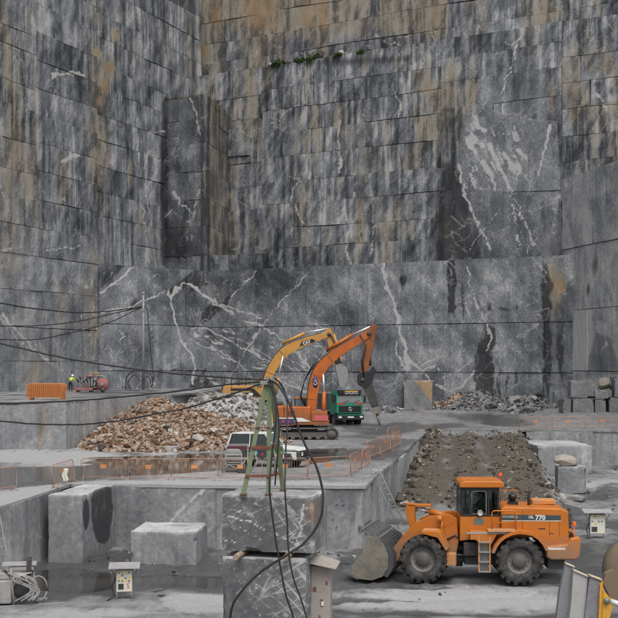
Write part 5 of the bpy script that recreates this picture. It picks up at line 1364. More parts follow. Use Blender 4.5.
# ---- people
def skin_mesh(name, verts, edges, radii, mat, parent, root=0, sub=2):
    me = bpy.data.meshes.new(name)
    me.from_pydata(verts, edges, [])
    o = bpy.data.objects.new(name, me); COL.objects.link(o)
    m = o.modifiers.new('skin', 'SKIN'); m.use_smooth_shade = True; m.branch_smoothing = 0.6
    if not me.skin_vertices:
        bm = bmesh.new(); bm.from_mesh(me); bm.verts.layers.skin.verify(); bm.to_mesh(me); bm.free()
    for i, r_ in enumerate(radii):
        sv = me.skin_vertices[0].data[i]
        sv.radius = r_ if isinstance(r_, tuple) else (r_, r_); sv.use_root = (i == root); sv.use_loose = False
    s = o.modifiers.new('sub', 'SUBSURF'); s.levels = sub; s.render_levels = sub
    me.materials.append(mat); o.parent = parent
    return o
def person(label, loc, rz, J, jacket, trousers, headgear='helmet_white', boots='boot_brown', band=None):
    """J: joints in metres, x right of the figure, -y the way it faces, z up"""
    root = thing('person', label, 'person', loc, rz)
    V = lambda k_: Vector(J[k_])
    pel, chest, neck, head = V('pelvis'), V('chest'), V('neck'), V('head')
    verts = [pel, (pel + chest) / 2, chest, neck, neck + (head - neck) * .45, head, head + (head - neck).normalized() * .11]
    rad = [(.13, .10), (.125, .10), (.15, .105), (.055, .055), (.05, .055), (.075, .092), (.055, .07)]
    edges = [(0, 1), (1, 2), (2, 3), (3, 4), (4, 5), (5, 6)]
    for s in ('l', 'r'):
        b = len(verts)
        sh, el, wr, ha = V('sh_' + s), V('el_' + s), V('wr_' + s), V('ha_' + s)
        verts += [sh, el, wr, (wr + ha) / 2, ha]; rad += [.062, .045, .030, (.042, .018), (.040, .015)]
        edges += [(2, b), (b, b + 1), (b + 1, b + 2), (b + 2, b + 3), (b + 3, b + 4)]
        f = (ha - wr).normalized(); a = f.cross(Vector((0, 1, 0))); a = a.normalized() if a.length > .1 else Vector((1, 0, 0))
        for k_, (off, ln) in enumerate(((-.03, .075), (-.01, .088), (.01, .084), (.03, .065))):
            c = len(verts)
            verts += [ha + a * off + f * .02, ha + a * off + f * (.02 + ln * .55), ha + a * off + f * (.02 + ln) + Vector((0, -.02, 0))]
            rad += [.010, .009, .008]; edges += [(b + 4, c), (c, c + 1), (c + 1, c + 2)]
        c = len(verts)
        verts += [wr + f * .03 + a * -.045, wr + f * .075 + a * -.06]; rad += [.013, .010]; edges += [(b + 3, c), (c, c + 1)]
        b = len(verts)
        hp, kn, an, to = V('hip_' + s), V('kn_' + s), V('an_' + s), V('to_' + s)
        verts += [hp, kn, an, to]; rad += [.085, .058, .042, (.045, .035)]
        edges += [(0, b), (b, b + 1), (b + 1, b + 2), (b + 2, b + 3)]
    body = skin_mesh('body', verts, edges, rad, MAT['skin'], root)
    # face details and hair
    fwd = Vector((0, -1, 0))
    fm = MB()
    up = (head - neck).normalized()
    fm.lathe([(.001, .0), (.013, .004), (.016, .02), (.001, .035)], 8, 'z', tuple(head + fwd * .088 - up * .03))
    put('nose', fm, MAT['skin'], root)
    em = MB()
    for sx in (-1, 1):
        em.box(head.x + sx * .03 - .012, head.x + sx * .03 + .012, head.y - .094, head.y - .086, head.z + .012, head.z + .024)
    em.box(head.x - .022, head.x + .022, head.y - .09, head.y - .083, head.z - .052, head.z - .044)
    put('face_features', em, MAT['cloth_dark'], root)
    # clothes
    jv = [pel - Vector((0, 0, .10)), (pel + chest) / 2, chest, chest + (neck - chest) * .6]
    jr = [(.15, .125), (.155, .13), (.175, .135), (.09, .08)]
    je = [(0, 1), (1, 2), (2, 3)]
    for s in ('l', 'r'):
        b = len(jv)
        jv += [V('sh_' + s), V('el_' + s), V('wr_' + s) + (V('el_' + s) - V('wr_' + s)) * .08]; jr += [.085, .065, .05]
        je += [(2, b), (b, b + 1), (b + 1, b + 2)]
    skin_mesh('jacket', jv, je, jr, MAT[jacket], root)
    tv = [pel + Vector((0, 0, .12)), pel - Vector((0, 0, .03))]; tr_ = [(.15, .12), (.14, .115)]; te = [(0, 1)]
    for s in ('l', 'r'):
        b = len(tv)
        tv += [V('hip_' + s), V('kn_' + s), V('an_' + s) + Vector((0, 0, .04))]; tr_ += [.105, .078, .065]
        te += [(1, b), (b, b + 1), (b + 1, b + 2)]
    skin_mesh('trousers', tv, te, tr_, MAT[trousers], root)
    for s in ('l', 'r'):
        an, to = V('an_' + s), V('to_' + s)
        skin_mesh('boot', [an + Vector((0, 0, .12)), an, to], [(0, 1), (1, 2)], [.06, .06, (.05, .04)], MAT[boots], root, sub=1)
    if band:
        bm_ = MB(); c = (pel + chest) / 2
        bm_.lathe([(.162, -.03), (.166, 0), (.162, .03)], 20, 'z', tuple(c))
        put('reflective_band', bm_, MAT[band], root)
    hm = MB(); c = head + up * .05
    hm.lathe([(.135, -.01), (.118, .0), (.116, .05), (.095, .095), (.05, .12), (.001, .126)], 20, 'z', tuple(c))
    hm.box(c.x - .07, c.x + .07, c.y - .165, c.y - .09, c.z - .008, c.z + .006)
    put('helmet', hm, MAT[headgear], root)
    return root
STAND = dict(pelvis=(0, 0, .95), chest=(0, -.02, 1.30), neck=(0, -.02, 1.48), head=(0, -.04, 1.62), sh_l=(-.19, 0, 1.40), el_l=(-.25, -.04, 1.12), wr_l=(-.22, -.22, .95), ha_l=(-.20, -.28, .90), sh_r=(.19, 0, 1.40), el_r=(.26, -.02, 1.12), wr_r=(.24, -.16, .92), ha_r=(.22, -.22, .86),
             hip_l=(-.10, 0, .90), kn_l=(-.12, -.03, .50), an_l=(-.13, .02, .09), to_l=(-.15, -.15, .04), hip_r=(.10, 0, .90), kn_r=(.12, -.03, .50), an_r=(.13, .02, .09), to_r=(.15, -.15, .04))
SEAT = dict(pelvis=(0, 0, .12), chest=(0, .04, .48), neck=(0, .03, .66), head=(0, 0, .80), sh_l=(-.19, .04, .58), el_l=(-.26, -.12, .34), wr_l=(-.18, -.36, .36), ha_l=(-.15, -.44, .38), sh_r=(.19, .04, .58), el_r=(.26, -.12, .34), wr_r=(.18, -.36, .36), ha_r=(.15, -.44, .38),
            hip_l=(-.10, -.04, .10), kn_l=(-.13, -.44, .12), an_l=(-.13, -.50, -.28), to_l=(-.14, -.66, -.32), hip_r=(.10, -.04, .10), kn_r=(.13, -.44, .12), an_r=(.13, -.50, -.28), to_r=(.14, -.66, -.32))
BEND = dict(STAND); BEND.update(chest=(0, -.14, 1.20), neck=(0, -.24, 1.36), head=(0, -.32, 1.46), sh_l=(-.19, -.18, 1.29), sh_r=(.19, -.18, 1.29), el_l=(-.24, -.28, 1.02), el_r=(.24, -.28, 1.02), wr_l=(-.2, -.46, .9), wr_r=(.2, -.46, .9), ha_l=(-.18, -.53, .86), ha_r=(.18, -.53, .86))

# ------------------------------------------------------------------ wheel loader
def loader():
    px = lambda u: (u - 470) / 27.0
    pz = lambda v: (585 - v) / 27.0
    root = thing('wheel_loader', 'large orange wheel loader with raised bucket facing left on the quarry floor', 'wheel loader', (6.02, 45.75, 0.0), R(-1.5))
    O = MAT['orange_paint']; D = MAT['dark_metal']
    YN = -1.32                                                       # near side of the body
    # rear axle and wheels
    put('rear_axle', MB().rod((1.80, -1.1, .88), (1.80, 1.1, .88), .2, 12), D, root)
    for s in (-1, 1): wheel(root, (1.80, s * 1.08, .885), .885, .66, side=s)
    ch = MB(); ch.box(-.15, 3.6, -.55, .55, .62, 1.35); ch.box(-.2, .55, -.85, .85, 1.0, 1.5); ch.box(2.9, 3.55, -.95, .95, .55, 1.1)
    put('chassis', ch, D, root, .03)
    # engine hood
    hd = MB(); hd.prism([(1.17, 1.62), (1.17, 2.78), (1.30, 2.86), (3.40, 2.80), (3.66, 2.70), (3.72, 1.35), (2.75, 1.30), (2.55, 1.75)], -1.0, 1.0)
    hood = put('engine_hood', hd, O, root, .05, 3)
    st = MB(); st.prism([(1.19, 2.36), (1.19, 2.58), (3.38, 2.55), (3.38, 2.36)], -1.006, -1.0)
    put('stripe', st, MAT['stripe_teal'], hood)
    ed = MB(); ed.box(1.19, 3.38, -1.0075, -1.0, 2.335, 2.358)
    put('stripe_edge', ed, MAT['letter_white'], hood)
    RX = Matrix.Rotation(R(90), 4, 'X')
    text_mesh('lettering', 'HYUNDAI', .13, MAT['letter_white'], hood, Matrix.Translation((1.50, -1.008, 2.49)) @ RX)
    text_mesh('lettering', 'HL', .15, MAT['letter_white'], hood, Matrix.Translation((2.28, -1.008, 2.48)) @ RX, bold=.004)
    text_mesh('lettering', '770', .25, MAT['letter_white'], hood, Matrix.Translation((2.62, -1.008, 2.455)) @ RX, bold=.008)
    sm = MB()
    for x in (1.95, 2.95, 3.32): sm.box(x, x + .012, -1.004, -1.0, 1.78, 2.33)
    for x in (1.95,): sm.box(x, x + .012, -1.004, -1.0, 2.6, 2.8)
    sm.box(2.55, 2.80, -1.004, -1.0, 2.03, 2.07); sm.box(2.95, 3.1, -1.004, -1.0, 1.86, 1.89)
    put('panel_seams', sm, MAT['black_paint'], hood)
    gr = MB(); gr.box(3.60, 3.80, -.82, .82, 1.45, 2.62)
    for k_ in range(8): gr.box(3.80, 3.83, -.78, .78, 1.52 + k_ * .135, 1.57 + k_ * .135)
    put('radiator_grille', gr, D, root, .01)
    cw = MB(); cw.prism([(2.80, 1.02), (2.80, 1.42), (3.55, 1.50), (3.72, 1.72), (4.02, 1.80), (4.10, 1.66), (4.05, 1.05), (3.90, .92), (3.0, .92)], -1.22, 1.22)
    put('counterweight', cw, O, root, .07, 3)
    dm = MB(); dm.box(2.83, 3.5, -1.228, -1.22, 1.30, 1.38)
    put('warning_strip', dm, MAT['white_paint'], root)
    pk = MB(); pk.box(3.66, 3.92, -1.0, 1.0, 1.74, 1.82); put('counterweight_recess', pk, MAT['black_paint'], root)
    for s in (-1, 1):
        lp = MB(); lp.rod((3.86, s * 1.08, 1.7), (3.86, s * 1.08, 2.2), .025, 8); lp.box(3.80, 3.92, s * 1.08 - .06, s * 1.08 + .06, 2.18, 2.33)
        put('rear_lamp', lp, MAT['lamp_orange'], root, .01)
        l2 = MB(); l2.lathe([(.001, -.05), (.07, -.04), (.08, 0), (.07, .05), (.001, .06)], 12, 'x', (3.72, s * .98, 1.98)); put('rear_work_lamp', l2, O, root)
    # exhaust, intake, rails
    ex = MB(); ex.tube([(2.33, -.15, 2.8), (2.33, -.15, 3.2), (2.36, -.15, 3.34), (2.45, -.15, 3.48)], [.06, .06, .065, .07], 12)
    put('exhaust_pipe', ex, MAT['dark_metal'], root)
    it = MB(); it.lathe([(.12, 0), (.12, .22), (.16, .24), (.16, .36), (.1, .42), (.001, .43)], 16, 'z', (1.73, .0, 2.82)); it.box(1.55, 1.92, -.22, .1, 2.82, 2.95)
    put('air_intake', it, MAT['black_paint'], root)
    rl = MB()
    for y in (.55,):
        rl.tube([(1.35, y, 2.8), (1.35, y, 3.32), (2.0, y, 3.32), (2.0, y, 2.8)], .022, 8)
    put('hood_rail', rl, O, root); rl = MB()
    rl.tube([(.80, -1.2, 1.95), (.80, -1.2, 2.68), (.86, -1.2, 2.74), (1.62, -1.2, 2.74), (1.68, -1.2, 2.68), (1.68, -1.2, 1.95)], .024, 8)
    rl.tube([(.80, -1.2, 2.30), (1.68, -1.2, 2.30)], .02, 8)
    put('handrail', rl, O, root)
    bx = MB(); bx.box(2.5, 3.4, .1, .75, 2.82, 3.0); put('filter_housing', bx, MAT['orange_paint_dusty'], root, .03)
    # fenders
    for s in (-1, 1):
        fd = MB()
        arc = []
        for k_ in range(11):
            a = R(165 - k_ * 14.5); rr = 1.08 + (.04 if k_ > 6 else 0)
            arc.append((1.80 + rr * math.cos(a), .95 + rr * math.sin(a)))
        outp = [(x + .0, z) for x, z in arc]
        inn = [(1.80 + (x - 1.80) * .90, .95 + (z - .95) * .90) for x, z in arc]
        poly_ = outp + inn[::-1]
        y0, y1 = (s * 1.50, s * .62)
        n = len(arc)
        for i in range(n - 1):
            fd.prism([outp[i], outp[i + 1], inn[i + 1], inn[i]], min(y0, y1), max(y0, y1))
        put('rear_fender', fd, O, root, .0)
        dm = MB(); dm.box(.62, 1.65, min(s * .9, s * 1.46), max(s * .9, s * 1.46), 1.98, 2.06)
        put('platform', dm, MAT['orange_paint_dusty'], root, .01)
        tp = MB(); tp.prism([(-.02, 1.68), (-.02, 1.98), (.72, 1.98), (.98, 1.90), (.75, 1.50), (.35, 1.50), (.18, 1.68)], min(s * .85, s * 1.36), max(s * .85, s * 1.36))
        put('side_tank', tp, O, root, .02)
        du = MB(); du.box(-.15, 1.6, min(s * 1.362, s * 1.368), max(s * 1.362, s * 1.368), 1.90, 1.975); put('worn_edge', du, MAT['dusty_grey'], root)
        ld = MB()
        for x in (.30, .70): ld.beam((x, s * 1.34, 1.85), (x, s * 1.40, .48), .05, .06)
        put('ladder_frame', ld, MAT['orange_paint_dusty'], root)
        for k_ in range(4):
            sp = MB(); sp.box(.30, .70, s * 1.37 - .12, s * 1.37 + .1, .50 + k_ * .36, .54 + k_ * .36); put('step', sp, MAT['galvanised'], root)
        bk = MB(); bk.box(.33, .67, s * 1.22 - .02, s * 1.22 + .02, .55, 1.8); put('step_backing', bk, MAT['galvanised'], root)
    # cab
    cb = MB(); cb.prism([(-.34, 1.55), (-.34, 2.50), (1.16, 2.50), (1.16, 1.75), (.2, 1.62)], -.80, .80)
    put('cab_base', cb, O, root, .03)
    tpn = MB(); tpn.prism([(.17, 2.18), (.17, 2.40), (.55, 2.40), (.55, 2.18)], -.808, -.80); put('cab_side_panel', tpn, MAT['teal_panel'], root)
    fr = MB()
    for (x, dx) in ((-.28, .0), (.02, 0), (.72, 0), (1.08, 0)):
        for y in (-.78, .78): fr.box(x - .035, x + .045, y - .03, y + .03, 2.48, 3.56)
    for y in (-.78, .78):
        fr.box(-.28, 1.1, y - .028, y + .028, 3.44, 3.56); fr.box(-.28, 1.1, y - .028, y + .028, 2.47, 2.55)
    fr.box(-.3, -.24, -.76, .76, 3.46, 3.56); fr.box(1.05, 1.1, -.76, .76, 3.44, 3.56); fr.box(-.3, -.24, -.76, .76, 2.47, 2.53)
    put('cab_frame', fr, MAT['black_paint'], root, .012)
    rf = MB(); rf.prism([(-.36, 3.56), (-.34, 3.72), (-.22, 3.80), (1.22, 3.80), (1.30, 3.72), (1.30, 3.60), (1.24, 3.56)], -.92, .92)
    put('cab_roof', rf, O, root, .04, 3)
    def pane(a, b, c, d, nm='window_pane'):
        mb = MB(); n_ = (Vector(b) - Vector(a)).cross(Vector(d) - Vector(a)).normalized() * .006
        mb.hexa([Vector(a), Vector(b), Vector(b) + n_, Vector(a) + n_, Vector(d), Vector(c), Vector(c) + n_, Vector(d) + n_])
        return put(nm, mb, MAT['glass_clear'], root)
    for y in (-.785, .785):
        pane((.07, y, 2.55), (.68, y, 2.55), (.68, y, 3.44), (.07, y, 3.44)); pane((.77, y, 2.55), (1.04, y, 2.55), (1.04, y, 3.44), (.77, y, 3.44)); pane((-.24, y, 2.55), (-.02, y, 2.55), (-.02, y, 3.44), (-.24, y, 3.44))
    pane((-.30, -.74, 2.53), (-.30, .74, 2.53), (-.30, .74, 3.46), (-.30, -.74, 3.46)); pane((1.10, .74, 2.53), (1.10, -.74, 2.53), (1.10, -.74, 3.44), (1.10, .74, 3.44))
    ws_ = MB(); ws_.box(-.44, -.42, -.78, -.62, 2.5, 3.5)
    dw = MB(); dw.tube([(.10, -.80, 2.58), (.10, -.80, 3.36), (.16, -.80, 3.42), (.58, -.80, 3.42), (.64, -.80, 3.36), (.64, -.80, 2.58), (.10, -.80, 2.58)], .014, 6)
    put('door_frame', dw, MAT['galvanised'], root)
    se = MB(); se.box(.30, .80, -.28, .28, 2.28, 2.42); se.box(.74, .88, -.28, .28, 2.4, 3.05)
    put('seat', se, MAT['black_paint'], root, .04)
    sw = MB(); sw.tube([(-.1, 0, 2.3), (.08, 0, 2.66)], .03, 8); sw.lathe([(.17, 0), (.19, .015), (.17, .03)], 20, 'z', (.10, 0, 2.66)); put('steering_wheel', sw, MAT['black_paint'], root)
    mr = MB(); mr.lathe([(.10, 0), (.11, .03), (.07, .08), (.001, .09)], 16, 'y', (.40, -.92, 2.62)); mr.rod((.40, -.80, 2.5), (.40, -.9, 2.6), .015, 6)
    put('round_mirror', mr, MAT['lamp_clear'], root)
    m2 = MB(); m2.box(-.42, -.34, -1.06, -.84, 2.95, 3.3); m2.rod((-.3, -.78, 3.35), (-.38, -.95, 3.3), .015, 6); put('side_mirror', m2, MAT['black_paint'], root, .02)
    bc = MB(); bc.rod((1.34, .55, 3.6), (1.34, .55, 3.86), .018, 8); bc.lathe([(.065, 0), (.065, .09), (.04, .13), (.001, .14)], 16, 'z', (1.34, .55, 3.86)); put('beacon', bc, MAT['beacon_red'], root)
    hl = MB(); hl.box(-.42, -.35, -.85, -.65, 3.46, 3.58); hl.box(-.42, -.35, .65, .85, 3.46, 3.58); put('roof_lamps', hl, MAT['black_paint'], root, .01)
    # hoses and joint between the two halves
    jt = MB()
    for k_ in range(5): jt.tube([(-.9, -.5 + k_ * .22, 1.5 - .1 * (k_ % 2)), (-.5, -.6 + k_ * .22, 1.75 - .15 * (k_ % 3)), (-.1, -.5 + k_ * .22, 1.3)], .035, 6)
    jt.lathe([(.16, -.5), (.16, .5)], 14, 'z', (-.32, 0, 1.0)); jt.box(-.62, -.05, -.3, .3, .7, .86); jt.box(-.62, -.05, -.3, .3, 1.14, 1.3)
    for y in (-.45, .45): jt.rod((-1.0, y, .98), (.25, y * 1.4, .98), .06, 10)
    put('articulation_joint', jt, MAT['black_paint'], root)
    # front half, steered towards the viewer
    M = Matrix.Translation((-.14, 0, 0)) @ Matrix.Rotation(R(-13), 4, 'Z') @ Matrix.Translation((.32, 0, 0))
    put('front_axle', MB().rod((-1.67, -1.1, .88), (-1.67, 1.1, .88), .2, 12).xf(M), D, root)
    for s in (-1, 1): wheel(root, (-1.67, s * 1.08, .885), .885, .66, side=s, M=M)
    ff = MB(); ff.box(-2.1, -.55, -.48, .48, .55, 1.35); ff.prism([(-.55, .8), (-.42, 1.5), (-.48, 2.35), (-.72, 2.50), (-1.02, 2.42), (-1.25, 1.95), (-1.45, 1.3), (-1.2, .9)], -.62, -.50); ff.prism([(-.55, .8), (-.42, 1.5), (-.48, 2.35), (-.72, 2.50), (-1.02, 2.42), (-1.25, 1.95), (-1.45, 1.3), (-1.2, .9)], .50, .62); ff.box(-.8, -.55, -.5, .5, 1.3, 2.1)
    put('front_frame', ff.xf(M), O, root, .03)
    sk = MB(); sk.box(-1.05, -.48, -.98, -.64, .62, 1.10); put('front_frame_guard', sk.xf(M), MAT['orange_paint_dusty'], root, .03)
    for s in (-1, 1):
        fp = MB(); fp.prism([(-1.70, 1.98), (-1.05, 1.98), (-.98, 1.90), (-.72, 1.30), (-.80, 1.24), (-1.10, 1.72), (-1.72, 1.86)], min(s * .70, s * 1.42), max(s * .70, s * 1.42))
        put('front_fender', fp.xf(M), O, root, .03)
        dd = MB(); dd.box(-1.68, -1.1, min(s * .8, s * 1.38), max(s * .8, s * 1.38), 1.982, 1.99); put('fender_dust', dd.xf(M), MAT['orange_paint_dusty'], root)
        hs_ = MB(); hs_.rod((-1.05, s * .75, 1.7), (-1.02, s * .78, 2.30), .04, 8); hs_.lathe([(.10, 0), (.12, .05), (.12, .14), (.06, .18), (.001, .18)], 14, 'x', (-1.18, s * .80, 2.36)); put('work_lamp', hs_.xf(M), O, root)
        # boom arm
        bo = MB(); arm = [(-.60, 2.42), (-.80, 2.52), (-1.50, 2.42), (-2.05, 2.18), (-2.48, 1.72), (-2.88, 1.20), (-3.14, .82), (-3.02, .58), (-2.78, .62), (-2.50, .98), (-2.15, 1.38), (-1.80, 1.66), (-1.35, 1.92), (-.85, 2.06), (-.58, 2.20)]
        bo.prism(arm, s * .56 - .07, s * .56 + .07)
        put('boom_arm', bo.xf(M), O, root, .02)
        cy = MB(); cy.rod((-.75, s * .36, 1.15), (-1.5, s * .36, 1.55), .095, 12); lc = put('lift_cylinder', cy.xf(M), O, root)
        cy = MB(); cy.rod((-1.5, s * .36, 1.55), (-2.2, s * .40, 1.85), .05, 10); put('piston_rod', cy.xf(M), MAT['chrome'], lc)
    cb_ = MB(); cb_.box(-2.0, -1.8, -.56, .56, 1.78, 2.0); put('cross_tube', cb_.xf(M), O, root, .03)
    tc = MB(); tc.rod((-.85, 0, 2.35), (-1.62, 0, 2.52), .12, 14); tcy = put('tilt_cylinder', tc.xf(M), O, root)
    tc = MB(); tc.rod((-1.62, 0, 2.52), (-2.18, 0, 2.62), .055, 10); put('piston_rod', tc.xf(M), MAT['chrome'], tcy)
    tg = MB(); tg.box(-2.44, -1.55, -.16, .16, 2.70, 2.80); put('cylinder_guard', tg.xf(M), O, root, .02)
    bcrank = MB(); bcrank.prism([(-2.12, 2.80), (-2.48, 2.84), (-2.52, 2.5), (-2.36, 1.9), (-2.50, 1.2), (-2.32, 1.12), (-2.12, 1.85), (-2.18, 2.4)], -.16, .16); put('bell_crank', bcrank.xf(M), O, root, .02)
    lk = MB(); lk.beam((-2.42, 0, 1.2), (-3.0, 0, 1.28), .14, .16); put('bucket_link', lk.xf(M), D, root)
    # bucket
    BW = 1.50
    prof = [(-4.52, .28), (-4.12, .10), (-3.55, .06), (-3.15, .22), (-2.94, .58), (-2.94, 1.02), (-3.10, 1.42), (-3.42, 1.75), (-3.55, 1.72)]
    inn = [(-3.50, 1.68), (-3.38, 1.64), (-3.15, 1.36), (-3.01, 1.0), (-3.01, .62), (-3.20, .30), (-3.58, .14), (-4.12, .18)]
    shell = MB()
    pp = prof
    for i in range(len(pp) - 1):
        (x0, z0_), (x1, z1_) = pp[i], pp[i + 1]
        dx, dz = x1 - x0, z1_ - z0_; L = math.hypot(dx, dz); nx, nz = -dz / L * .05, dx / L * .05
        shell.prism([(x0, z0_), (x1, z1_), (x1 + nx, z1_ + nz), (x0 + nx, z0_ + nz)], -BW, BW)
    bu = put('bucket', shell.xf(M), MAT['bucket_dark'], root)
    for s in (-1, 1):
        sp = MB(); sp.prism([(-4.52, .28), (-4.12, .10), (-3.55, .06), (-3.15, .22), (-2.94, .58), (-2.94, 1.02), (-3.10, 1.42), (-3.42, 1.75), (-3.72, 1.66), (-3.95, 1.05), (-4.30, .60)], min(s * BW, s * (BW + .05)), max(s * BW, s * (BW + .05)))
        put('bucket_side', sp.xf(M), MAT['dirty_steel'], bu)
    lip = MB(); lip.prism([(-4.62, .30), (-4.10, .06), (-4.06, .14), (-4.56, .38)], -BW - .06, BW + .06); put('cutting_edge', lip.xf(M), MAT['worn_steel'], bu)
    for k_ in range(7):
        t_ = MB(); y = -1.35 + k_ * .45; t_.prism([(-4.78, .34), (-4.45, .20), (-4.42, .34), (-4.55, .42)], y - .06, y + .06); put('tooth', t_.xf(M), MAT['worn_steel'], bu)
    # slotted spill guard on top of the bucket
    gd = MB()
    a, b = Vector((-3.95, 0, 1.92)), Vector((-3.30, 0, 1.62))
    for s in (0, 1):
        p_ = a if s == 0 else b
        gd.beam(p_ + Vector((0, -BW, 0)), p_ + Vector((0, BW, 0)), .12, .10)
    put('spill_guard', gd.xf(M), MAT['worn_steel'], bu)
    for k_ in range(7):
        y = -BW + .05 + k_ * (2 * BW - .1) / 6
        g_ = MB(); g_.beam(a + Vector((0, y, 0)), b + Vector((0, y, 0)), .10, .08); put('guard_bar', g_.xf(M), MAT['worn_steel'], bu)
        r_ = MB(); r_.prism([(-3.38, 1.66), (-2.98, 1.46), (-2.74, 1.02), (-2.74, .58), (-2.98, .18), (-3.15, .25), (-2.95, .6), (-2.95, 1.0), (-3.12, 1.36), (-3.42, 1.60)], y - .06, y + .06); put('rib', r_.xf(M), MAT['bucket_dark'], bu)
    return root
k = NT('glass_clear'); k.base((0.55, 0.62, 0.60)); k.rough(0.03)
tb = k.n('ShaderNodeBsdfTransparent'); tb.inputs[0].default_value = (0.62, 0.70, 0.68, 1)
gl = k.n('ShaderNodeBsdfGlossy'); gl.inputs['Roughness'].default_value = 0.05; gl.inputs[0].default_value = (.8, .85, .85, 1)
fz = k.n('ShaderNodeFresnel'); fz.inputs[0].default_value = 1.45
ms = k.n('ShaderNodeMixShader'); k.l(fz.outputs[0], ms.inputs[0]); k.l(tb.outputs[0], ms.inputs[1]); k.l(gl.outputs[0], ms.inputs[2]); k.l(ms.outputs[0], k.out.inputs['Surface'])
MAT['glass_clear'] = k.m
ldr = loader()
d_ = Matrix.Rotation(R(-1.5), 4, 'Z') @ Vector((.52, 0, 0))
person('driver in a green jacket seated inside the loader cab', (6.02 + d_.x, 45.75 + d_.y, 2.42), R(-91.5), SEAT, 'hi_vis_green', 'cloth_dark', 'cloth_dark')

# ------------------------------------------------------------------ excavators
def track(parent, y, L, r, w, M=None):
    path = []
    for k_ in range(9): a = R(90 + k_ * 22.5); path.append((-L / 2 + r * math.cos(a), r + r * math.sin(a)))
    for k_ in range(9): a = R(-90 + k_ * 22.5); path.append((L / 2 + r * math.cos(a), r + r * math.sin(a)))
    n = len(path); mb = MB()
    inn = [(x * (1 - .07 / (L / 2)), r + (z - r) * .84) for x, z in path]
    for i in range(n):
        j = (i + 1) % n; mb.prism([path[i], path[j], inn[j], inn[i]], y - w / 2, y + w / 2)
    # grousers
    tot = []; 
    for i in range(n):
        j = (i + 1) % n; p0, p1 = Vector((path[i][0], 0, path[i][1])), Vector((path[j][0], 0, path[j][1])); m = max(1, int((p1 - p0).length / .19))
        for q in range(m):
            p_ = p0.lerp(p1, (q + .5) / m); t = (p1 - p0).normalized(); nn = Vector((-t.z, 0, t.x))
            if nn.dot(p_ - Vector((max(-L / 2, min(L / 2, p_.x)), 0, r))) < 0: nn = -nn
            mb.prism([(p_.x - t.x * .03, p_.z - t.z * .03), (p_.x + t.x * .03, p_.z + t.z * .03), (p_.x + t.x * .02 + nn.x * .05, p_.z + t.z * .02 + nn.z * .05), (p_.x - t.x * .02 + nn.x * .05, p_.z - t.z * .02 + nn.z * .05)], y - w / 2, y + w / 2)
    tr = put('track', mb.xf(M) if M else mb, MAT['track_steel'], parent)
    for x in (-L / 2, L / 2):
        q = MB(); q.lathe([(.001, -w * .4), (r * .72, -w * .4), (r * .78, 0), (r * .72, w * .4), (.001, w * .4)], 20, 'y', (x, y, r)); put('sprocket', q.xf(M) if M else q, MAT['hub_grey'], tr)
    q = MB()
    for k_ in range(6): q.lathe([(.001, -w * .3), (r * .32, -w * .3), (r * .32, w * .3), (.001, w * .3)], 12, 'y', (-L / 2 + L * (k_ + .7) / 6.4, y, r * .42))
    q.box(-L / 2 + .2, L / 2 - .2, y - w * .25, y + w * .25, r * .62, r * 1.35)
    put('track_frame', q.xf(M) if M else q, MAT['hub_grey'], tr)
    return tr
simple('track_steel', (0.055, 0.053, 0.050), 0.7, dirt=0.75, scale=2.0, dirtcol=(0.16, 0.15, 0.135), bump=0.3)
def thick_line(pts, ws):
    """outline of a bent beam: centre line and widths in the xz plane"""
    L, Rr = [], []
    for i, p in enumerate(pts):
        p = Vector(p); a = Vector(pts[max(i - 1, 0)]); b = Vector(pts[min(i + 1, len(pts) - 1)])
        t = (b - a).normalized(); n = Vector((-t.y, t.x)) * ws[i] / 2
        L.append(tuple(p + n)); Rr.append(tuple(p - n))
    return L + Rr[::-1]
def bent_beam(pts, ws, y0, y1):
    mb = MB(); o = thick_line(pts, ws); n = len(pts)
    vs = [(x, y0, z) for x, z in o] + [(x, y1, z) for x, z in o]; m = 2 * n; fs = []
    for i in range(n - 1):
        a, b, c, d = i, i + 1, m - 2 - i, m - 1 - i
        fs += [(a, b, c, d), (a + m, d + m, c + m, b + m), (a, a + m, b + m, b), (d, c, c + m, d + m)]
    fs += [(0, m - 1, 2 * m - 1, m), (n - 1, n - 1 + m, n + m, n)]
    return mb.add(vs, fs)
def smooth_pts(p, k_=6):
    out = []
    P_ = [Vector(q) for q in p]
    for i in range(len(P_) - 1):
        a, b, c, d = P_[max(i - 1, 0)], P_[i], P_[i + 1], P_[min(i + 2, len(P_) - 1)]
        for j in range(k_):
            t = j / k_
            out.append(tuple(.5 * ((2 * b) + (c - a) * t + (2 * a - 5 * b + 4 * c - d) * t * t + (3 * b - a - 3 * c + d) * t ** 3)))
    out.append(tuple(P_[-1]))
    return out
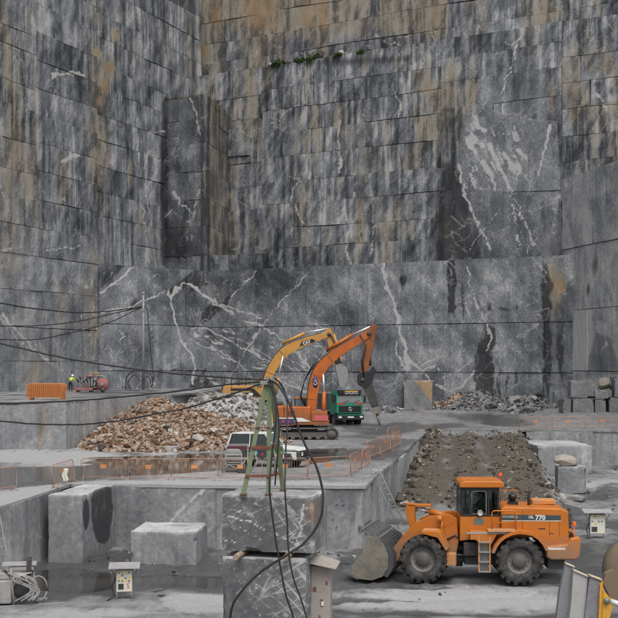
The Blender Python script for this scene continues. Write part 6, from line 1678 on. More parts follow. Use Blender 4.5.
def excavator(name, label, loc, rz, paint, boom, boomw, stick, stickw, tool, house, track_rz=0.0, cab=True):
    root = thing(name, label, 'excavator', loc, rz)
    Pm = MAT[paint]
    TM = Matrix.Rotation(track_rz, 4, 'Z')
    for y in (-1.15, 1.15): track(root, y, 3.7, .46, .58, TM)
    cf = MB(); cf.box(-.9, .9, -.95, .95, .45, .95); cf.lathe([(.75, .9), (.75, 1.12)], 24, 'z'); put('undercarriage', cf.xf(TM), MAT['dark_metal'], root, .03)
    x0, x1 = house
    hb = MB(); hb.box(x0 + .3, x1, -1.3, 1.3, 1.12, 1.34); put('deck', hb, Pm, root, .02)
    cwt = MB(); cwt.prism([(x0, 1.18), (x0 + .02, 2.0), (x0 + .2, 2.35), (x0 + .75, 2.42), (x0 + .75, 1.12), (x0 + .2, 1.1)], -1.32, 1.32); put('counterweight', cwt, Pm, root, .08, 3)
    eh = MB(); eh.box(x0 + .77, x1 - 1.25, -1.28, 1.28, 1.35, 2.36); put('engine_housing', eh, Pm, root, .05)
    vt = MB()
    for k_ in range(6): vt.box(x0 + .95 + k_ * .1, x0 + 1.0 + k_ * .1, -1.287, -1.28, 1.75, 2.1)
    put('vent_slots', vt, MAT['black_paint'], root)
    tk = MB(); tk.box(x1 - 1.22, x1 - .1, -1.28, -.45, 1.35, 2.05); put('side_tank', tk, Pm, root, .04)
    ep = MB(); ep.rod((x0 + 1.2, .5, 2.3), (x0 + 1.2, .5, 2.85), .07, 10); put('exhaust_pipe', ep, MAT['dark_metal'], root)
    if cab:
        xc = x1 - 1.15
        cbm = MB(); cbm.box(xc - 1.30, xc + .15, .42, 1.30, 1.36, 1.75); cbm.prism([(xc - 1.30, 2.85), (xc - 1.30, 2.98), (xc - .1, 2.98), (xc + .05, 2.88)], .42, 1.30); put('cab', cbm, Pm, root, .03)
        for (x, xt) in ((xc - 1.27, xc - 1.27), (xc - .55, xc - .55), (xc + .12, xc - .02)):
            for y in (.45, 1.27): put('cab_pillar', MB().beam((x, y, 1.72), (xt, y, 2.9), .07, .07), MAT['black_paint'] if paint != 'digger_yellow' else Pm, root)
        gm = MB(); gm.box(xc - 1.22, xc - .05, .46, .472, 1.76, 2.85); gm.box(xc - 1.22, xc - .05, 1.25, 1.262, 1.76, 2.85); gm.hexa([(xc + .08, .48, 1.76), (xc + .1, .48, 1.76), (xc + .1, 1.24, 1.76), (xc + .08, 1.24, 1.76), (xc - .04, .48, 2.84), (xc - .02, .48, 2.84), (xc - .02, 1.24, 2.84), (xc - .04, 1.24, 2.84)]); gm.box(xc - 1.26, xc - 1.25, .48, 1.24, 1.9, 2.8)
        put('cab_glass', gm, MAT['glass_sky'], root)
    bp = smooth_pts(boom, 5)
    bw = list(np.interp(np.linspace(0, len(boom) - 1, len(bp)), range(len(boom)), boomw))
    bo = put('boom', bent_beam(bp, bw, -.30, .30), Pm, root, .02)
    sk = put('stick', bent_beam(stick, stickw, -.22, .22), MAT['digger_rusty'] if paint == 'digger_orange' else Pm, root, .02)
    top_ = []
    for i_ in range(2, len(bp) - 2):
        t_ = (Vector(bp[i_ + 1]) - Vector(bp[i_ - 1])).normalized(); top_.append((bp[i_][0] - t_.y * (bw[i_] / 2 + .04), bp[i_][1] + t_.x * (bw[i_] / 2 + .04)))
    for y_ in (-.2, -.1, .1, .2):                                   # hydraulic pipes clipped along the back of the boom
        pi = MB(); pi.tube([(x, y_, z) for x, z in top_], .035, 6); put('hydraulic_pipe', pi, MAT['dark_metal'], bo)
    for (x, z), r_ in ((boom[0], .2), (boom[-1], .17), (stick[-1], .15)):
        pn = MB(); pn.lathe([(.001, -.36), (r_, -.36), (r_, .36), (.001, .36)], 16, 'y', (x, 0, z)); put('pin', pn, MAT['dark_metal'], root)
    sm_ = MB()
    for i_ in (4, 9, 14):
        if i_ < len(bp) - 1:
            t_ = (Vector(bp[i_ + 1]) - Vector(bp[i_])).normalized(); n_ = Vector((-t_.y, t_.x)) * bw[i_] * .49; p_ = Vector(bp[i_])
            sm_.beam((p_.x - n_.x, -.304, p_.y - n_.y), (p_.x + n_.x, -.304, p_.y + n_.y), .012, .05)
    put('weld_seams', sm_, MAT['rust'], bo)
    return root, bo, sk

# orange excavator with a hydraulic breaker
e1, bo1, sk1 = excavator('excavator', 'orange tracked excavator with hydraulic breaker in front of green truck', (at(304, 84)[0], 84.0, BZ), R(-2), 'digger_orange',
    [(.55, 1.55), (.62, 3.2), (1.05, 4.75), (2.15, 5.95), (4.55, 7.45)], [.62, .70, .80, .68, .45], [(4.95, 8.05), (4.62, 7.2), (4.25, 5.2), (4.1, 4.2)], [.32, .68, .55, .40], None, (-2.1, 1.75), R(6))
c1 = MB(); c1.rod((1.55, 0, 6.25), (3.35, 0, 7.35), .13, 12); q1 = put('stick_cylinder', c1, MAT['digger_orange'], e1)
c1 = MB(); c1.rod((3.35, 0, 7.35), (4.85, 0, 8.02), .075, 10); put('piston_rod', c1, MAT['chrome'], q1)
for y in (-.45, .45):
    c1 = MB(); c1.rod((1.35, y, 1.5), (1.42, y, 3.4), .13, 12); q1 = put('boom_cylinder', c1, MAT['digger_orange'], e1)
    c1 = MB(); c1.rod((1.42, y, 3.4), (1.35, y * .8, 4.6), .07, 10); put('piston_rod', c1, MAT['chrome'], q1)
c1 = MB(); c1.rod((4.55, 0, 6.6), (4.62, 0, 5.2), .10, 10); put('bucket_cylinder', c1, MAT['dark_metal'], e1)
c1 = MB(); c1.prism([(3.7, 4.5), (3.95, 4.75), (4.6, 4.85), (4.85, 5.2), (5.0, 4.9), (4.75, 4.0), (4.3, 3.55), (3.75, 3.9)], -.32, .32); put('breaker_bracket', c1, MAT['black_paint'], e1, .03)
c1 = bent_beam([(4.3, 4.2), (4.78, 2.95), (4.98, 2.3)], [.72, .62, .5], -.30, .30); bk_ = put('breaker_body', c1, MAT['breaker_dark'] if 'breaker_dark' in MAT else MAT['dark_metal'], e1, .03)
c1 = bent_beam([(4.93, 2.45), (5.12, 1.85)], [.52, .55], -.3, .3); put('breaker_nose', c1, MAT['dirty_steel'], e1, .03)
c1 = MB(); c1.tube([(5.1, 0, 1.9), (5.25, 0, 1.3), (5.33, 0, 1.0)], [.12, .12, .03], 10); put('chisel', c1, MAT['worn_steel'], e1)
RX = Matrix.Rotation(R(90), 4, 'X')
c1 = MB(); c1.lathe([(.001, 0), (.30, 0), (.30, .012), (.001, .012)], 24, 'y', (0, 0, 0)); c1.xf(Matrix.Translation((.80, -.316, 4.05)) @ Matrix.Scale(.62, 4, (1, 0, 0)) @ Matrix.Scale(1.35, 4, (0, 0, 1))); put('round_badge', c1, MAT['label_blue'], e1)
c1 = MB(); c1.tube([(.66, -.335, 3.95), (.8, -.335, 4.2), (.94, -.335, 3.95), (.8, -.335, 3.85), (.66, -.335, 3.95)], .025, 5); put('badge_mark', c1, MAT['letter_white'], e1)
c1 = MB(); c1.box(.75, 1.72, -1.292, -1.28, 1.42, 1.78); put('pink_label', c1, MAT['label_pink'], e1)
c1 = MB(); c1.prism([(-1.95, 1.35), (-1.95, 1.62), (-.1, 1.62), (.55, 1.35)], -1.325, -1.32); put('white_band', c1, MAT['letter_white'], e1)
c1 = MB(); c1.prism([(-1.92, 1.2), (-1.92, 1.55), (-.62, 1.55), (-.62, 1.2)], -1.331, -1.325); put('blue_label', c1, MAT['label_blue'], e1)
c1 = MB(); c1.box(-1.45, -1.3, -1.336, -1.331, 1.3, 1.45); c1.box(-1.1, -.98, -1.336, -1.331, 1.27, 1.44); put('red_mark', c1, MAT['letter_red'], e1)
c1 = MB(); c1.box(-2.2, -1.95, -1.36, -1.1, 1.35, 2.1); put('yellow_end_plate', c1, MAT['machine_yellow'], e1, .02)
c1 = MB()
for k_ in range(4): c1.tube([(.3, -.1 + .06 * k_, 2.0), (-.25, -.1 + .06 * k_, 2.9 + .1 * k_), (.05, -.2 + .06 * k_, 4.2), (.45 + .05 * k_, -.32, 5.0), (1.2, -.33, 6.0)], .035, 6)
put('hoses', c1, MAT['cable_black'], e1)
c1 = MB()
for k_ in range(3): c1.tube([(3.9, -.3, 7.3 + .05 * k_), (4.35, -.36, 6.6), (4.0 + .06 * k_, -.34, 5.5), (4.2, -.36, 4.4)], .035, 6)
put('hoses', c1, MAT['cable_black'], e1)
c1 = MB(); c1.prism([(4.2, 7.5), (4.75, 8.1), (4.98, 8.05), (4.95, 7.0), (4.7, 6.9), (4.55, 7.3)], -.235, .235); put('stick_knuckle', c1, MAT['digger_rusty'], e1, .02)

# yellow excavator
ze = P(258, 413, 103).z
e2, bo2, sk2 = excavator('excavator', 'mustard yellow excavator with bucket standing on the rubble behind orange one', (at(258, 103)[0], 103.0, ze), R(1), 'digger_yellow',
    [(.6, 2.0), (1.2, 3.8), (2.4, 5.3), (4.2, 6.15), (6.1, 6.75)], [.65, .76, .82, .68, .42], [(6.05, 7.25), (6.15, 6.6), (6.45, 5.2), (6.75, 4.0)], [.38, .62, .5, .36], None, (-3.0, 1.2), R(0))
c1 = MB(); c1.rod((2.1, 0, 5.95), (4.0, 0, 6.85), .13, 12); q1 = put('stick_cylinder', c1, MAT['digger_yellow'], e2)
c1 = MB(); c1.rod((4.0, 0, 6.85), (5.95, 0, 7.25), .075, 10); put('piston_rod', c1, MAT['chrome'], q1)
for y in (-.45, .45):
    c1 = MB(); c1.rod((1.5, y, 1.6), (1.75, y, 3.0), .13, 12); q1 = put('boom_cylinder', c1, MAT['digger_yellow'], e2)
    c1 = MB(); c1.rod((1.75, y, 3.0), (2.15, y * .8, 4.9), .07, 10); put('piston_rod', c1, MAT['chrome'], q1)
c1 = MB(); c1.rod((6.5, 0, 6.8), (7.1, 0, 4.9), .09, 10); c1.rod((7.1, 0, 4.9), (7.25, 0, 4.1), .05, 8); put('bucket_cylinder', c1, MAT['digger_yellow'], e2)
bs = MB(); prof = [(6.6, 4.1), (7.1, 4.25), (7.6, 3.9), (7.75, 3.2), (7.5, 2.5), (7.0, 2.2)]
for i in range(len(prof) - 1):
    (x0_, z0_), (x1_, z1_) = prof[i], prof[i + 1]; L = math.hypot(x1_ - x0_, z1_ - z0_); nx_, nz_ = (z1_ - z0_) / L * .06, -(x1_ - x0_) / L * .06
    bs.prism([(x0_, z0_), (x1_, z1_), (x1_ + nx_, z1_ + nz_), (x0_ + nx_, z0_ + nz_)], -.65, .65)
bkt = put('bucket', bs, MAT['galvanised'], e2)
for s in (-1, 1):
    c1 = MB(); c1.prism(prof, s * .65 - .03, s * .65 + .03); put('bucket_side', c1, MAT['galvanised'], bkt)
for k_ in range(5):
    c1 = MB(); c1.prism([(7.05, 2.25), (6.75, 1.95), (6.9, 2.35)], -.58 + k_ * .27, -.48 + k_ * .27); put('tooth', c1, MAT['worn_steel'], bkt)
c1 = MB(); c1.prism([(6.55, 4.6), (7.2, 4.4), (7.2, 4.1), (6.6, 4.0)], -.3, .3); put('bucket_linkage', c1, MAT['black_paint'], e2)
c1 = MB()
for k_ in range(3): c1.tube([(6.2, -.26, 6.8), (6.75, -.3, 5.6), (6.9 + .05 * k_, -.3, 4.6), (7.1, -.3, 3.2), (7.0, -.3, 2.7)], .06, 6)
put('hoses', c1, MAT['cable_black'], e2)
c1 = MB(); c1.prism([(3.55, 5.70), (3.72, 6.08), (4.62, 6.38), (4.95, 6.20), (4.75, 6.04), (4.5, 6.0)], -.309, -.30); bd = put('boom_badge', c1, MAT['black_paint'], e2)
text_mesh('lettering', 'CAT', .34, MAT['letter_white'], e2, Matrix.Translation((4.18, -.315, 6.04)) @ Matrix.Rotation(R(-18), 4, 'Y') @ RX, bold=.012)
c1 = MB(); c1.box(-2.75, .5, -1.295, -1.285, 1.45, 2.15); put('side_black_band', c1, MAT['black_paint'], e2)
c1 = MB(); c1.box(-2.6, -.6, -1.305, -1.295, 1.78, 1.92); put('side_yellow_bar', c1, MAT['digger_yellow'], e2)
c1 = MB(); c1.prism([(-.35, 2.16), (.52, 2.16), (.52, 1.5), (.3, 1.5)], -1.306, -1.296); put('side_yellow_wedge', c1, MAT['digger_yellow'], e2)
c1 = MB(); c1.box(-1.82, -1.45, -1.306, -1.296, 1.50, 1.70); c1.box(-.72, -.40, -1.306, -1.296, 1.55, 1.76); put('white_labels', c1, MAT['letter_white'], e2)
c1 = MB(); c1.box(-3.1, .9, -1.42, -1.28, 1.14, 1.32); put('side_rail', c1, MAT['digger_yellow'], e2, .02)
c1 = MB()
for x in (-2.9, -2.3, -1.6, -1.1): c1.rod((x, -.6, 2.3), (x + .1, -.6, 3.2), .05, 6)
c1.tube([(-3.0, -1.0, 2.0), (-3.05, -1.0, 3.0), (-2.7, -1.0, 3.25)], .04, 6)
put('handrails', c1, MAT['dark_metal'], e2)

# ------------------------------------------------------------------ green dump truck, seen from the front
def truck():
    root = thing('dump_truck', 'green tipper truck with grey body facing the camera behind orange excavator', 'truck', (at(350, 103)[0], 103.0, BZ), R(19))
    Gm = MAT['truck_green']
    cab = MB(); cab.prism([(0, 0), (0, 0)], 0, 0) if False else None
    cb = MB()
    vs = [(-1.22, 0, 1.05), (1.22, 0, 1.05), (1.22, 1.75, 1.05), (-1.22, 1.75, 1.05), (-1.22, 0, 1.95), (1.22, 0, 1.95), (1.22, 1.75, 1.95), (-1.22, 1.75, 1.95), (-1.14, .22, 2.72), (1.14, .22, 2.72), (1.14, 1.72, 2.78), (-1.14, 1.72, 2.78), (-1.05, .45, 2.95), (1.05, .45, 2.95), (1.05, 1.65, 2.98), (-1.05, 1.65, 2.98)]
    fs = [(0, 3, 2, 1)]
    for b in (0, 4, 8): fs += [(b + i, b + (i + 1) % 4, b + 4 + (i + 1) % 4, b + 4 + i) for i in range(4)]
    fs.append((12, 13, 14, 15)); cb.add(vs, fs)
    put('cab', cb, Gm, root, .06, 3)
    wsn = MB(); wsn.hexa([(-1.08, -.02, 1.98), (1.08, -.02, 1.98), (1.08, .05, 1.98), (-1.08, .05, 1.98), (-1.02, .185, 2.66), (1.02, .185, 2.66), (1.02, .25, 2.66), (-1.02, .25, 2.66)])
    put('windscreen', wsn, MAT['glass_truck'], root)
    wp_ = MB()
    for x in (-.6, .35): wp_.rod((x, -.04, 2.0), (x + .55, .0, 2.18), .015, 5)
    put('wiper', wp_, MAT['black_paint'], root)
    for s in (-1, 1):
        sd = MB(); sd.box(s * 1.225 - .01, s * 1.225 + .01, .35, 1.15, 1.98, 2.6); put('side_window', sd, MAT['glass_dark'], root)
        rd = MB(); rd.box(min(s * .42, s * 1.18), max(s * .42, s * 1.18), -.018, .0, 1.80, 1.95); put('red_trim', rd, MAT['truck_red'], root)
        hl = MB(); hl.box(min(s * .82, s * 1.12), max(s * .82, s * 1.12), -.20, -.17, .66, .82); put('headlight', hl, MAT['lamp_clear'], root, .02)
        mr = MB(); mr.box(s * 1.42 - .09, s * 1.42 + .09, .1, .16, 1.95, 2.55); mr.rod((s * 1.2, .2, 2.55), (s * 1.42, .13, 2.5), .02, 6); mr.rod((s * 1.2, .2, 1.95), (s * 1.42, .13, 2.0), .02, 6); put('mirror', mr, MAT['black_paint'], root, .02)
    gr = MB(); gr.box(-1.02, 1.02, -.03, 0, 1.12, 1.68)
    for k_ in range(5): gr.box(-1.0, 1.0, -.05, -.03, 1.18 + k_ * .1, 1.22 + k_ * .1)
    put('grille', gr, MAT['black_paint'], root)
    st = MB(); st.lathe([(.15, -.07), (.17, -.07), (.17, -.05), (.15, -.05)], 24, 'y', (0, 0, 1.42), True)
    for a in (90, 210, 330): st.rod((0, -.06, 1.42), (.16 * math.cos(R(a)), -.06, 1.42 + .16 * math.sin(R(a))), .016, 5)
    put('star_emblem', st, MAT['chrome'], root)
    tr = MB(); tr.box(-1.05, 1.05, -.06, 0, 1.69, 1.74); tr.box(-1.1, 1.1, -.05, 0, 1.06, 1.11); put('grille_trim', tr, Gm, root)
    bp = MB(); bp.box(-1.24, 1.24, -.17, .45, .48, .98); put('bumper', bp, MAT['black_paint'], root, .05)
    bl = MB(); bl.box(-1.15, 1.15, -.19, -.17, .90, .96); put('bumper_trim', bl, Gm, root)
    np_ = MB(); np_.box(-.28, .28, -.19, -.17, .68, .80); put('number_plate', np_, MAT['letter_white'], root)
    vz = MB(); vz.box(-1.06, 1.06, -.02, .34, 2.66, 3.05); put('roof_sign', vz, MAT['black_paint'], root, .04)
    yl = MB(); yl.box(-.48, .72, -.026, -.02, 2.90, 2.97); put('sign_line', yl, MAT['letter_yellow'], root)
    # the word on the sign cannot be read in the photograph: a row of letter-sized white strokes
    for i, (x, w) in enumerate(((-.46, .10), (-.30, .12), (-.13, .10), (.02, .12), (.19, .11), (.35, .10), (.50, .12), (.66, .07))):
        l_ = MB(); l_.box(x, x + w * .32, -.028, -.02, 2.70, 2.85); l_.box(x + w * .32, x + w, -.028, -.02, 2.70 + .055 * (i % 3), 2.75 + .05 * (i % 3)); put('sign_letter', l_, MAT['letter_white'], root)
    fr = MB(); fr.box(-.45, .45, .3, 7.4, .75, 1.0); fr.box(-1.0, 1.0, 1.9, 2.5, .7, 1.2); put('chassis', fr, MAT['dark_metal'], root)
    tp = MB(); tp.hexa([(-1.18, 2.1, 1.25), (1.18, 2.1, 1.25), (1.2, 7.2, 1.25), (-1.2, 7.2, 1.25), (-1.25, 1.95, 2.72), (1.25, 1.95, 2.72), (1.25, 7.5, 2.72), (-1.25, 7.5, 2.72)]); put('tipper_body', tp, MAT['tipper_grey'], root, .03)
    for k_ in range(5):
        rb = MB(); y = 2.5 + k_ * 1.1
        for s in (-1, 1): rb.hexa([(s * 1.24 - .05, y, 1.25), (s * 1.24 + .05, y, 1.25), (s * 1.24 + .05, y + .14, 1.25), (s * 1.24 - .05, y + .14, 1.25), (s * 1.29 - .05, y, 2.7), (s * 1.29 + .05, y, 2.7), (s * 1.29 + .05, y + .14, 2.7), (s * 1.29 - .05, y + .14, 2.7)])
        put('body_rib', rb, MAT['tipper_grey'], root)
    MW = Matrix.Rotation(R(90), 4, 'Z')
    for y in (.85, 2.7, 5.0, 6.3):
        for s in (-1, 1):
            w_ = wheel(root, (y, -s * 1.0, .52), .52, .42 if y < 3 else .55, lugs=22, rimr=.55, M=MW, side=-s)
    mf = MB()
    for s in (-1, 1):
        for k_ in range(8):
            a0, a1 = R(10 + k_ * 20), R(30 + k_ * 20)
            mf.add([(s * .78, .85 + .64 * math.cos(a0), .52 + .64 * math.sin(a0)), (s * 1.22, .85 + .64 * math.cos(a0), .52 + .64 * math.sin(a0)), (s * 1.22, .85 + .64 * math.cos(a1), .52 + .64 * math.sin(a1)), (s * .78, .85 + .64 * math.cos(a1), .52 + .64 * math.sin(a1))], [(0, 1, 2, 3)])
    put('mudguard', mf, MAT['black_paint'], root)
    ex = MB(); ex.box(-1.24, -1.0, .5, 1.5, .95, 1.1); ex.box(1.0, 1.24, .5, 1.5, .95, 1.1); put('cab_step', ex, Gm, root)
    red = MB(); red.box(-1.2, -.8, 3.3, 4.2, .6, 1.1); put('fuel_tank', red, MAT['truck_red'], root, .05)
    return root
simple('glass_truck', (0.11, 0.115, 0.115), 0.15, spec=0.6)
truck()

# ------------------------------------------------------------------ white off-road car behind the barriers
def car():
    root = thing('off_road_car', 'dusty white and grey off-road car parked behind the barriers', 'car', (at(268, 62)[0], 62.2, BZ), R(-17))
    W = MAT['white_paint']
    lo = MB(); lo.prism([(-2.0, .48), (-2.0, .95), (-.05, .98), (.75, .98), (1.95, .90), (2.02, .55), (1.85, .42), (-1.9, .42)], -.82, .82); put('lower_body', lo, MAT['car_grey'], root, .06, 3)
    up = MB(); up.prism([(-2.0, .93), (-1.98, 1.12), (.62, 1.12), (.62, .93)], -.80, .80); put('waist', up, MAT['car_maroon'], root, .03)
    hd = MB(); hd.prism([(.55, .95), (.55, 1.14), (1.85, 1.04), (1.96, .92)], -.78, .78); put('hood', hd, W, root, .05, 3)
    rf = MB(); rf.prism([(-1.80, 1.74), (-1.74, 1.80), (.05, 1.80), (.12, 1.74)], -.70, .70); put('roof', rf, W, root, .03)
    for y0, y1 in ((-.79, -.70), (.79, .70)):
        for xa, xb, w_, h_ in ((-1.95, -1.76, .08, .14), (-.75, -.72, .05, .08), (.60, .08, .06, .08)):
            put('pillar', MB().beam((xa, y0, 1.10), (xb, y1, 1.76), w_, h_), W, root)
    for s in (-1, 1):
        for a, b, at_, bt in ((-1.84, -.82, -1.68, -.78), (-.70, .50, -.68, .02)):
            g_ = MB(); g_.hexa([(a, s * .785, 1.13), (b, s * .785, 1.13), (b, s * .775, 1.13), (a, s * .775, 1.13), (at_, s * .70, 1.73), (bt, s * .70, 1.73), (bt, s * .69, 1.73), (at_, s * .69, 1.73)]); put('side_window', g_, MAT['glass_dark'], root)
        wp_ = MB(); wp_.box(-1.0, .6, s * .825 - .004, s * .825 + .004, .88, .92); put('side_strip', wp_, MAT['black_paint'], root)
    ws_ = MB(); ws_.hexa([(.60, -.74, 1.12), (.62, -.74, 1.12), (.62, .74, 1.12), (.60, .74, 1.12), (.09, -.66, 1.75), (.11, -.66, 1.75), (.11, .66, 1.75), (.09, .66, 1.75)]); put('windscreen', ws_, MAT['glass_sky'], root)
    rw = MB(); rw.box(-1.93, -1.90, -.62, .62, 1.16, 1.68); put('rear_window', rw, MAT['glass_dark'], root)
    gr = MB(); gr.box(1.98, 2.04, -.66, .66, .62, .88); put('grille', gr, MAT['black_paint'], root, .01)
    for s in (-1, 1):
        hl = MB(); hl.box(2.02, 2.06, min(s * .48, s * .70), max(s * .48, s * .70), .68, .86); put('headlight', hl, MAT['lamp_clear'], root, .01)
        fw = MB()
    bp = MB(); bp.box(1.95, 2.14, -.84, .84, .42, .60); put('front_bumper', bp, MAT['car_grey'], root, .04)
    bp = MB(); bp.box(-2.14, -1.98, -.80, .80, .44, .62); put('rear_bumper', bp, MAT['car_grey'], root, .04)
    fb = MB(); fb.prism([(.62, .92), (.62, .50), (.80, .50), (.88, .78), (1.5, .80), (1.62, .5), (1.80, .5), (1.80, .88)], -.835, -.80); put('front_wing', fb, W, root, .01)
    sk = MB(); sk.box(-.28, .02, -.829, -.823, .98, 1.16) if False else sk.box(-.52, -.30, -.832, -.822, .72, .90); put('blue_sticker', sk, MAT['sky_blue_sticker'], root)
    sk = MB(); sk.prism([(-.12, .68), (.02, .86), (.07, .86), (-.04, .68)], -.832, -.822); put('red_stripe', sk, MAT['letter_red'], root)
    for x in (-1.28, 1.22):
        for s in (-1, 1): wheel(root, (x, s * .70, .36), .36, .22, lugs=20, rimr=.58, side=s)
    mr = MB(); mr.box(.42, .52, -.98, -.82, 1.12, 1.28); put('door_mirror', mr, MAT['black_paint'], root, .02)
    return root
car()

# ================================================================== BARRIERS, CABLES, SMALL EQUIPMENT
def barrier_proto(mat, L=2.2, Hh=1.05, plate=True, br=.006):
    root = empty('crowd_barrier')
    fr = MB(); r = .018
    fr.tube([(-L / 2, 0, .20), (-L / 2, 0, Hh - .12), (-L / 2 + .12, 0, Hh), (L / 2 - .12, 0, Hh), (L / 2, 0, Hh - .12), (L / 2, 0, .20), (-L / 2, 0, .20)], r, 6)
    put('frame', fr, MAT[mat], root)
    bs = MB()
    for k_ in range(17):
        x = -L / 2 + L * (k_ + 1) / 18; bs.tube([(x, 0, .2), (x, 0, Hh)], br, 4, False)
    o = put('bars', bs, MAT[mat], root); o['kind'] = 'stuff'
    for s in (-1, 1):
        ft = MB(); x = s * (L / 2 - .12)
        ft.tube([(x, 0, .22), (x, -.02, .12), (x, -.30, .02)], .018, 5); ft.tube([(x, 0, .22), (x, .02, .12), (x, .30, .02)], .018, 5)
        put('foot', ft, MAT[mat], root)
    if plate:
        pm = MB(); pm.box(-.15, .15, -.012, .012, .60, .77); put('sign_plate', pm, MAT['barrier_plate'], root)
    return root
BP = barrier_proto('barrier_orange')
_first = [True]
def barrier(a, b, label, group, z=BZ, proto=None, lean=0.0):
    a, b = Vector((a[0], a[1], z)), Vector((b[0], b[1], z))
    if proto is None:
        o = BP if _first[0] else copy_tree(BP)
        _first[0] = False
    else: o = proto
    m = (a + b) / 2; d = b - a
    o.location = m; o.rotation_euler = (lean, 0, math.atan2(d.y, d.x)); o.scale = (d.length / 2.24, 1, 1)
    tag(o, label, 'barrier', group)
    return o
ORD = ('first', 'second', 'third', 'fourth', 'fifth', 'sixth', 'seventh', 'eighth')
def row(pts, labels, group, z=BZ):
    for i, (p, q) in enumerate(zip(pts[:-1], pts[1:])):
        barrier(g2(p[0], p[1], z), g2(q[0], q[1], z), labels[i], group, z, lean=R(random.uniform(-7, 7)))
GB = 'orange barriers along the bench edge'
row([(-28, 497), (17, 491)], ['orange barrier at the left edge of photo, beside puddle'], GB)
bb = barrier(g2(53, 490, BZ), g2(75, 482, BZ), 'tilted orange barrier with a white rag on it, beside the tall sawn block', GB, lean=R(-5))
row([(81, 481), (126, 481.5), (171, 481.5), (217, 482)], ['first orange barrier of the long row in front of the puddle', 'second orange barrier of the long row, in front of brown heap', 'third orange barrier of the long row, left of the grey frame machine'], GB)
row([(218, 482), (262, 481.5), (307, 481), (350, 478)], ['orange barrier in front of the grey frame machine, behind tripod', 'orange barrier behind the tripod legs in front of the car', 'orange barrier just right of the tripod, in front of the car front'], GB)
row([(351, 477), (361, 471), (370, 466)], ['first of the orange barriers stepping back beside the bench corner', 'second of the orange barriers stepping back, at the ladder top'], GB)
row([(366, 461), (380, 456), (391, 451), (400, 446)], ['third orange barrier stepping back along the bench side', 'fourth orange barrier stepping back along the bench side', 'last near orange barrier at the far corner of the bench side'], GB)
row([(386, 444), (399, 441)], ['single orange barrier standing crosswise behind the bench corner'], GB)
row([(519, 430), (552, 430), (585, 429.5), (619, 429), (652, 428.5)], ['orange barrier at the left end of the row on the right bench', 'orange barrier second in the row on the right bench', 'orange barrier third in the row on the right bench', 'orange barrier at the right edge of photo on the right bench'], 'orange barriers on the right bench')
# white rag on the tilted barrier
p = G(66, 486, BZ)
rg = np.zeros((9, 7, 3))
for i in range(9):
    for j in range(7):
        rg[i, j] = ((j - 3) * .06 + .05 * math.sin(i * 1.1), -.06 - .04 * math.sin(j * 1.7 + i * .6), .25 + i * .10)
o = put('rag', grid_mesh('rag', rg * np.array([.6, 1, .75])), MAT['panel_cream']); o.location = (p.x, p.y - .1, p.z); o.modifiers.new('thick', 'SOLIDIFY').thickness = .01
tag(o, 'crumpled white rag hanging on the tilted orange barrier', 'rag')
# pack of fresh barriers on the ledge
pk = barrier_proto('barrier_fresh', 2.3, 1.1, False, .022)
base_ = P(47, 401.0, 79.5)
for i in range(9):
    o = pk if i == 0 else copy_tree(pk)
    o.location = (base_.x + i * .018, 78.6 + i * .13, ledge_z0(79) - .02); o.rotation_euler = (R(-4 + (i % 3)), 0, R(-1.5 + (i % 2) * .8)); o.scale = (1, .3, 1)
    tag(o, ('bright orange barrier at the front of the pack on the left ledge' if i == 0 else 'bright orange barrier at the back of the pack on the left ledge' if i == 8 else 'bright orange barrier inside the upright pack on the left ledge'), 'barrier', 'pack of barriers on the left ledge')

# ---- tripod on the upper block
TP = Vector((-1.17, 34.2, 4.50))
def pw(u, v, Y): return P(u, v, Y)
tri = thing('tripod', 'green steel tripod with rusty crossbars standing on the upper block', 'tripod', TP)
apex = pw(268, 383, 34.3)
feet = [pw(243.5, 491.5, 33.95), pw(268.5, 493, 33.9), pw(283, 489.2, 34.95)]
zt_ = 4.51
for i, f in enumerate(feet):
    f.z = zt_ + .01
    t = apex + Vector(((-.04, .05, .09)[i], (0, -.03, .08)[i], 0))
    mb = MB(); mb.beam(f - TP, t - TP, .13, .10)
    lg = put('leg', mb, MAT['tripod_green'], tri, .008)
    pd = MB(); pd.box(f.x - TP.x - .10, f.x - TP.x + .10, f.y - TP.y - .08, f.y - TP.y + .08, zt_ - TP.z, zt_ - TP.z + .03); put('foot_plate', pd, MAT['rust'], lg)
for i, (tt, ln) in enumerate(((.42, 0), (.165, 0), (.60, 0))):
    a = feet[0].lerp(apex, tt); b = feet[1].lerp(apex, tt); c = feet[2].lerp(apex, tt)
    for q, (s, e) in enumerate(((a, b), (b, c), (a, c)) if i < 2 else ((a, b),)):
        if i == 1 and q == 2: continue
        mb = MB(); dd = (e - s).normalized() * .06; yo = Vector((0, -.07, 0)) if q == 0 else Vector((0, 0, 0)); mb.beam(s - dd - TP + yo, e + dd - TP + yo, .06, .075 if i < 2 else .03); put('crossbar', mb, MAT['rust'], tri)
hp = MB(); hp.box(-.22, .22, -.16, .16, -.05, .06); hp.lathe([(.05, 0), (.05, .16)], 10, 'z', (0, 0, .04)); hp.xf(Matrix.Translation(apex - TP)); put('head_plate', hp, MAT['galvanised'], tri, .01)
sc_ = MB()
for k_ in range(5): sc_.tube([tuple(apex - TP + Vector((.12 + .05 * math.cos(k_ * 1.2 + a_ * .7), -.15 + .03 * k_, .02 + .10 * math.sin(a_ * .9 + k_)))) for a_ in range(8)], .018, 5)
put('cable_tie', sc_, MAT['galvanised'], tri)

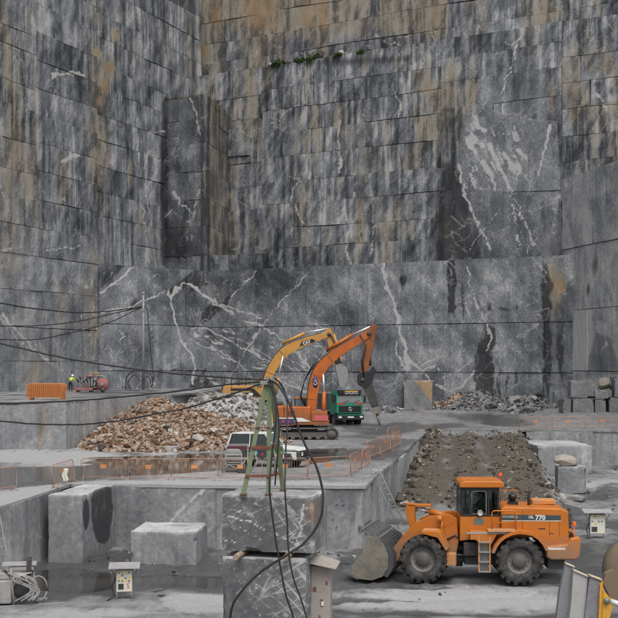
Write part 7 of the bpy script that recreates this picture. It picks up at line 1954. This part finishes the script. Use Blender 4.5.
def spline(pts, k_=8):
    P_ = [Vector(q) for q in pts]; out = []
    for i in range(len(P_) - 1):
        a, b, c, d = P_[max(i - 1, 0)], P_[i], P_[i + 1], P_[min(i + 2, len(P_) - 1)]
        for j in range(k_):
            t = j / k_; out.append(.5 * ((2 * b) + (c - a) * t + (2 * a - 5 * b + 4 * c - d) * t * t + (3 * b - a - 3 * c + d) * t ** 3))
    out.append(P_[-1]); return out
def cable(name, label, pix, r, mat='cable_black', n=6, cat='cable', group=None):
    pts = [P(u, v, Y) for u, v, Y in pix]
    o = put(name, MB().tube([q + Vector((0, 0, (random.random() - .5) * r * .5)) for q in spline(pts)], r * .8, n), MAT[mat])
    return tag(o, label, cat, group)
GC = 'cables carried by the tripod'
cable('power_cable', 'black cable sagging from the tripod head to left edge, uppermost of the thick ones', [(-60, 331, 37), (0, 343.5, 36.5), (60, 357, 36), (110, 365.5, 35.6), (170, 373, 35.1), (225, 377.5, 34.7), (266, 380, 34.3)], .034, group=GC)
cable('power_cable', 'black cable from the tripod head to left edge crossing the left ledge front', [(-60, 402, 37), (0, 403.5, 36.5), (60, 401.5, 36), (110, 398, 35.6), (170, 392, 35.1), (225, 385, 34.7), (266, 381.5, 34.3)], .036, group=GC)
cable('power_cable', 'black cable hanging lowest from the tripod head across the brown heap', [(-60, 413, 37), (0, 421, 36.5), (50, 424.5, 36), (100, 423, 35.6), (150, 415, 35.1), (190, 407, 34.9), (235, 393, 34.6), (266, 382, 34.3)], .033, group=GC)
cable('power_cable', 'black cable dropping from the tripod head down the middle of both blocks', [(268, 382, 34.1), (274, 388, 33.7), (276, 420, 33.5), (272, 455, 33.45), (269.5, 485, 33.3), (271, 505, 33.3), (275, 535, 33.3), (280, 565, 33.25), (286, 595, 33.2), (293, 616, 33.2), (297, 640, 33.2), (300, 655, 33.3)], .036, group=GC)
cable('power_cable', 'thin black cable falling straight right of the tripod to the lower block', [(286, 440, 33.9), (285.5, 465, 33.6), (285, 490, 33.25), (287, 520, 33.25), (289, 555, 33.2), (294, 580, 33.15), (302, 602, 33.1), (308, 625, 33.1), (311, 650, 33.3)], .03, group=GC)
cable('power_cable', 'thick black cable looping wide right of the tripod and back across lower block', [(269, 380, 34.1), (279, 386, 33.7), (290, 405, 33.5), (303, 440, 33.4), (316, 466, 33.3), (322, 487, 33.25), (323, 503, 33.15), (319, 522, 33.1), (305, 542, 33.05), (285, 556, 33.0), (258, 574, 33.05), (238, 596, 33.05), (231, 612, 33.1), (229, 640, 33.3), (228, 652, 33.5)], .044, group=GC)
cable('power_cable', 'slack black cable hanging beside the tripod right leg', [(270, 384, 34.2), (276, 400, 34.0), (279, 430, 33.9), (277, 460, 33.9), (275, 485, 33.95)], .03, group=GC)
cable('power_cable', 'short black cable arcing from the tripod head behind the right leg', [(268, 380, 34.3), (275, 379, 34.5), (282, 386, 34.8), (287, 402, 35.0), (287, 440, 34.4)], .03, group=GC)

# ---- mast with hoses on the left ledge
zm = ledge_z0(118)
mast = thing('mast', 'slim grey pole standing on left ledge against the rock wall', 'pole', (at(143.3, 118)[0], 118, zm - .2))
hgt = P(143, 293, 118).z - zm + .2
mb = MB(); mb.tube([(0, 0, 0), (0, 0, hgt)], [.14, .11], 10); put('pole', mb, MAT['galvanised'], mast)
mb = MB(); mb.box(-.35, .35, -.35, .35, 0, .25); put('base', mb, MAT['galvanised'], mast)
mb = MB(); mb.box(-.25, .2, -.12, .12, hgt - 1.8, hgt - 1.5); put('bracket', mb, MAT['galvanised'], mast); mb = MB(); mb.lathe([(.16, 0), (.16, .2), (.001, .2)], 10, 'z', (0, 0, hgt - .1)); put('pole_cap', mb, MAT['galvanised'], mast)
cable('thin_cable', 'thin dark cable from the pole to left edge, uppermost of three', [(-40, 296, 100), (0, 303, 104), (30, 308, 107), (75, 312.5, 111), (110, 311, 114), (142, 307, 118)], .075, group='thin cables from the pole')
cable('thin_cable', 'thin dark cable from the pole to left edge, middle of three', [(-40, 326, 100), (0, 326, 104), (40, 325.5, 108), (80, 321, 112), (115, 313, 115), (142, 307, 118)], .06, group='thin cables from the pole')
cable('thin_cable', 'thin dark cable from the pole to left edge, lowest of three', [(-40, 339, 100), (0, 339.5, 104), (35, 339.5, 108), (70, 333, 112), (105, 324, 115), (142, 307, 118)], .06, group='thin cables from the pole')
cable('hose', 'dark hose drooping down beside the slim grey pole', [(144, 307, 117.6), (147, 310, 117.6), (149, 330, 117.5), (151, 355, 117.5), (154, 380, 117)], .06, cat='hose')
cable('hose', 'dark hose arching over the ground at the pole foot', [(126, 390, 117), (126, 380, 117), (130, 373, 117), (137, 371, 117), (146, 372, 117), (152, 377, 117), (153, 386, 117)], .07, cat='hose')
cable('hose', 'second dark hose coiled at the pole foot', [(131, 391, 116.5), (128, 383, 116.5), (134, 375, 116.5), (141, 381, 116.5), (148, 376, 116.5), (152, 388, 116.5)], .055, cat='hose')
cable('rod', 'thin straight iron rod leaning against left wall above the worker', [(66.5, 392, 112.5), (70, 378, 113), (72, 370, 113.4)], .04, 'dark_metal', cat='rod')

# ---- worker and red wire saw on the ledge
zp = ledge_z0(112)
pp_ = P(70.5, 0, 112)
person('worker in yellow jacket, dark trousers and white helmet standing on left ledge', (pp_.x, 112, zp), R(160), BEND, 'hi_vis', 'cloth_dark', 'helmet_white', 'boot_brown', 'cloth_grey')
rm = thing('drilling_machine', 'red and grey quarry machine on the left ledge beside the worker', 'machine', (at(91, 110)[0], 110, ledge_z0(110)), R(-6))
mb = MB(); mb.box(-1.35, .35, -.75, -.55, .18, .42); mb.box(-1.35, 1.5, .45, .65, .18, .38); mb.box(-1.2, -1.0, -.6, .5, .2, .36); put('frame', mb, MAT['red_paint'], rm, .02)
mb = MB(); mb.box(-.9, .1, -.4, .4, .42, 1.15); put('engine', mb, MAT['dusty_grey'], rm, .06)
mb = MB(); mb.box(.0, .55, -.5, .3, .5, 1.3); put('gearbox', mb, MAT['dusty_grey'], rm, .08)
mb = MB(); mb.lathe([(.001, -.3), (.16, -.3), (.16, .3), (.001, .3)], 16, 'x', (.0, -.3, 1.42)); put('red_tank', mb, MAT['red_paint'], rm)
mb = MB(); mb.lathe([(.001, -.1), (.55, -.1), (.55, -.04), (.46, -.04), (.46, .04), (.55, .04), (.55, .1), (.001, .1)], 28, 'y', (1.15, -.35, .72)); put('drive_wheel', mb, MAT['red_paint'], rm)
mb = MB(); mb.lathe([(.12, -.18), (.18, -.12), (.001, -.2)], 14, 'y', (1.15, -.35, .72)); put('wheel_hub', mb, MAT['dusty_grey'], rm)
for x in (-1.0, .2, 1.3):
    mb = MB(); mb.lathe([(.001, -.09), (.2, -.09), (.2, .09), (.001, .09)], 16, 'y', (x, -.65, .2)); put('roller', mb, MAT['dark_metal'], rm)
mb = MB()
for k_ in range(6): mb.tube(spline([(-1.1 + .3 * k_, -.3, .9), (-1.2 + .3 * k_, -.5, 1.2 + .25 * math.sin(k_ * 2.1)), (-.8 + .3 * k_, -.55, 1.1 - .2 * math.cos(k_)), (-.5 + .2 * k_, -.6, .5)], 5), .04, 6)
put('hoses', mb, MAT['cable_black'], rm)
mb = MB(); mb.beam((-.2, .2, 1.75), (.75, .2, 1.8), .06, .06); mb.rod((-.1, .2, 1.1), (-.1, .2, 1.78), .03, 6); mb.rod((.6, .2, 1.1), (.6, .2, 1.8), .03, 6); put('yellow_handle', mb, MAT['machine_yellow'], rm)
mb = MB(); mb.tube([(1.0, .3, .5), (1.5, .2, 1.1), (1.1, 0, 1.5), (.4, .1, 1.45)], .06, 6); put('guard_arm', mb, MAT['dusty_grey'], rm)

# ---- dusty compressor frame and the man by the car
cm = thing('compressor', 'dusty grey tubular frame machine behind the barriers left of the tripod', 'machine', (at(235, 58.5)[0], 58.5, BZ), R(4))
mb = MB()
for y in (-.45, .45):
    mb.tube([(-.62, y, .1), (-.62, y, 1.42), (.62, y, 1.42), (.62, y, .1), (-.62, y, .1)], .03, 6); mb.tube([(-.62, y, .75), (.62, y, .75)], .025, 6)
for x in (-.62, .62):
    for z in (.1, 1.42): mb.rod((x, -.45, z), (x, .45, z), .03, 6)
put('tube_frame', mb, MAT['dusty_grey'], cm)
mb = MB(); mb.box(-.5, .35, -.38, .38, .45, 1.02); mb.prism([(-.5, 1.02), (-.38, 1.2), (.2, 1.2), (.35, 1.02)], -.36, .36); put('engine', mb, MAT['dusty_grey'], cm, .04)
mb = MB()
for k_ in range(4): mb.box(-.42, .28, -.388, -.38, .52 + k_ * .12, .57 + k_ * .12)
put('vents', mb, MAT['cable_black'], cm)
mb = MB(); mb.lathe([(.001, -.5), (.2, -.45), (.2, .45), (.001, .5)], 16, 'x', (0, 0, .3)); put('air_tank', mb, MAT['dusty_grey'], cm)
for s in (-1, 1):
    mb = MB(); mb.lathe([(.10, -.06), (.24, -.06), (.26, 0), (.24, .06), (.10, .06)], 20, 'y', (.35, s * .5, .26)); put('wheel', mb, MAT['rubber'], cm)
mb = MB(); mb.tube([(.6, -.3, 1.0), (.95, -.35, 1.05), (1.1, -.3, .6), (.8, -.4, .2)], .04, 6); mb.tube([(-.6, -.45, .2), (-.3, -.5, .5), (.1, -.52, .3), (.5, -.5, .7)], .03, 6); put('hoses', mb, MAT['dusty_grey'], cm)
pm_ = P(277.5, 0, 58.2)
person('man in green top and white cap standing between the car and tripod', (pm_.x, 58.4, BZ), R(25), STAND, 'hi_vis_green', 'cloth_grey', 'helmet_white', 'cloth_dark')

# ---- electrical cabinets on legs
def cabinet(label, loc, rz, w=.58, h=.78, sc=1.0, marks=True):
    root = thing('electric_cabinet', label, 'cabinet', loc, rz, 'portable electric cabinets')
    for x in (-w / 2 + .04, w / 2 - .04):
        for y in (-.16, .16):
            mb = MB(); mb.rod((x, y, .0), (x, y, .32), .018, 6); put('leg', mb, MAT['galvanised'], root)
    mb = MB(); mb.tube([(-w / 2, -.2, .04), (w / 2, -.2, .04)], .02, 6); mb.tube([(-w / 2, .2, .04), (w / 2, .2, .04)], .02, 6); put('runner', mb, MAT['galvanised'], root)
    mb = MB(); mb.box(-w / 2, w / 2, -.18, .18, .30, .30 + h); put('housing', mb, MAT['galvanised'], root, .01)
    mb = MB(); mb.box(-w / 2 + .03, w / 2 - .03, -.192, -.18, .33, .27 + h); fp = put('front_panel', mb, MAT['panel_cream'], root)
    rng = random.Random(int(loc[0] * 10)); cols = ['letter_yellow', 'galvanised', 'panel_cream', 'letter_white', 'black_paint']
    for i in range(4):
        for j in range(4):
            if rng.random() < .18: continue
            x = -w / 2 + .06 + i * (w - .12) / 4; z = .30 + h * .46 + j * h * .125
            mb = MB(); mb.box(x + .01, x + .085, -.20, -.192, z, z + h * .09); put('label_plate', mb, MAT[cols[rng.choice([0, 1, 3, 3, 0 if j > 1 else 1])]], fp)
    mb = MB(); mb.box(-w / 2 + .08, -.02, -.20, -.192, .40, .40 + h * .26); put('socket', mb, MAT['dark_metal'], fp)
    if marks: text_mesh('lettering', 'S', .25, MAT['letter_red'], fp, Matrix.Translation((.13, -.196, .52)) @ Matrix.Rotation(R(90), 4, 'X'))
    mb = MB(); mb.hexa([(-w * .92, -.42, .36 + h), (w * .92, -.42, .36 + h), (w * .92, .36, .44 + h), (-w * .92, .36, .44 + h), (-w * .92, -.42, .40 + h), (w * .92, -.42, .40 + h), (w * .92, .36, .48 + h), (-w * .92, .36, .48 + h)]); put('roof', mb, MAT['dusty_grey'], root)
    mb = MB()
    for s in (-1, 1): mb.tube([(s * w * .85, -.1, .40 + h), (s * w * .62, -.1, .10 + h), (s * w * .5, -.1, h)], .018, 6)
    put('roof_brace', mb, MAT['galvanised'], root)
    mb = MB(); mb.tube([(-w / 2, 0, .8), (-w / 2 - .14, -.05, .5), (-w / 2 - .05, -.1, .15), (-w / 2 - .3, -.2, .02)], .025, 6); put('cable_lead', mb, MAT['cable_black'], root)
    return root
p = G(124.5, 600, 0)
cabinet('roofed electric cabinet with yellow and white labels on the wet floor at lower left', (p.x, p.y, 0.0), R(6))
p = G(597, 540, 0)
cabinet('cream electric cabinet on the wet floor behind the loader rear', (p.x, p.y, 0.0), R(-4), w=.72, h=.92, marks=False)

# ---- upright board box with a loose lid beside the stack
bx = thing('board_box', 'tall weathered box with a tilted lid standing right of the block stack', 'box', (.33, 34.3, 0), R(-8))
mb = MB(); mb.box(-.28, .28, 0, .5, 0, 2.42); put('box_body', mb, MAT['board_grey'], bx, .01)
mb = MB(); mb.hexa([(-.42, -.28, 2.55), (.48, -.30, 2.38), (.50, .62, 2.44), (-.36, .62, 2.70), (-.42, -.28, 2.59), (.48, -.30, 2.42), (.50, .62, 2.48), (-.36, .62, 2.74)]); put('lid', mb, MAT['board_grey'], bx, .01)
mb = MB(); mb.box(-.22, -.12, -.02, 0, 1.7, 1.82); mb.box(.0, .07, -.02, 0, 1.28, 1.48); mb.box(-.05, .0, -.02, 0, .95, 1.02); mb.box(.15, .2, -.02, 0, 1.9, 2.0); put('fittings', mb, MAT['rust'], bx)
mb = MB(); mb.box(.02, .09, -.03, -.02, 1.3, 1.42); put('white_switch', mb, MAT['letter_white'], bx)

# ---- ladders
def ladder(label, a, b, w, r=.028, rung=.30, mat='galvanised'):
    a, b = Vector(a), Vector(b); d = (b - a); L = d.length; d.normalize()
    s = d.cross(Vector((0, -1, 0.2))).normalized() * (w / 2)
    root = thing('ladder', label, 'ladder', a)
    for k_ in (-1, 1):
        mb = MB(); mb.tube([s * k_, d * L + s * k_], r, 6); put('rail', mb, MAT[mat], root)
    n = int(L / rung)
    for i in range(n):
        mb = MB(); q = d * (rung * (i + .6)); mb.tube([q - s, q + s], r * .75, 5); put('rung', mb, MAT[mat], root)
    return root
a = Vector((bench_x(54.6) + .95, 54.2, .0)); b = Vector((bench_x(57.5) - .05, 58.5, BZ + .9))
la = P(402, 527, 56.5); la.z = max(la.z, .3); lb = P(372, 463, 57.5)
ladder('grey metal ladder leaning on the right side of bench above the bucket', la, lb, .34)
la = P(8, 590, 43.0); lb = P(-6, 515, 44.2); la.z = .02
ladder('grey ladder leaning on left bench at the left edge', la, lb, .40)

# ---- drilling rig at lower left
dr = thing('drill_rig', 'dusty grey drilling rig with hoses at the lower left edge', 'machine', (at(8, 40.5)[0], 40.5, 0), R(12))
mb = MB(); mb.beam((-1.4, -.5, .06), (1.85, -.15, .06), .12, .10); mb.beam((-1.4, .5, .06), (1.3, .75, .06), .12, .10); put('rail', mb, MAT['galvanised'], dr, .01)
mb = MB(); mb.box(-.95, .12, -.35, .45, .16, .95); mb.prism([(-.95, .95), (-.8, 1.25), (-.1, 1.2), (.12, .95)], -.3, .4); put('body', mb, MAT['dusty_grey'], dr, .05)
mb = MB(); mb.box(.05, .85, -.3, .35, 1.25, 1.38); mb.box(-.2, .95, -.32, .38, 1.40, 1.46); put('top_plate', mb, MAT['dusty_grey'], dr, .02)
mb = MB(); mb.lathe([(.001, -.3), (.26, -.3), (.28, 0), (.26, .3), (.001, .3)], 20, 'y', (.45, 0, .55)); put('motor', mb, MAT['dark_metal'], dr)
mb = MB()
for k_ in range(9):
    a = k_ * .7
    mb.tube(spline([(.0 + .1 * k_, -.4, 1.2), (.5 + .35 * math.sin(a), -.5, 1.0), (.9 + .15 * math.cos(a), -.45, .6), (.5 + .3 * math.cos(a * 1.3), -.45, .25)], 5), .022, 6)
put('hoses', mb, MAT['dusty_grey'], dr)
mb = MB(); mb.rod((.95, -.1, .1), (.8, -.1, 1.5), .045, 8); mb.rod((.2, -.3, .1), (.1, -.3, 1.35), .04, 8); mb.rod((.1, -.3, .95), (.9, -.15, .5), .035, 8); put('posts', mb, MAT['dusty_grey'], dr)
mb = MB(); mb.tube([(1.0 + .3 * math.cos(t * .5), -.2, .62 + .42 * math.sin(t * .5)) for t in range(13)], .025, 6); put('coiled_hose', mb, MAT['dusty_grey'], dr)
mb = MB(); mb.box(.62, .78, -.35, .3, 1.08, 1.62); put('dark_bracket', mb, MAT['dark_metal'], dr, .02)

# ---- yellow machine with steel blade plates cut by the right edge
ym = thing('blade_machine', 'yellow machine with grey steel blade plates cut by right edge of photo', 'machine', (at(596, 34)[0], 34.0, 0), R(0))
ox = ym.location.x
def yl(u, v, Y=34.0): q = P(u, v, Y); return Vector((q.x - ox, q.y - 34.0, q.z))
def plate(nm, pts, t, mat, Y=34.0):
    f = [yl(*q, Y) for q in pts]; b_ = [q + Vector((0, t, 0)) for q in f]
    mb = MB(); n = len(f); mb.add(f + b_, [tuple(range(n)), tuple(range(2 * n - 1, n - 1, -1))] + [((i + 1) % n, i, i + n, (i + 1) % n + n) for i in range(n)])
    return put(nm, mb, MAT[mat], ym, .008)
plate('blade_plate', [(554, 640), (560, 590), (566, 563), (574, 567), (571, 600), (566, 642)], .22, 'slab_steel', 34.2)
plate('blade_plate', [(566.5, 642), (571.5, 600), (573.5, 570), (588, 577), (585, 610), (582, 644)], .24, 'slab_pale', 34.0)
plate('blade_plate', [(582.5, 644), (585.5, 610), (590, 575.5), (602, 580.5), (599, 610), (596, 646)], .26, 'slab_steel', 33.9)
plate('yellow_edge', [(596.5, 646), (599, 612), (600, 585), (603, 581), (603.5, 600), (601, 646)], .30, 'machine_yellow', 33.8)
plate('yellow_bracket', [(603.5, 590), (611, 599), (613, 606), (608, 625), (604, 648), (601, 648)], .25, 'machine_yellow', 33.75)
plate('top_edge', [(566, 563), (575, 566.6), (575, 567.8), (566, 564.4)], .24, 'cut_edge', 34.15)
plate('top_edge', [(573.5, 569.5), (588.5, 576), (588.5, 577.4), (573.5, 571)], .26, 'cut_edge', 33.95)
plate('top_edge', [(590, 575), (602.5, 579.6), (602.5, 581), (590, 576.4)], .28, 'cut_edge', 33.85)
plate('dark_arm', [(603, 583), (606, 574), (614, 570), (640, 585), (640, 612), (613, 604)], .3, 'mud_tan', 34.1)
cyc = yl(640, 572, 34.4)
mb = MB(); mb.lathe([(.45, -.05), (.72, -.05), (.95, 0), (.98, .25), (.95, .6), (.7, .65), (.45, .65)], 36, 'y', tuple(cyc)); put('drum', mb, MAT['mud_tan'], ym)
mb = MB(); mb.lathe([(.001, .0), (.45, .0), (.45, .5)], 24, 'y', tuple(cyc)); put('drum_hub', mb, MAT['dark_metal'], ym)
q = yl(607, 601, 33.7); mb = MB(); mb.lathe([(.001, -.04), (.08, -.04), (.09, .05)], 16, 'y', tuple(q)); put('pin', mb, MAT['worn_steel'], ym)
mb = MB(); mb.rod(yl(610, 601, 33.8), yl(640, 612, 33.8), .09, 12); put('piston_rod', mb, MAT['chrome'], ym)
mb = MB(); mb.rod(yl(609, 622, 33.8), yl(640, 640, 33.8), .12, 12); put('cylinder', mb, MAT['dark_metal'], ym)

# ---- loose slabs and planks
p = G(150, 380, 0) if False else None
for i, (u, v, r, lab) in enumerate(((171, 441, .45, 'large pale rock at the foot of brown heap left of the tripod'),)):
    q = G(u, 452, BZ); tag(stone('boulder', (q.x, q.y, BZ - .05), .6, 'rubble_mixed', None, 500 + i, (1.1, .8, .8), .5, .1), lab, 'boulder')
